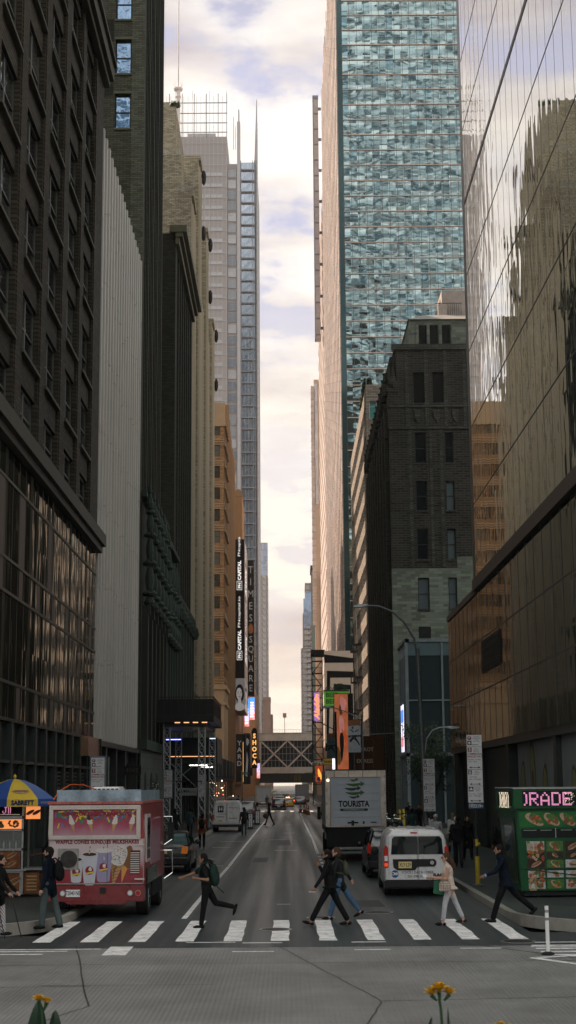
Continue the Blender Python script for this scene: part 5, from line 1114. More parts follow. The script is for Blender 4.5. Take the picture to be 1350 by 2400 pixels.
# ---- green food cart, right
def green_cart():
    t = thing('food_cart', 'green food cart covered in meal photos under a lit dot sign', 'food cart', (6.14, 40.6, 0), math.radians(3.5)); G = MATS['cart_green']; W = 2.7; D = 2.3
    b = MB(); z0, z1 = .32, 2.42
    b.loft([[(0, 0, z0), (W, 0, z0), (W, D, z0), (0.12, D, z0)], [(-.10, -.05, z1), (W, -.05, z1), (W, D+.05, z1), (-.10, D+.05, z1)]]); b.build('body', G, t, bevel=.02)
    h = MB(); h.box(-.5+.40, W, -.12, -.02, 2.46, 2.98); h.box(-.16, -.06, -.12, D, 2.46, 2.98); h.box(-.16, W, D-.1, D, 2.46, 2.98); h.box(-.2, W, -.02, D, 2.40, 2.47); h.build('header', G, t, bevel=.01)
    r = MB(); r.box(-.18, W, -.14, -.08, 2.98, 3.01); r.box(-.18, -.12, -.08, D, 2.98, 3.01); r.box(-.18, W, D-.06, D, 2.98, 3.02); r.build('header_rim', MATS['steel'], t)
    s = MB(); s.box(.08, 1.52, -.135, -.12, 2.53, 2.93); s = s.build('led_board', MATS['dark_void'], t)
    x = MB(); dots(x, ')RADE', .12, -.136, 2.88, .05, 0); 
    for i in range(36): p, q = random.uniform(1.2, 1.48), random.uniform(2.6, 2.9); x.box(p-.006, p+.006, -.146, -.136, q-.008, q+.008, 2)
    x.build('lit_dots', [MATS['led_pink'], MATS['led_violet'], MATS['led_cream']], s)
    s = MB(); s.box(-.175, -.16, .1, 1.9, 2.53, 2.93); s = s.build('led_board', MATS['dark_void'], t)
    x = MB(lambda u, n, z: (n-.04, 1.85-u, z)); dots(x, '(010)'.replace('(', ')').replace('1', 'I'), .2, -.136, 2.88, .065, 2); x.build('lit_dots', [MATS['led_pink'], MATS['led_violet'], MATS['led_cream'], MATS['led_cream']], s)
    # front face pictures: slanted plane, follow the loft
    def FT(u, n, z): return (u-.10*(z-z0)/(z1-z0)*max(0, 1-u/.5), n-.05*(z-z0)/(z1-z0)-.004, z)
    p = MB(FT); p.box(.06, W, 0-.002, 0, 1.98, 2.38, 0); p.build('wrap_banner', MATS['cart_green_pale'], t)
    for i in range(5): f = MB(FT); food(f, 'wrap', .42+.44*i, -.006, 2.18, .40); f.build('meal_picture', [MATS[q] for q in FOODM], t)
    o = MB(FT); o.box(.10, W, -.003, .0, 1.70, 1.93); o.build('serving_hatch', MATS['dark_void'], t)
    o = MB(FT); o.box(.95, .97, -.012, 0, 1.7, 1.95); [o.box(a, a+.3, -.02, -.004, 1.89, 1.905) for a in (.15, .55, 1.1, 1.5, 1.9)]; o.build('hatch_bar', MATS['steel'], t)
    rows = [(1.48, .28), (1.25, .16), (1.02, .24), (.76, .20), (.50, .26)]; kinds = [['plate', 'wrap', 'hotdog', 'plate', 'wrap'], ['plate', 'wrap', 'hotdog', 'plate', 'burger'], ['hotdog', 'wrap', 'burger', 'burger', 'plate'], ['plate', 'wrap', 'burger', 'plate', 'wrap'], ['plate', 'wrap', 'plate', 'burger', 'wrap']]
    for j, (z, hh) in enumerate(rows):
        for i in range(5):
            u = .42+.50*i; q = MB(FT); q.box(u-.22, u+.22, -.004, -.001, z-hh/2+.01, z+hh/2-.01, random.choice((4, 5, 2, 4)) if kinds[j][i] != 'hotdog' else 5)
            food(q, kinds[j][i], u, -.006, z, hh*.95 if kinds[j][i] != 'plate' else .36); q.build('meal_picture', [MATS[k] for k in FOODM], t)
    o = MB(FT); o.box(.05, W, -.02, -.004, .885, .925); o.box(.6, W, -.016, -.008, 1.15, 1.18); o.cyl((.15, -.03, .9), (1.5, -.03, .72), .012, seg=6); o.build('counter_rail', MATS['cart_green_dark'], t)
    o = MB(FT); o.box(.22, .40, -.03, -.004, .34, .37); o.box(.22, .40, -.03, -.004, .65, .68); o.box(.22, .25, -.03, -.004, .37, .65); o.box(.37, .40, -.03, -.004, .37, .65); o.build('picture_frame', MATS['brass'], t)
    # left side: shiny patterned film with a window
    ST = lambda u, n, z: (-.10*(z-z0)/(z1-z0)-.006-n, u, z)
    o = MB(ST); o.box(.25, 2.0, 0, .002, .5, 2.2); o.build('side_film', MATS['film_pattern'], t)
    o = MB(ST); o.box(.55, 1.55, .003, .006, 1.15, 2.0); o.build('side_window', MATS['clear_shop_glass'], t)
    for s_, y in ((0, .5), (0, 1.8)): pass
    for x_ in (.5, 2.2): wheel(t, x_, .45, .28, .12); wheel(t, x_, 1.9, .28, .12)
    o = MB(); o.box(.1, W, .1, D-.1, .2, .32); o.build('undercarriage', MATS['black_metal'], t)
mat('cart_green', (0.0108, 0.0720, 0.0270), .35, var=.25, scale=2); mat('cart_green_pale', (0.0180, 0.1200, 0.0300), .4, var=.3, scale=3); mat('cart_green_dark', (.02, .05, .03), .4); mat('brass', (.55, .38, .20), .35, .8); mat('film_pattern', (.05, .09, .055), .15, .7, var=.7, scale=9, bump=.01, bscale=14)
for n_, c_, s_ in (('led_pink', (1, .38, .62), .55), ('led_violet', (.6, .25, .8), .6), ('led_cream', (1, .85, .65), .5)): mat(n_, c_, .5, emit=c_, estr=s_, var=0)
green_cart()
# ---- hot dog cart, left, with its umbrella
def hot_cart():
    t = thing('hot_dog_cart', 'steel hot dog cart with lit food photos under the blue and yellow umbrella', 'food cart', (-8.05, 42.3, 0)); S = MATS['steel']
    b = MB(); b.box(-1.2, .72, 0, 1.1, .22, .86); b.build('body', S, t, bevel=.01)
    b = MB(); b.box(-1.2, .82, -.12, 1.15, .86, .90); b.build('counter', S, t, bevel=.006)
    b = MB(); [b.box(x, x+.05, y, y+.05, .9, 2.72) for x in (-1.2, .65) for y in (0, 1.0)]; b.box(-1.2, .7, 0, .06, 1.40, 1.46); b.box(-1.2, .7, 0, .06, 1.93, 1.98); b.box(-1.2, .7, 0, .06, 2.26, 2.34); b.box(-1.2, .7, 0, 1.05, 2.68, 2.73); b.build('frame_rail', S, t)
    b = MB(); b.box(-1.15, .65, .5, .52, .9, 2.68); b.build('back_panel', MATS['dark_void'], t)
    for i in range(3):
        for z, h in ((.56, .26), (.52, .24)): pass
    for (u0, u1, z0, z1, m) in ((-1.1, -.42, .9, 1.38, 0), (-.38, .62, .92, 1.38, 0)):
        q = MB(); q.box(u0, u1, .005, .02, z0, z1); q.build('photo_panel', MATS['photo_brown'], t)
    for u, z in ((.0, 1.27), (.38, 1.27), (.0, 1.04), (.38, 1.04), (-.7, 1.2)): q = MB(); food(q, 'hotdog', u, .0, z, .24); q.build('meal_picture', [MATS[k] for k in FOODM], t)
    q = MB(); q.box(-1.1, .62, -.005, 0, .3, .8); q.build('photo_panel', MATS['photo_brown'], t)
    for u in (-.6, .05, .45): q = MB(); food(q, 'hotdog', u, -.008, .55, .36); q.build('meal_picture', [MATS[k] for k in FOODM], t)
    q = MB(); q.box(-1.1, .64, .0, .02, 1.99, 2.25); q = q.build('lit_panel', MATS['lit_orange'], t)
    for u, k_ in ((.02, 'wrap'), (.42, 'plate'), (-.5, 'wrap')): f = MB(); food(f, k_, u, -.004, 2.12, .26); f.build('meal_picture', [MATS[k] for k in FOODM], q)
    q = MB(); q.box(-1.1, .64, -.01, .02, 2.36, 2.66); q = q.build('led_board', MATS['dark_void'], t)
    x = MB(); dots(x, 'I JII', -.02, -.012, 2.58, .026, 0); [x.box(-.3+.03*i, -.285+.03*i, -.02, -.012, 2.375, 2.385, 2) for i in range(30)]; x.build('lit_dots', [MATS['led_pink'], MATS['led_violet'], MATS['led_cream']], q)
    g = MB(); g.box(-1.1, .64, .01, .02, 1.47, 1.92); g.build('case_glass', MATS['case_glass'], t)
    q = MB(); q.box(.72, 1.15, .1, .9, .24, .80); q.build('side_box', MATS['photo_brown'], t, bevel=.01); q = MB(); q.box(.72, 1.25, .05, 1, .88, .91); q.build('side_shelf', S, t)
    q = MB(); [q.box(.80, 1.08, .085, .10, .32+.09*i, .36+.09*i) for i in range(5)]; q.build('grille', MATS['brass'], t)
    for u in (-.8, .4): wheel(t, u, .3, .26, .1)
    q = MB(); q.box(.72, 1.12, .2, .22, 2.25, 2.62); q = q.build('lit_panel', MATS['lit_orange'], t); f = MB(); food(f, 'hotdog', .84, .19, 2.43, .2); food(f, 'hotdog', 1.02, .18, 2.43, .2); f.build('meal_picture', [MATS[k] for k in FOODM], q)
    for i in range(7):
        o = MB(); o.lathe([(.026, 0), (.028, .13), (.012, .17), (.012, .20), (.016, .205)], seg=8); o = o.build('sauce_bottle', MATS['bottle_white'] if i % 2 else MATS['bottle_green'], None); o.location = (-8.0+.085*i, 42.42, 1.46); tag(o, 'small sauce bottle lined up behind the glass of the hot dog cart', 'bottle', 'sauce bottles in the hot dog cart')
    # umbrella
    u = thing('cart_umbrella', 'large blue and yellow umbrella with hot dog lettering over the left cart', 'umbrella', (-7.68, 42.6, 0)); c = MB(); n = 8; R = 1.12
    off = PI/8-PI/2
    def P(a, r, z): return (r*math.cos(a), r*math.sin(a), z)
    for i in range(n):
        a0 = off+2*PI*i/n-PI/8; a1 = a0+2*PI/n; K = 5
        for j in range(K):
            f0, f1 = j/K, (j+1)/K; zz = lambda f: 3.36-.56*f**1.7
            c.add([P(a0, R*f0, zz(f0)), P(a1, R*f0, zz(f0)), P(a1, R*f1, zz(f1)), P(a0, R*f1, zz(f1))], [(0,1,2,3)], i % 2)
        c.add([P(a0, R, 2.80), P(a1, R, 2.80), P(a1, R*1.01, 2.60), P(a0, R*1.01, 2.60)], [(0,1,2,3)], i % 2)
    c.build('canopy', [MATS['umb_yellow'], MATS['umb_blue']], u)
    q = MB(); [q.cyl((0, 0, 3.34), P(off-PI/8+2*PI*i/n, R, 2.79), .012, seg=5) for i in range(n)]; q.build('ribs', MATS['galvanised'], u)
    q = MB(); q.cyl((0, 0, .5), (0, 0, 3.38), .022, seg=8); q.build('pole', MATS['galvanised'], u); q = MB(); q.ell((0, 0, 3.42), (.045, .045, .06)); q.build('finial', MATS['umb_yellow'], u)
    am = off; ca, sa = math.cos(am), math.sin(am)
    for k_, (am, body, m) in enumerate(((off, 'SABRETT', 'umb_navy'), (off+PI/4, 'HOT DOG ON A ROLL', 'umb_cream'), (off-PI/4, 'ON A ROLL', 'umb_cream'), (off+PI/2, 'SABRETT', 'umb_navy'))):
        ca, sa = math.cos(am), math.sin(am); rr = R*math.cos(PI/8)+.012
        x = MB(lambda a, n_, z, ca=ca, sa=sa: (ca*(rr+n_)-sa*a, sa*(rr+n_)+ca*a, z)); put_text(x, body, 0, .012, 2.70, .17 if len(body) < 8 else .08, sx=.92 if len(body) < 8 else .8, bold=.008 if len(body) < 8 else .001); x.build('lettering', MATS[m], u)
    ca, sa = math.cos(off), math.sin(off); rp = .78*R*math.cos(PI/8)
    x = MB(lambda a, n_, z: (ca*(rp+(-(z))*.93)-sa*a, sa*(rp+(-(z))*.93)+ca*a, 3.36-.56*.78**1.7+z*.62+.02+n_)); blob(x, 0, .0, 0, .22, .08, 0, 0, j=.02); blob(x, 0, .004, .005, .24, .035, 0, 1, j=.02); x.build('hot_dog_emblem', [MATS['cream_bun'], MATS['meat_brown']], u)
    for k_ in range(12): pass
mat('photo_brown', (.26, .085, .03), .35, var=.5, scale=7); mat('lit_orange', (.9, .35, .12), .4, var=.4, scale=8, emit=(1, .33, .10), estr=.55); mat('bottle_white', (.6, .6, .6), .3); mat('bottle_green', (.04, .12, .05), .3)
mat('umb_yellow', (.62, .42, .04), .5, var=.1); mat('umb_blue', (.035, .09, .33), .45, var=.12); mat('umb_navy', (.01, .02, .09), .5, var=0); mat('umb_cream', (.6, .58, .4), .5, var=0)
m_ = bpy.data.materials.new('case_glass'); m_.use_nodes = True; MATS['case_glass'] = m_; b_ = m_.node_tree.nodes['Principled BSDF']; b_.inputs['Alpha'].default_value = .25; b_.inputs['Roughness'].default_value = .05; b_.inputs['Base Color'].default_value = (.5, .55, .55, 1)
hot_cart()
# ---- ice cream truck
def ice_truck():
    t = thing('ice_cream_truck', 'pink ice cream truck seen from behind with painted cones and cups on its rear', 'ice cream truck', (-4.66, 37.2, 0), math.radians(-.8)); P = MATS['pink_paint']; h = 1.17; L = 4.9
    b = MB(); b.loft([[(-h+.03, 0, .74), (h-.03, 0, .74), (h-.02, 0, 1.8), (h-.1, 0, 2.72), (-h-.02, 0, 2.72), (-h-.03, 0, 1.8)], [(-h+.03, L, .74), (h, L, .74), (h, L, 1.8), (h-.07, L, 2.72), (-h, L, 2.72), (-h, L, 1.8)]]); b.build('body', P, t, bevel=.03)
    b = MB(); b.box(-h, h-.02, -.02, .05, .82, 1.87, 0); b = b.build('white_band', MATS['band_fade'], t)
    b = MB(); b.box(-h-.02, h, -.14, .12, .40, .78); b.prism([(-h-.02, .4), (-h+.4, .4), (-h+.5, .33), (h-.5, .33), (h-.4, .4), (h, .4), (h, .5), (-h-.02, .5)], -.13, .1, 'y'); b.build('bumper', MATS['pink_bumper'], t, bevel=.02)
    f = MB(); f.box(-h-.01, h-.12, -.07, .0, 2.58, 2.68); f.box(-h-.01, h-.12, -.07, 0, 1.86, 1.96); f.box(-h-.01, -h+.09, -.07, 0, 1.96, 2.58); f.box(h-.22, h-.12, -.07, 0, 1.96, 2.58); f.build('window_frame', MATS['cream_trim'], t, bevel=.01)
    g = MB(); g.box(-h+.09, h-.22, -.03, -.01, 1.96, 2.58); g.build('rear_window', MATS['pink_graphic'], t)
    s = MB()
    for i in range(95):
        u, z, a = random.uniform(-h+.14, h-.28), 2.55-abs(random.gauss(0, .13)), random.uniform(0, PI); z = max(z, 2.15); dx, dz = math.cos(a), math.sin(a); l, w = .065, .016
        s.add([(u-dx*l+dz*w, -.033-i*1e-5, z-dz*l-dx*w), (u+dx*l+dz*w, -.033-i*1e-5, z+dz*l-dx*w), (u+dx*l-dz*w, -.033-i*1e-5, z+dz*l+dx*w), (u-dx*l-dz*w, -.033-i*1e-5, z-dz*l+dx*w)], [(0,1,2,3)], i % 4)
    s.build('sprinkles', [MATS[k] for k in ('spr_yellow', 'spr_blue', 'spr_green', 'spr_orange')], t)
    for u, r, cm in ((-.62, .25, 0), (-.18, .25, 1), (.42, -.2, 0), (.84, -.2, 0)):
        q = MB(); T2 = lambda a, n, z, u=u, r=r: (u+a*math.cos(r)-z*math.sin(r)*-1*0+z*-math.sin(-r)*-1, n, 2.25+z)
        q.T = T2; q.add([(-.06, -.036, 0), (.06, -.036, 0), (.0, -.036, -.25)], [(0,1,2)], 0)
        for z, w in ((.0, .075), (.05, .065), (.10, .05), (.15, .03)): blob(q, 0, -.037-z*.02, z+.01, w, .04, 0, 1 if not cm or z < .06 else 2, j=.02)
        q.build('painted_cone', [MATS['cone_tan'], MATS['cream_white'], MATS['choc_brown']], t)
    x = MB(); put_text(x, 'NEWYORKICECREAM.NYC', -.02, -.04, 2.47, .115, sx=1.22, bold=.006); x.build('lettering', MATS['letter_maroon'], t)
    x = MB(); put_text(x, 'WAFFLE CONES SUNDAES MILKSHAKES', .0, -.024, 1.80, .125, sx=.86, bold=.006, spacing=1.08); x.build('lettering', MATS['letter_maroon'], t)
    # cups
    for u, w0, w1, z0, z1, m in ((.16, .15, .22, .85, 1.60, 'cup_violet'), (-.18, .13, .20, .78, 1.52, 'cup_white'), (-.50, .12, .16, .84, 1.4, 'cup_white')):
        q = MB(); n = -.024-(.004 if u < .1 else 0); q.add([(u-w0, n, z0+.03), (u-w0*.6, n, z0), (u+w0*.6, n, z0), (u+w0, n, z0+.03), (u+w1, n, z1), (u-w1, n, z1)], [(0,1,2,3,4,5)], 0)
        blob(q, u, n-.002, z1, w1, .06, 0, 1, j=0, k=20); blob(q, u, n-.003, z1-.01, w1*.85, .042, 0, 2 if m == 'cup_white' else 1, j=0, k=20)
        blob(q, u, n-.004, (z0+z1)/2-.02, .10, .10, 0, 3, j=0, k=18); blob(q, u+.02, n-.005, (z0+z1)/2+.01, .04, .05, 0, 1, j=.1)
        q.add([(u-.10, n-.006, (z0+z1)/2-.12), (u+.11, n-.006, (z0+z1)/2-.08), (u+.11, n-.006, (z0+z1)/2-.04), (u-.10, n-.006, (z0+z1)/2-.08)], [(0,1,2,3)], 4)
        for k in range(5): q.add([(u-.02+.006*k, n-.006, z1+.0+.045*k), (u+.0+.006*k, n-.006, z1+.0+.045*k), (u+.006+.006*k, n-.006, z1+.045+.045*k), (u-.014+.006*k, n-.006, z1+.045+.045*k)], [(0,1,2,3)], 3 if k % 2 else 1)
        q.build('painted_cup', [MATS[m], MATS['cream_white'], MATS['choc_brown'], MATS['letter_maroon'], MATS['spr_yellow']], t)
    q = MB(); q.add([(.36, -.028, 1.30), (.68, -.028, 1.36), (.42, -.028, .80), (.38, -.028, .80)], [(0,1,2,3)], 0)
    for i in range(7):
        a = i/7; q.add([(.36+.02*a, -.029, 1.30-.5*a), (.37+.02*a, -.029, 1.285-.5*a), (.68-.26*a*1, -.029, 1.36-.56*a-.0), (.68-.26*a, -.029, 1.375-.56*a)], [(0,1,2,3)], 3)
        q.add([(.38+.04*i, -.0295, 1.31), (.395+.04*i, -.0295, 1.31), (.40+.005*i, -.0295, .86+.06*i), (.39+.005*i, -.0295, .86+.06*i)], [(0,1,2,3)], 3)
    blob(q, .55, -.031, 1.50, .19, .24, -.15, 1, j=.05, k=22); blob(q, .52, -.0315, 1.34, .17, .10, .1, 1, j=.05)
    for i in range(90): a, r = random.random()*2*PI, math.sqrt(random.random()); u, z = .55+.17*r*math.cos(a), 1.48+.23*r*math.sin(a); q.add([(u-.013, -.033, z-.006), (u+.013, -.033, z-.004), (u+.013, -.033, z+.006), (u-.013, -.033, z+.004)], [(0,1,2,3)], 4+i % 3)
    q.build('painted_cone', [MATS['cone_tan'], MATS['cream_white'], MATS['choc_brown'], MATS['cone_dark'], MATS['spr_blue'], MATS['spr_orange'], MATS['spr_green']], t)
    q = MB(); q.add([(.60, -.0265, 1.20), (.78, -.0265, 1.26), (.60, -.0265, .82)], [(0,1,2)], 0); blob(q, .75, -.0268, 1.45, .13, .26, -.1, 1, j=.08, k=24); q.build('painted_cone', [MATS['cone_plain'], MATS['nut_brown']], t)
    # fan housing, vent, seam, hinges, lamps
    q = MB(); q.box(-.95, -.45, -.05, -.01, 1.15, 1.65); q = q.build('fan_housing', MATS['steel_worn'], t, bevel=.01); w = MB(); w.cyl((-.68, -.075, 1.40), (-.68, -.03, 1.40), .205, seg=28); w.build('fan_cover', MATS['fan_dark'], q, bevel=.01)
    q = MB(); q.box(.80, 1.05, -.03, -.01, 1.03, 1.60); q = q.build('vent', MATS['pink_bumper'], t); w = MB(); [w.box(.815, 1.035, -.045, -.03, 1.06+.052*i, 1.085+.052*i) for i in range(10)]; w.build('vent_slats', MATS['cream_trim'], q); w = MB(); w.box(.81, 1.04, -.032, -.029, 1.045, 1.585); w.build('vent_opening', MATS['dark_void'], q)
    q = MB(); q.box(.245, .255, -.026, -.02, .80, 1.86); q.box(-h, h-.03, -.02, -.005, .785, .80); q.build('door_seam', MATS['ink_black'], t)
    for z in (1.73, .92): q = MB(); q.box(.92, 1.16, -.045, -.02, z-.018, z+.018); q.build('hinge', MATS['cream_trim'], t)
    q = MB(); q.box(.16, .20, -.05, -.02, 1.36, 1.47); q.build('door_handle', MATS['chrome'], t)
    for u, m in ((-.80, 'lamp_clear'), (.83, 'lamp_clear'), (1.02, 'tail_red')): q = MB(); q.cyl((u, -.165, .60), (u, -.13, .60), .07, seg=18); q = q.build('tail_lamp', MATS['steel_worn'], t); w = MB(); w.cyl((u, -.172, .60), (u, -.16, .60), .053, seg=16); w.build('lens', MATS[m], q)
    plate(t, -.55, -.145, .60, '72040·NE', 'plate_white', .34, .17)
    q = MB(); q.box(.10, .24, -.17, -.13, .60, .73); q.build('step_bracket', MATS['black_plastic'], t)
    r = MB(); r.box(-h-.05, h-.06, -.06, L, 2.70, 2.77); r = r.build('roof_trim', MATS['trim_confetti'], t, bevel=.01)
    r = MB(); r.box(-h+.15, h-.12, .05, .10, 2.77, 3.05); r.box(-h+.15, -h+.2, .1, 4.6, 2.77, 3.03); r.box(h-.17, h-.12, .1, 4.6, 2.77, 3.03); r.build('roof_coaming', MATS['sky_graphic'], t)
    r = MB(); r.box(-.28, .42, .9, 1.9, 2.95, 3.12); r = r.build('roof_air_conditioner', MATS['white_paint'], t, bevel=.03); w = MB(); [w.box(-.24+.11*i, -.17+.11*i, .885, .9, 3.0, 3.075) for i in range(6)]; w.build('grille', MATS['black_plastic'], r)
    w = MB(); pts = [(-.2, .9, 3.06), (-.45, .7, 3.17), (-.75, .4, 3.18), (-.98, .1, 3.02), (-1.08, -.05, 2.82)]; w.tube(pts, .013, 6); w.build('orange_cable', MATS['orange_hose'], t)
    rv = MB()
    for i in range(16):
        for zz in (2.63, 1.91): rv.ell((-h+.06+.14*i, -.072, zz), (.011, .006, .011), 6, 4)
    for i in range(14):
        for uu in (-h+.05, h-.04): rv.ell((uu, -.026, .86+.07*i), (.009, .006, .009), 6, 4)
    rv.build('rivets', MATS['steel_worn'], t); q = MB(); q.box(-h-.02, h-.03, -.03, -.02, .80, .83); q.box(h-.05, h-.03, -.03, -.005, .8, 1.86); q.box(-h-.01, -h+.01, -.03, -.005, .8, 1.86); q.build('edge_trim', MATS['steel_worn'], t)
    # right side: sliding window panel and door graphics, mirror
    q = MB(); q.box(h-.055, h+.012, .25, 1.1, 1.30, 2.45); q.build('side_window_frame', MATS['cream_trim'], t); q = MB(); q.box(h-.045, h+.016, .33, 1.02, 1.38, 2.37); q.build('side_window', MATS['car_glass2'], t)
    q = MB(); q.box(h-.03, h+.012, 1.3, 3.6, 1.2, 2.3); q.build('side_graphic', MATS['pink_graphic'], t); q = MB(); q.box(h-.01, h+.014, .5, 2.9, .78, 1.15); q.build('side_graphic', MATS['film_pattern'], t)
    for i in range(2): q = MB(); q.tube([(h, L-.3, 2.3-.9*i), (h+.22, L-.2, 2.3-.9*i), (h+.24, L-.2, 1.6-.9*i+.1), (h+.02, L-.3, 1.55-.9*i)], .015, 6); q.build('mirror_arm', MATS['chrome'], t)
    q = MB(); q.box(h+.1, h+.27, L-.22, L-.17, 1.65, 2.15); q.build('side_mirror', MATS['black_plastic'], t)
    for s_ in (-1, 1):
        for y in (1.15, 4.1): wheel(t, s_*(h-.16), y, .42, .30)
    q = MB(); q.box(-h+.2, h-.2, .1, L-.2, .42, .74); q.box(-h, h-.02, 2, 4.3, .38, .78); q.build('chassis', MATS['dark_void'], t)
mat('pink_paint', (.26, .042, .048), .34, .05, var=.28, scale=1.6, kind='coat', streak=1, local=1); paint('pink_bumper', (.19, .032, .036)); mat('cream_trim', (.46, .40, .37), .45); mat('steel_worn', (.30, .29, .27), .4, .6, scale=8); mat('fan_dark', (.035, .03, .028), .4, var=.4, scale=8); mat('sky_graphic', (.22, .28, .33), .4, var=.5, scale=3); mat('trim_confetti', (.36, .10, .09), .5, var=.6, scale=16); mat('orange_hose', (.6, .10, .02), .5)
for n_, c_ in (('spr_yellow', (.5, .38, .04)), ('spr_blue', (.05, .16, .35)), ('spr_green', (.03, .14, .07)), ('spr_orange', (.42, .10, .04)), ('cone_tan', (.38, .22, .10)), ('cone_dark', (.16, .07, .025)), ('cone_plain', (.50, .24, .06)), ('nut_brown', (.16, .07, .02)), ('cream_white', (.52, .48, .46)), ('choc_brown', (.05, .02, .012)), ('letter_maroon', (.20, .015, .03)), ('cup_white', (.42, .42, .47)), ('cup_violet', (.25, .22, .34))): mat(n_, c_, .5, var=.08)
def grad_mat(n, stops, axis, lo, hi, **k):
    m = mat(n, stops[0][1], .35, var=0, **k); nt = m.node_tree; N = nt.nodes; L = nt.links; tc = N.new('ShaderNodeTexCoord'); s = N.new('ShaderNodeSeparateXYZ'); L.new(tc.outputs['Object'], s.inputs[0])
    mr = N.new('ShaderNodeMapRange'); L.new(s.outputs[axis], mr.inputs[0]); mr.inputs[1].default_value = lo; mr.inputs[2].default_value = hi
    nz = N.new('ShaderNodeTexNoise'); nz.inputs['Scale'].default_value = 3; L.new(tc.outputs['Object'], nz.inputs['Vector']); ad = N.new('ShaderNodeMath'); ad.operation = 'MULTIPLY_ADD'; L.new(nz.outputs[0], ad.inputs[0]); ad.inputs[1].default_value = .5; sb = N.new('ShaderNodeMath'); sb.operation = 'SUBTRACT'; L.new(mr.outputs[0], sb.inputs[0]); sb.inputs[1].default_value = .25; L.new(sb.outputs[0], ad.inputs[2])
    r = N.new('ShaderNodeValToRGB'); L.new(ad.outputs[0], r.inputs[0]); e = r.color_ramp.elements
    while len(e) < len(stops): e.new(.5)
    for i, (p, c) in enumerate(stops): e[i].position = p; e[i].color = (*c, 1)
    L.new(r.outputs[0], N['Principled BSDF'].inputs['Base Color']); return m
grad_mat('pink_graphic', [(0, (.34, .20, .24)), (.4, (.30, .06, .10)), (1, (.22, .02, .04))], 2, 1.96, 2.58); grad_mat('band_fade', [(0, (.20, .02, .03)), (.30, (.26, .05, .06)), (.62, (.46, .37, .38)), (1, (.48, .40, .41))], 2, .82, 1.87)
ice_truck()
# ------------------------------------------------------------ people: one continuous skin grown round a posed skeleton
for n_, c_ in (('skin_light', (.42, .25, .19)), ('skin_tan', (.26, .14, .095)), ('skin_dark', (.09, .05, .035)), ('cloth_black', (.006, .006, .007)), ('cloth_charcoal', (.014, .015, .016)), ('cloth_navy', (.004, .007, .015)), ('cloth_white', (.60, .57, .55)), ('cloth_cream', (.55, .44, .38)), ('cloth_grey', (.40, .40, .42)), ('cloth_green', (.015, .032, .027)), ('denim', (.05, .10, .17)), ('denim_pale', (.16, .24, .32)), ('cloth_orange', (.22, .06, .03)), ('cloth_teal', (.03, .055, .06)), ('cloth_brown', (.06, .045, .035)), ('cloth_blue', (.20, .27, .42)), ('shoe_black', (.008, .008, .009)), ('shoe_white', (.55, .55, .54)), ('hair_black', (.010, .008, .007)), ('hair_brown', (.05, .03, .018)), ('hair_fair', (.22, .15, .08)), ('slate_trousers', (.065, .085, .085)), ('eye_dark', (.01, .008, .008)), ('lip', (.25, .08, .07)), ('cap_white', (.65, .65, .66)), ('cloth_olive', (.06, .065, .045)), ('cloth_stripe', (.5, .47, .47))): mat(n_, c_, .75 if 'shoe' not in n_ else .3, spec=.12, var=.18, scale=9, bump=.03 if 'cloth' in n_ or 'denim' in n_ or 'trousers' in n_ else 0, bscale=11, local=1)
def stripes():
    m = MATS['cloth_stripe']; N = m.node_tree.nodes; L = m.node_tree.links; w = N.new('ShaderNodeTexWave'); w.bands_direction = 'DIAGONAL'; w.inputs['Scale'].default_value = 9; tc = N.new('ShaderNodeTexCoord'); L.new(tc.outputs['Object'], w.inputs['Vector'])
    r = N.new('ShaderNodeValToRGB'); r.color_ramp.elements[0].color = (.55, .52, .52, 1); r.color_ramp.elements[1].color = (.10, .05, .09, 1); r.color_ramp.elements[0].position = .72; r.color_ramp.elements[1].position = .8; L.new(w.outputs[1], r.inputs[0]); L.new(r.outputs[0], N['Principled BSDF'].inputs['Base Color'])
stripes()
def D(a): return math.radians(a)
def remesh(mb, voxel, name='body', smooth=2):
    me = mb.mesh(name, []); o = bpy.data.objects.new('t', me); COL.objects.link(o)
    m = o.modifiers.new('r', 'REMESH'); m.mode = 'VOXEL'; m.voxel_size = voxel; m.use_smooth_shade = True
    if smooth: s = o.modifiers.new('s', 'SMOOTH'); s.iterations = smooth; s.factor = .5
    dg = bpy.context.evaluated_depsgraph_get(); r = bpy.data.meshes.new_from_object(o.evaluated_get(dg)); bpy.data.objects.remove(o); bpy.data.meshes.remove(me)
    r.polygons.foreach_set('use_smooth', [True]*len(r.polygons)); return r
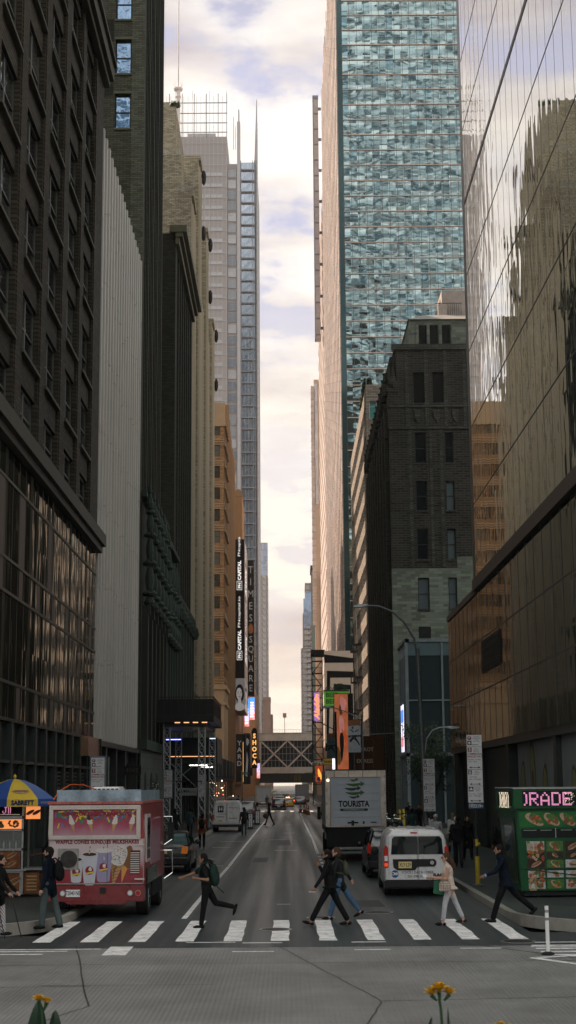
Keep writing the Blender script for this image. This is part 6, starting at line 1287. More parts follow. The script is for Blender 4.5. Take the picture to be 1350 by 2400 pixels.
def person(name, label, loc, rz, H=1.72, lean=4, legs=((22, 5), (-18, 12)), arms=((-18, 15), (20, 25)), splay=(8, 8), top='cloth_black', bottom='cloth_black', shoe='shoe_black', skin='skin_tan', hair='hair_black', style='short', sleeve=1.0, coat=None, flare=1.0, voxel=.0085, fem=False, group=None, head_tilt=0, crop=0, heavy=1.0, cap=None, elbow_out=(0, 0), foot=(None, None), wristr=None, fingers=True, face=True, longtop=0, collar=None):
    k = H/1.72; P = []; mats = [skin, top, bottom, shoe, 'eye_dark', 'lip', collar or top]
    TH, SH, UA, FA = .425*k, .42*k, .30*k, .25*k
    def dirv(a, side=0): a = D(a); return Vector((math.sin(a), side, -math.cos(a)))
    hipw = .095*k if not fem else .10*k; legj = []
    for i, s in enumerate((1, -1)):
        h, kn = legs[i]; hip = Vector((0, s*hipw, 0)); knee = hip+dirv(h, s*.02).normalized()*TH; an = knee+dirv(h-kn).normalized()*SH; fp = foot[i]
        fa = (h-kn) if fp is None else fp; fa = max(-65, min(28, fa)) if fp is None else fa
        heel = an+Matrix.Rotation(-D(fa), 3, 'Y') @ Vector((-.045*k, 0, -.07*k)); toe = an+Matrix.Rotation(-D(fa), 3, 'Y') @ Vector((.175*k, s*.01, -.065*k)); legj.append((hip, knee, an, heel, toe))
    zmin = min(min(j[3].z, j[4].z) for j in legj)-.022*k; pel = Vector((0, 0, -zmin))
    up = Vector((math.sin(D(lean)), 0, math.cos(D(lean)))); waist = pel+up*.14*k; chest = pel+up*.36*k; neck = pel+up*.515*k; 
    ht = D(lean+head_tilt); hd = neck+Vector((math.sin(ht)*.6, 0, 1)).normalized()*.145*k+Vector((.02*k, 0, 0))
    mb = MB(); prim = []
    def cap_(a, b, r0, r1, tag_, sy=1.0):
        a = Vector(a); b = Vector(b); mb.cyl(a, b, r0, r1, 12); mb.ell(a, (r0, r0*sy, r0), 12, 8); mb.ell(b, (r1, r1*sy, r1), 12, 8); prim.append((a, b, r0, r1, tag_))
    def ring(c, rx, ry, ang): 
        R_ = Matrix.Rotation(D(ang), 3, 'Y'); return [tuple(Vector(c)+R_ @ Vector((rx*math.cos(t)*(1 if math.cos(t) > 0 else 1), ry*math.sin(t), 0))) for t in [2*PI*i/16 for i in range(16)]]
    w = heavy; sw = (.165 if fem else .19)*k
    tors = [(-.12, .095*w, hipw+.075*w), (-.03, .115*w, hipw+.09*w), (.06, .112*w, (.145 if fem else .155)*w), (.14, .105*w, (.125 if fem else .145)*w), (.24, .115*w, .15*w), (.34, .125*w, .17), (.42, .115, sw*.92), (.47, .085, sw*.8), (.51, .055, .07)]
    mb.loft([ring(pel+up*(h*k), a*k, b*(k if b < .3 else 1), lean) for h, a, b in tors])
    split_ = longtop if longtop else (-.10 if top != bottom and not fem else -.02)
    for (h0, a0, b0), (h1, a1, b1) in zip(tors, tors[1:]):
        prim.append((pel+up*h0*k, pel+up*h1*k, max(a0, b0)*k, max(a1, b1)*k, 1 if (h0+h1)/2 > split_ else 2))
    if coat:    # jacket skirt hanging from the waist
        mb.loft([ring(pel+up*(.2*k), .118*k*w, .155*k*w, lean), ring(pel+up*(.0*k)+Vector((-.01, 0, 0)), .135*k*w, .185*k*w, lean), ring(pel-Vector((.02, 0, coat*.6)), .16*k*w*flare, .2*k*w*flare, 0), ring(pel-Vector((.03, 0, coat)), .165*k*w*flare, .2*k*w*flare, 0)])
        prim.append((pel+up*.1*k, pel-Vector((.03, 0, coat)), .17*k*w, .19*k*w*flare, 1))
    cap_(neck-up*.04*k, hd-Vector((.02*k, 0, .06*k)), .058*k*(1 if not fem else .85), .052*k*(1 if not fem else .88), 0)
    if collar: cap_(neck-up*.045*k+Vector((.03*k, 0, 0)), neck+up*.0*k+Vector((.02*k, 0, 0)), .075*k, .064*k, 6)
    # head
    mb.ell(hd+Vector((-.008*k, 0, .025*k)), (.098*k, .076*k, .098*k), 18, 14); prim.append((hd+Vector((-.03*k, 0, .03*k)), hd+Vector((.0, 0, .03*k)), .09*k, .09*k, 0))
    cap_(hd+Vector((.02*k, 0, -.03*k)), hd+Vector((.045*k, 0, -.075*k)), .062*k, .036*k, 0)
    cap_(hd+Vector((.088*k, 0, .012*k)), hd+Vector((.112*k, 0, -.018*k)), .009*k, .015*k, 0)
    for s in (-1, 1): mb.ell(hd+Vector((-.012*k, s*.077*k, -.005*k)), (.02*k, .010*k, .032*k), 8, 6); prim.append((hd+Vector((-.012*k, s*.077*k, -.02*k)), hd+Vector((-.012*k, s*.077*k, .01*k)), .012*k, .012*k, 0))
    if face:
        for s in (-1, 1): prim.append((hd+Vector((.083*k, s*.032*k, .012*k)), hd+Vector((.083*k, s*.036*k, .012*k)), .012*k, .012*k, 4))
        prim.append((hd+Vector((.094*k, -.018*k, -.045*k)), hd+Vector((.094*k, .018*k, -.045*k)), .007*k, .007*k, 5))
    # legs
    tr = 1.0 if crop == 0 else 1-crop
    for i, s in enumerate((1, -1)):
        hip, knee, an, heel, toe = [q+pel for q in legj[i]]
        r0, r1, r2 = (.092*w*k, .066*w*k, .048*w*k) if fem else (.094*w*k, .070*w*k, .054*w*k); r2 *= flare if not coat else 1.05
        cap_(hip, knee, r0, r1, 2); cu = knee.lerp(an, tr*.96); cap_(knee, cu, r1*.98, r2*1.08, 2)
        cap_(cu, an, .034*k, .034*k, 0 if crop else 3)
        ball = heel.lerp(toe, .72); cap_(heel+Vector((0, 0, .012*k)), ball+Vector((0, 0, .005*k)), .036*k, .040*k, 3); cap_(ball, toe, .036*k, .022*k, 3); cap_(an, heel.lerp(toe, .3), .035*k, .037*k, 3 if not crop else 0)
    # arms, hands
    wr = []
    for i, s in enumerate((1, -1)):
        a, e = arms[i]; sh = pel+up*.455*k+Vector((0, s*sw, 0)); ud = dirv(a, s*math.sin(D(splay[i]))).normalized(); el = sh+ud*UA; fd = dirv(a+e, s*math.sin(D(splay[i]-elbow_out[i]))).normalized(); wi = el+fd*FA
        sl = sleeve; ar = .052 if sl > .1 else .045
        cap_(sh+Vector((0, -s*.03*k, .0)), sh, .062*k, .058*k, 1)
        if sl > .6: cap_(sh, el, (.058)*k, .048*k, 1); cap_(el, wi, .047*k, .036*k, 1)
        elif sl > .1: md = sh.lerp(el, .7); cap_(sh, md, .062*k, .062*k, 1); cap_(md, el, .043*k, .038*k, 0); cap_(el, wi, .037*k, .025*k, 0)
        else: cap_(sh, el, .046*k, .038*k, 0); cap_(el, wi, .037*k, .025*k, 0)
        pm = wi+fd*.07*k; cap_(wi, pm, .026*k, .034*k, 0); wr.append((wi, pm, fd))
        if fingers:
            lat = Vector((fd.z, 0, -fd.x)) if abs(fd.y) < .9 else Vector((1, 0, 0)); lat.normalize()
            for f in range(4):
                b0 = pm+lat*(f-1.5)*.017*k; ln = (.036, .042, .040, .030)[f]*k; cu = fd*.8+Vector((0, -s*.5, 0)); c1 = b0+(fd*.95+Vector((0, -s*.2, 0))).normalized()*ln; c2 = c1+cu.normalized()*ln*.8; cap_(b0, c1, .0095*k, .009*k, 0); cap_(c1, c2, .009*k, .0075*k, 0)
            tb = wi+fd*.03*k+lat*.022*k; t1 = tb+(lat*.8+fd*.7+Vector((0, -s*.4, 0))).normalized()*.035*k; cap_(tb, t1, .012*k, .010*k, 0); cap_(t1, t1+(fd+Vector((0, -s*.4, 0))).normalized()*.026*k, .010*k, .008*k, 0)
        else: cap_(pm, pm+fd*.05*k, .03*k, .02*k, 0)
    me = remesh(mb, voxel*k)
    n = len(me.polygons); c = np.empty(n*3); me.polygons.foreach_get('center', c); c = c.reshape(-1, 3); best = np.full(n, 1e9); tg = np.zeros(n, int)
    for a, b, r0, r1, t_ in prim:
        a_ = np.array(a); ab = np.array(b)-a_; L2 = max(1e-9, ab@ab); u = np.clip((c-a_)@ab/L2, 0, 1); d = np.linalg.norm(c-(a_+u[:, None]*ab), axis=1)-(r0+(r1-r0)*u)
        if t_ in (4, 5): d = np.where(d < .0, -1.0, 1e9)
        m_ = d < best; best[m_] = d[m_]; tg[m_] = t_
    for mm in mats: me.materials.append(MATS[mm])
    me.polygons.foreach_set('material_index', tg.tolist()); me.name = name
    o = link(name, me, None, loc, rz); tag(o, label, 'person', group)
    # hair
    hb = MB(); c0 = hd+Vector((-.022*k, 0, .036*k))
    if style == 'bald': pass
    else:
        hb.ell(c0, (.103*k, .086*k, .103*k), 18, 12)
        if style in ('long', 'pony', 'bob', 'blown'):
            hb.ell(hd+Vector((-.055*k, 0, -.02*k)), (.075*k, .080*k, .11*k), 14, 10)
            if style == 'long': hb.ell(hd+Vector((-.085*k, 0, -.12*k)), (.055*k, .09*k, .16*k), 14, 10)
            if style == 'blown': hb.cyl(hd+Vector((-.07*k, 0, .0)), hd+Vector((-.20*k, 0, -.20*k)), .07*k, .035*k); hb.ell(hd+Vector((-.13*k, 0, -.11*k)), (.07*k, .06*k, .13*k)); hb.ell(hd+Vector((-.2*k, .02, -.2*k)), (.045*k, .04*k, .09*k))
            if style == 'pony': hb.ell(hd+Vector((-.15*k, 0, -.04*k)), (.06*k, .04*k, .04*k)); hb.ell(hd+Vector((-.19*k, 0, -.11*k)), (.055*k, .045*k, .10*k))
        else: hb.ell(hd+Vector((-.052*k, 0, -.01*k)), (.062*k, .074*k, .085*k), 14, 10)
        if style == 'beard': hb.ell(hd+Vector((.042*k, 0, -.082*k)), (.042*k, .046*k, .03*k)); 
        hm = remesh(hb, max(.008, voxel)*k, 'hair'); 
        # cut back from the face
        bm = bmesh.new(); bm.from_mesh(hm)
        for v in bm.verts:
            q = v.co-hd; v.co += Vector((math.sin(v.co.z*140+v.co.y*90), math.sin(v.co.x*120), math.sin(v.co.y*150)))*.0022
            if style != 'beard' or q.z > -.03*k:
                lim = .052*k+max(0, q.z-.045*k)*.9
                if q.x > lim: v.co.x = hd.x+lim-.004
        bm.to_mesh(hm); bm.free(); hm.materials.append(MATS[hair]); link('hair', hm, o)
    if cap:
        cb = MB(); cb.ell(c0+Vector((0, 0, .02*k)), (.110*k, .094*k, .095*k), 16, 10); cb.box(hd.x+.05*k, hd.x+.165*k, -.065*k, .065*k, hd.z+.055*k, hd.z+.068*k); cb.build('cap', MATS[cap], o, smooth=True)
    o_ = {'hd': hd, 'neck': neck, 'pel': pel, 'wr': wr, 'up': up, 'k': k, 'o': o, 'chest': chest}; return o_
def W_(o, v): return o['o'].matrix_basis @ Vector(v) if False else (Matrix.Translation(o['o'].location) @ Matrix.Rotation(o['o'].rotation_euler.z, 4, 'Z')) @ Vector(v)
def backpack(p, label, m='cloth_black', s=1.0, strap=True, off=.0):
    k = p['k']; c = p['chest']+Vector((-.21*k-off, 0, -.07*k)); t = thing('backpack', label, 'backpack', W_(p, c), p['o'].rotation_euler.z)
    b = MB(); b.ell((0, 0, 0), (.105*s, .15*s, .235*s), 16, 12); b.ell((-.03*s, 0, -.10*s), (.10*s, .15*s, .14*s), 14, 10); b.ell((-.08*s, 0, -.05*s), (.05*s, .11*s, .13*s), 12, 8); me = remesh(b, .014, 'bag', 3); me.materials.append(MATS[m]); link('bag', me, t)
    if strap:
        for s_ in (-1, 1): q = MB(); q.tube([(.05, s_*.09, .20*s), (.13, s_*.11, .27*s), (.27, s_*.12, .22*s), (.335, s_*.125, .06*s), (.29, s_*.14, -.10*s), (.06, s_*.13, -.16*s)], .017, 6); q.build('strap', MATS[m], t, smooth=True)
    q = MB(); q.tube([(.02, -.03, .23*s), (.0, -.03, .285*s), (.0, .03, .285*s), (.02, .03, .23*s)], .009, 6); q.build('carry_handle', MATS[m], t); return t
# woman with the backpack, mid-stride to the left
p = person('person', 'woman in black with a ponytail and backpack striding left over the crosswalk', (-1.86, 34.6, 0), PI, 1.63, lean=7, legs=((8, 0), (-30, 48)), foot=(0, -72), arms=((-20, 118), (62, 10)), splay=(20, 6), elbow_out=(25, 0), top='cloth_black', bottom='cloth_black', skin='skin_tan', style='pony', sleeve=.4, fem=True, heavy=1.1, crop=0)
t = backpack(p, 'dark green backpack with a hanging strap on the woman striding left', 'cloth_green', 1.08); q = MB(); q.tube([(-.05, 0, -.22), (-.12, 0, -.30), (-.24, .0, -.40)], .010, 6); q.build('hanging_strap', MATS['cloth_black'], t)
# the pair in the middle
p = person('person', 'tall man in black lifting a hand to his face, striding left', (.93, 35.0, 0), PI, 1.78, lean=5, legs=((31, 3), (-25, 5)), foot=(16, -2), arms=((28, 8), (12, 140)), splay=(8, 16), elbow_out=(0, 10), top='cloth_black', bottom='cloth_black', skin='skin_tan', style='short', flare=1.25, crop=.09, coat=.05)
g = MB(); gk = p['k']; hd = p['hd']; g.tube([tuple(hd+Vector((.02, s_*.083, .015))) for s_ in (-1,)]+[tuple(hd+Vector((.105, -.075, .015)))], .004, 5); g.tube([tuple(hd+Vector((.105, -.075, .018))), tuple(hd+Vector((.115, 0, .018))), tuple(hd+Vector((.105, .075, .018)))], .005, 5)
for s_ in (-1, 1): g.box(hd.x+.100, hd.x+.112, hd.y+s_*.04-.028, hd.y+s_*.04+.028, hd.z-.010, hd.z+.026)
o = g.build('sunglasses', MATS['ink_black'], None); o.location = p['o'].location; o.rotation_euler = p['o'].rotation_euler; tag(o, 'dark glasses worn by the tall man in black on the crosswalk', 'glasses')
wi, pm, fd = p['wr'][0]; c = W_(p, pm+fd*.06); o = MB(); o.box(-.075, .075, -.035, .035, -.006, .006); o = o.build('phone', MATS['plate_white'], None, bevel=.004); o.location = c; tag(o, 'pale phone held low by the tall man in black', 'phone')
p = person('person', 'person in a dark jacket and blue jeans just behind the tall man', (1.2, 36.4, 0), PI, 1.70, lean=6, legs=((18, 2), (-30, 8)), foot=(2, -26), arms=((22, 40), (-42, 14)), splay=(8, 12), top='cloth_charcoal', bottom='denim', skin='skin_light', style='bob', hair='hair_brown', crop=.05)
backpack(p, 'small grey backpack on the person in blue jeans', 'cloth_olive', .72, off=-.03)
# woman in white
p = person('person', 'woman in a cream sleeveless top and pale trousers looking at her phone', (3.62, 34.8, 0), PI, 1.61, lean=3, legs=((16, 8), (-22, 3)), foot=(3, -4), arms=((14, 84), (22, 66)), splay=(12, 14), elbow_out=(10, 4), top='cloth_cream', bottom='cloth_grey', shoe='shoe_black', skin='skin_light', style='blown', hair='hair_brown', sleeve=0, fem=True, crop=.14, flare=1.15, coat=.07, head_tilt=8)
wi, pm, fd = p['wr'][1]; o = MB(); o.box(-.07, .07, -.006, .006, -.037, .037); o = o.build('phone', MATS['plate_white'], None, bevel=.004); o.location = W_(p, pm+fd*.06+Vector((.02, -.02, .03))); o.rotation_euler = (0, .7, 0); tag(o, 'white phone held up by the woman in cream', 'phone')
t = thing('handbag', 'checked cream handbag hanging from the forearm of the woman in cream', 'handbag', (3.50, 34.55, .88)); b = MB(); b.ell((0, 0, .0), (.14, .075, .12), 18, 12); b.box(-.13, .13, -.06, .06, -.12, .03); me = remesh(b, .012, 'bag', 3); me.materials.append(mat('bag_check', (.42, .34, .29), .6, kind='panel', bw=.05, bh=.05, mort=.008, local=1)); link('bag', me, t)
q = MB(); [q.tube([(-.08, y, .08), (-.06, y, .19), (0, y, .235), (.06, y, .19), (.08, y, .08)], .008, 6) for y in (-.05, .05)]; q.build('handle', MATS['cone_tan'], t)
o = MB(); o.prism([(-.14, .16), (.10, .16), (.07, -.16), (-.17, -.12)], -.03, .03, 'y'); o = o.build('shopping_bag', mat('bag_green', (.03, .13, .07), .6), None, bevel=.01); o.location = (3.42, 34.72, .82); tag(o, 'green shopping bag behind the checked handbag', 'bag')
g = MB(); hd = p['hd']
for s_ in (-1, 1): g.box(hd.x+.09, hd.x+.098, s_*.033-.022, s_*.033+.022, hd.z-.004, hd.z+.022)
g.cyl(tuple(hd+Vector((.094, -.05, .015))), tuple(hd+Vector((0, -.08, .012))), .003, seg=5); o = g.build('spectacles', MATS['ink_black'], None); o.location = p['o'].location; o.rotation_euler = p['o'].rotation_euler; tag(o, 'spectacles worn by the woman in cream', 'glasses')
# man in suit
p = person('person', 'man in a dark suit with a pale blue shirt stepping off the right kerb', (4.98, 35.4, 0.0), PI, 1.80, lean=8, legs=((24, 6), (-40, 10)), foot=(6, -42), arms=((36, 34), (-15, 20)), splay=(6, 10), top='cloth_navy', bottom='cloth_black', shoe='shoe_black', skin='skin_tan', style='short', coat=.14, flare=1.08, head_tilt=10, collar='cloth_blue')
wi, pm, fd = p['wr'][0]; q = MB(); q.cyl(wi-fd*.03, wi+fd*.012, .040, .037, 12); q.build('shirt_cuff', MATS['cloth_blue'], p['o']); q = MB(); q.add([(p['chest'].x+.125, -.03, p['chest'].z+.1), (p['chest'].x+.125, .03, p['chest'].z+.1), (p['chest'].x+.13, .01, p['chest'].z-.12), (p['chest'].x+.13, -.01, p['chest'].z-.12)], [(0,1,2,3)]); q.build('shirt_front', MATS['cloth_blue'], p['o'])
# man on the left with a backpack
p = person('person', 'bearded man in a navy shirt and grey trousers walking past the ice cream truck', (-5.40, 34.7, 0), PI*.93, 1.80, lean=3, legs=((14, 10), (-12, 3)), foot=(0, -2), arms=((2, 12), (14, 18)), splay=(7, 7), top='cloth_navy', bottom='slate_trousers', skin='skin_light', style='beard', heavy=1.05, flare=1.2)
backpack(p, 'black rounded backpack on the man beside the ice cream truck', 'cloth_black', 1.0)
p = person('person', 'vendor in black standing in the shadow beside the hot dog cart', (-6.35, 41.4, .15), PI*.85, 1.82, lean=6, legs=((4, 2), (-4, 2)), arms=((30, 50), (25, 60)), top='cloth_black', bottom='cloth_black', skin='skin_dark', sleeve=.4, heavy=1.15, voxel=.012, fingers=False)
# person at the left edge with a cane
p = person('person', 'person in striped trousers and a dark coat at the left edge holding a walking stick', (-6.22, 32.9, 0), -.15, 1.68, lean=2, legs=((8, 3), (-10, 3)), arms=((24, 18), (28, 14)), top='cloth_black', bottom='cloth_stripe', skin='skin_light', style='bob', coat=.08, flare=1.3, voxel=.010)
c = W_(p, p['wr'][1][1]); m = MB(); m.cyl((c.x, c.y, c.z+.05), (c.x+.26, c.y-.05, .02), .013, seg=8); m.tube([(c.x-.09, c.y, c.z+.06), (c.x, c.y, c.z+.07)], .014, 8); o = m.build('walking_stick', MATS['black_metal'], None); tag(o, 'dark walking stick planted beside the striped trousers', 'walking stick')
m = MB(); m.cyl((-6.18, 32.6, .72), (-5.95, 32.3, .02), .011, seg=8); o = m.build('walking_stick', MATS['black_metal'], None); tag(o, 'second dark stick slanting at the lower left edge', 'walking stick')
# people on the street and footways
def bg(label, x, y, rz, group=None, **k):
    z = .15 if abs(x) > 5.2 else 0
    if y > 90: k.setdefault('voxel', .024)
    k.setdefault('voxel', .016); return person('person', label, (x, y, z), rz, fingers=False, face=False, group=group, **k)
AW, TW = PI/2, -PI/2
walk = dict(legs=((20, 6), (-16, 10)), arms=((-14, 14), (16, 18)))
p = bg('man in an orange sweater walking away on the left with a black bag', -4.35, 76.5, AW, H=1.72, top='cloth_orange', bottom='cloth_black', skin='skin_dark', legs=((6, 2), (-6, 4)))
backpack(p, 'black bag on the back of the man in orange', 'cloth_black', 1.0, strap=False)
p = bg('man in dark clothes walking away in the road beside the lettered van', -2.78, 95, AW, H=1.74, top='cloth_charcoal', bottom='cloth_teal', legs=((5, 2), (-6, 5)))
p = bg('man in black crossing the road with a shoulder bag in the middle distance', -1.5, 118, PI*.9, H=1.76, top='cloth_black', bottom='cloth_black', legs=((20, 4), (-20, 6)))
o = MB(); o.ell((0, 0, 0), (.2, .1, .2)); o = o.build('shoulder_bag', MATS['cloth_brown'], None, smooth=True); o.location = (-1.78, 117.8, .75); tag(o, 'brown bag hanging low from the man crossing in the distance', 'bag')
p = bg('worker standing behind the small white box truck', -2.9, 205, AW, H=1.7, top='cloth_brown', bottom='cloth_teal')
L_ = [('man in a dark coat and white collar facing this way by the black sedan', -6.9, 71, TW, dict(top='cloth_black', bottom='cloth_black', collar='cloth_white', skin='skin_light')),
      ('woman in black walking away on the left footway behind the sedan', -6.5, 76, AW, dict(top='cloth_black', bottom='cloth_black', style='long', fem=True)),
      ('man in a dark jacket walking away under the scaffold', -5.9, 79, AW, dict(top='cloth_charcoal', bottom='cloth_black')),
      ('person in a grey hooded top under the scaffold', -5.7, 88, AW, dict(top='cloth_teal', bottom='cloth_black')),
      ('man in grey near the mirror of the ice cream truck', -5.9, 62, AW, dict(top='cloth_grey', bottom='cloth_black', skin='skin_light')),
      ('dark figure on the left footway nearest the ice cream truck', -6.6, 64, TW, dict(top='cloth_brown', bottom='cloth_black')),
      ('far figure in a pale shirt on the left footway beyond the parked suv', -4.6, 150, AW, dict(top='cloth_white', bottom='cloth_black')),
      ('far figure in red on the left footway beyond the parked suv', -4.9, 160, TW, dict(top='cloth_orange', bottom='cloth_black')),
      ('far dark figure on the left footway at the avenue corner', -5.6, 170, AW, dict(top='cloth_charcoal', bottom='denim')),
      ('man in a green jacket over a pale blue shirt on the right footway', 7.05, 88, TW, dict(top='cloth_green', bottom='cloth_black', collar='cloth_blue', skin='skin_light')),
      ('dark figure beside the man in the green jacket', 7.7, 90, TW, dict(top='cloth_black', bottom='cloth_black')),
      ('man in a pale cap and grey shirt behind the white van', 5.98, 62, TW, dict(top='cloth_grey', bottom='denim', cap='cap_white', skin='skin_light')),
      ('man in a black shirt walking away behind the white van', 6.1, 55, AW, dict(top='cloth_black', bottom='cloth_charcoal', H=1.84, heavy=1.15)),
      ('fair haired woman in a white top with a black strap', 7.1, 66, AW, dict(top='cloth_white', bottom='cloth_black', style='long', hair='hair_fair', fem=True)),
      ('person in a white shirt half hidden behind the man in black', 6.25, 68, AW, dict(top='cloth_white', bottom='cloth_black')),
      ('person in a teal jacket by the lamp post', 6.0, 74, AW, dict(top='cloth_teal', bottom='cloth_black')),
      ('man in a white cap, black top and pale jeans walking this way', 6.42, 58.5, TW, dict(top='cloth_black', bottom='denim_pale', shoe='shoe_white', cap='cap_white', skin='skin_tan')),
      ('person in a long black coat beside the man in the white cap', 6.95, 59.5, TW, dict(top='cloth_black', bottom='cloth_black', coat=.45, flare=1.2, style='long')),
      ('large man in black walking away between the sign post and the green cart', 7.3, 52.5, AW, dict(top='cloth_black', bottom='cloth_green', H=1.85, heavy=1.2, legs=((10, 3), (-20, 30)))),
      ('dark figure on the right footway just behind the box truck frame', 6.0, 98, TW, dict(top='cloth_charcoal', bottom='cloth_black')),
      ('person in pale blue on the right footway beside the box truck', 6.3, 106, TW, dict(top='cloth_blue', bottom='cloth_black')),
      ('figure in dark green at the right footway far beyond the box truck', 5.6, 150, AW, dict(top='cloth_green', bottom='cloth_black')),
      ('cap wearing figure in black next to the yellow bollards', 7.9, 100, TW, dict(top='cloth_black', bottom='cloth_black'))]
for lb, x, y, rz, kw in L_:
    for a, b in walk.items(): kw.setdefault(a, tuple(tuple(v+random.uniform(-3, 3) for v in q) for q in b))
    kw.setdefault('H', random.uniform(1.66, 1.8)); bg(lb, x, y, rz+random.uniform(-.2, .2), group='pedestrians on the footways', **kw)
# scooters by the truck
for i, (x, y) in enumerate(((5.75, 88), (6.25, 87), (5.5, 92))):
    t = thing('parked_motorbike', ['leftmost of the parked scooters behind the box truck', 'rightmost of the parked scooters behind the box truck', 'scooter behind the other two on the right footway'][i], 'scooter', (x, y, .15), .2, 'scooters parked on the right footway')
    m = MB(); m.ell((0, 0, .55), (.16, .55, .22)); m.ell((0, -.45, .75), (.18, .16, .25)); m.build('body', MATS['dark_grey_paint'], t, smooth=True)
    for yy in (-.6, .6): wheel(t, 0, yy, .25, .11)
    m = MB(); m.tube([(-.35, -.4, 1.05), (0, -.5, 1.0), (.35, -.4, 1.05)], .018, 6); m.build('handlebar', MATS['chrome'], t)
    m = MB(); m.ell((-.3, -.42, 1.18), (.09, .02, .07)); m.ell((.3, -.42, 1.18), (.09, .02, .07)); m.build('mirrors', MATS['chrome'], t); m = MB(); m.box(-.14, .14, -.1, .6, .74, .84); m.build('seat', MATS['black_plastic'], t, bevel=.03)
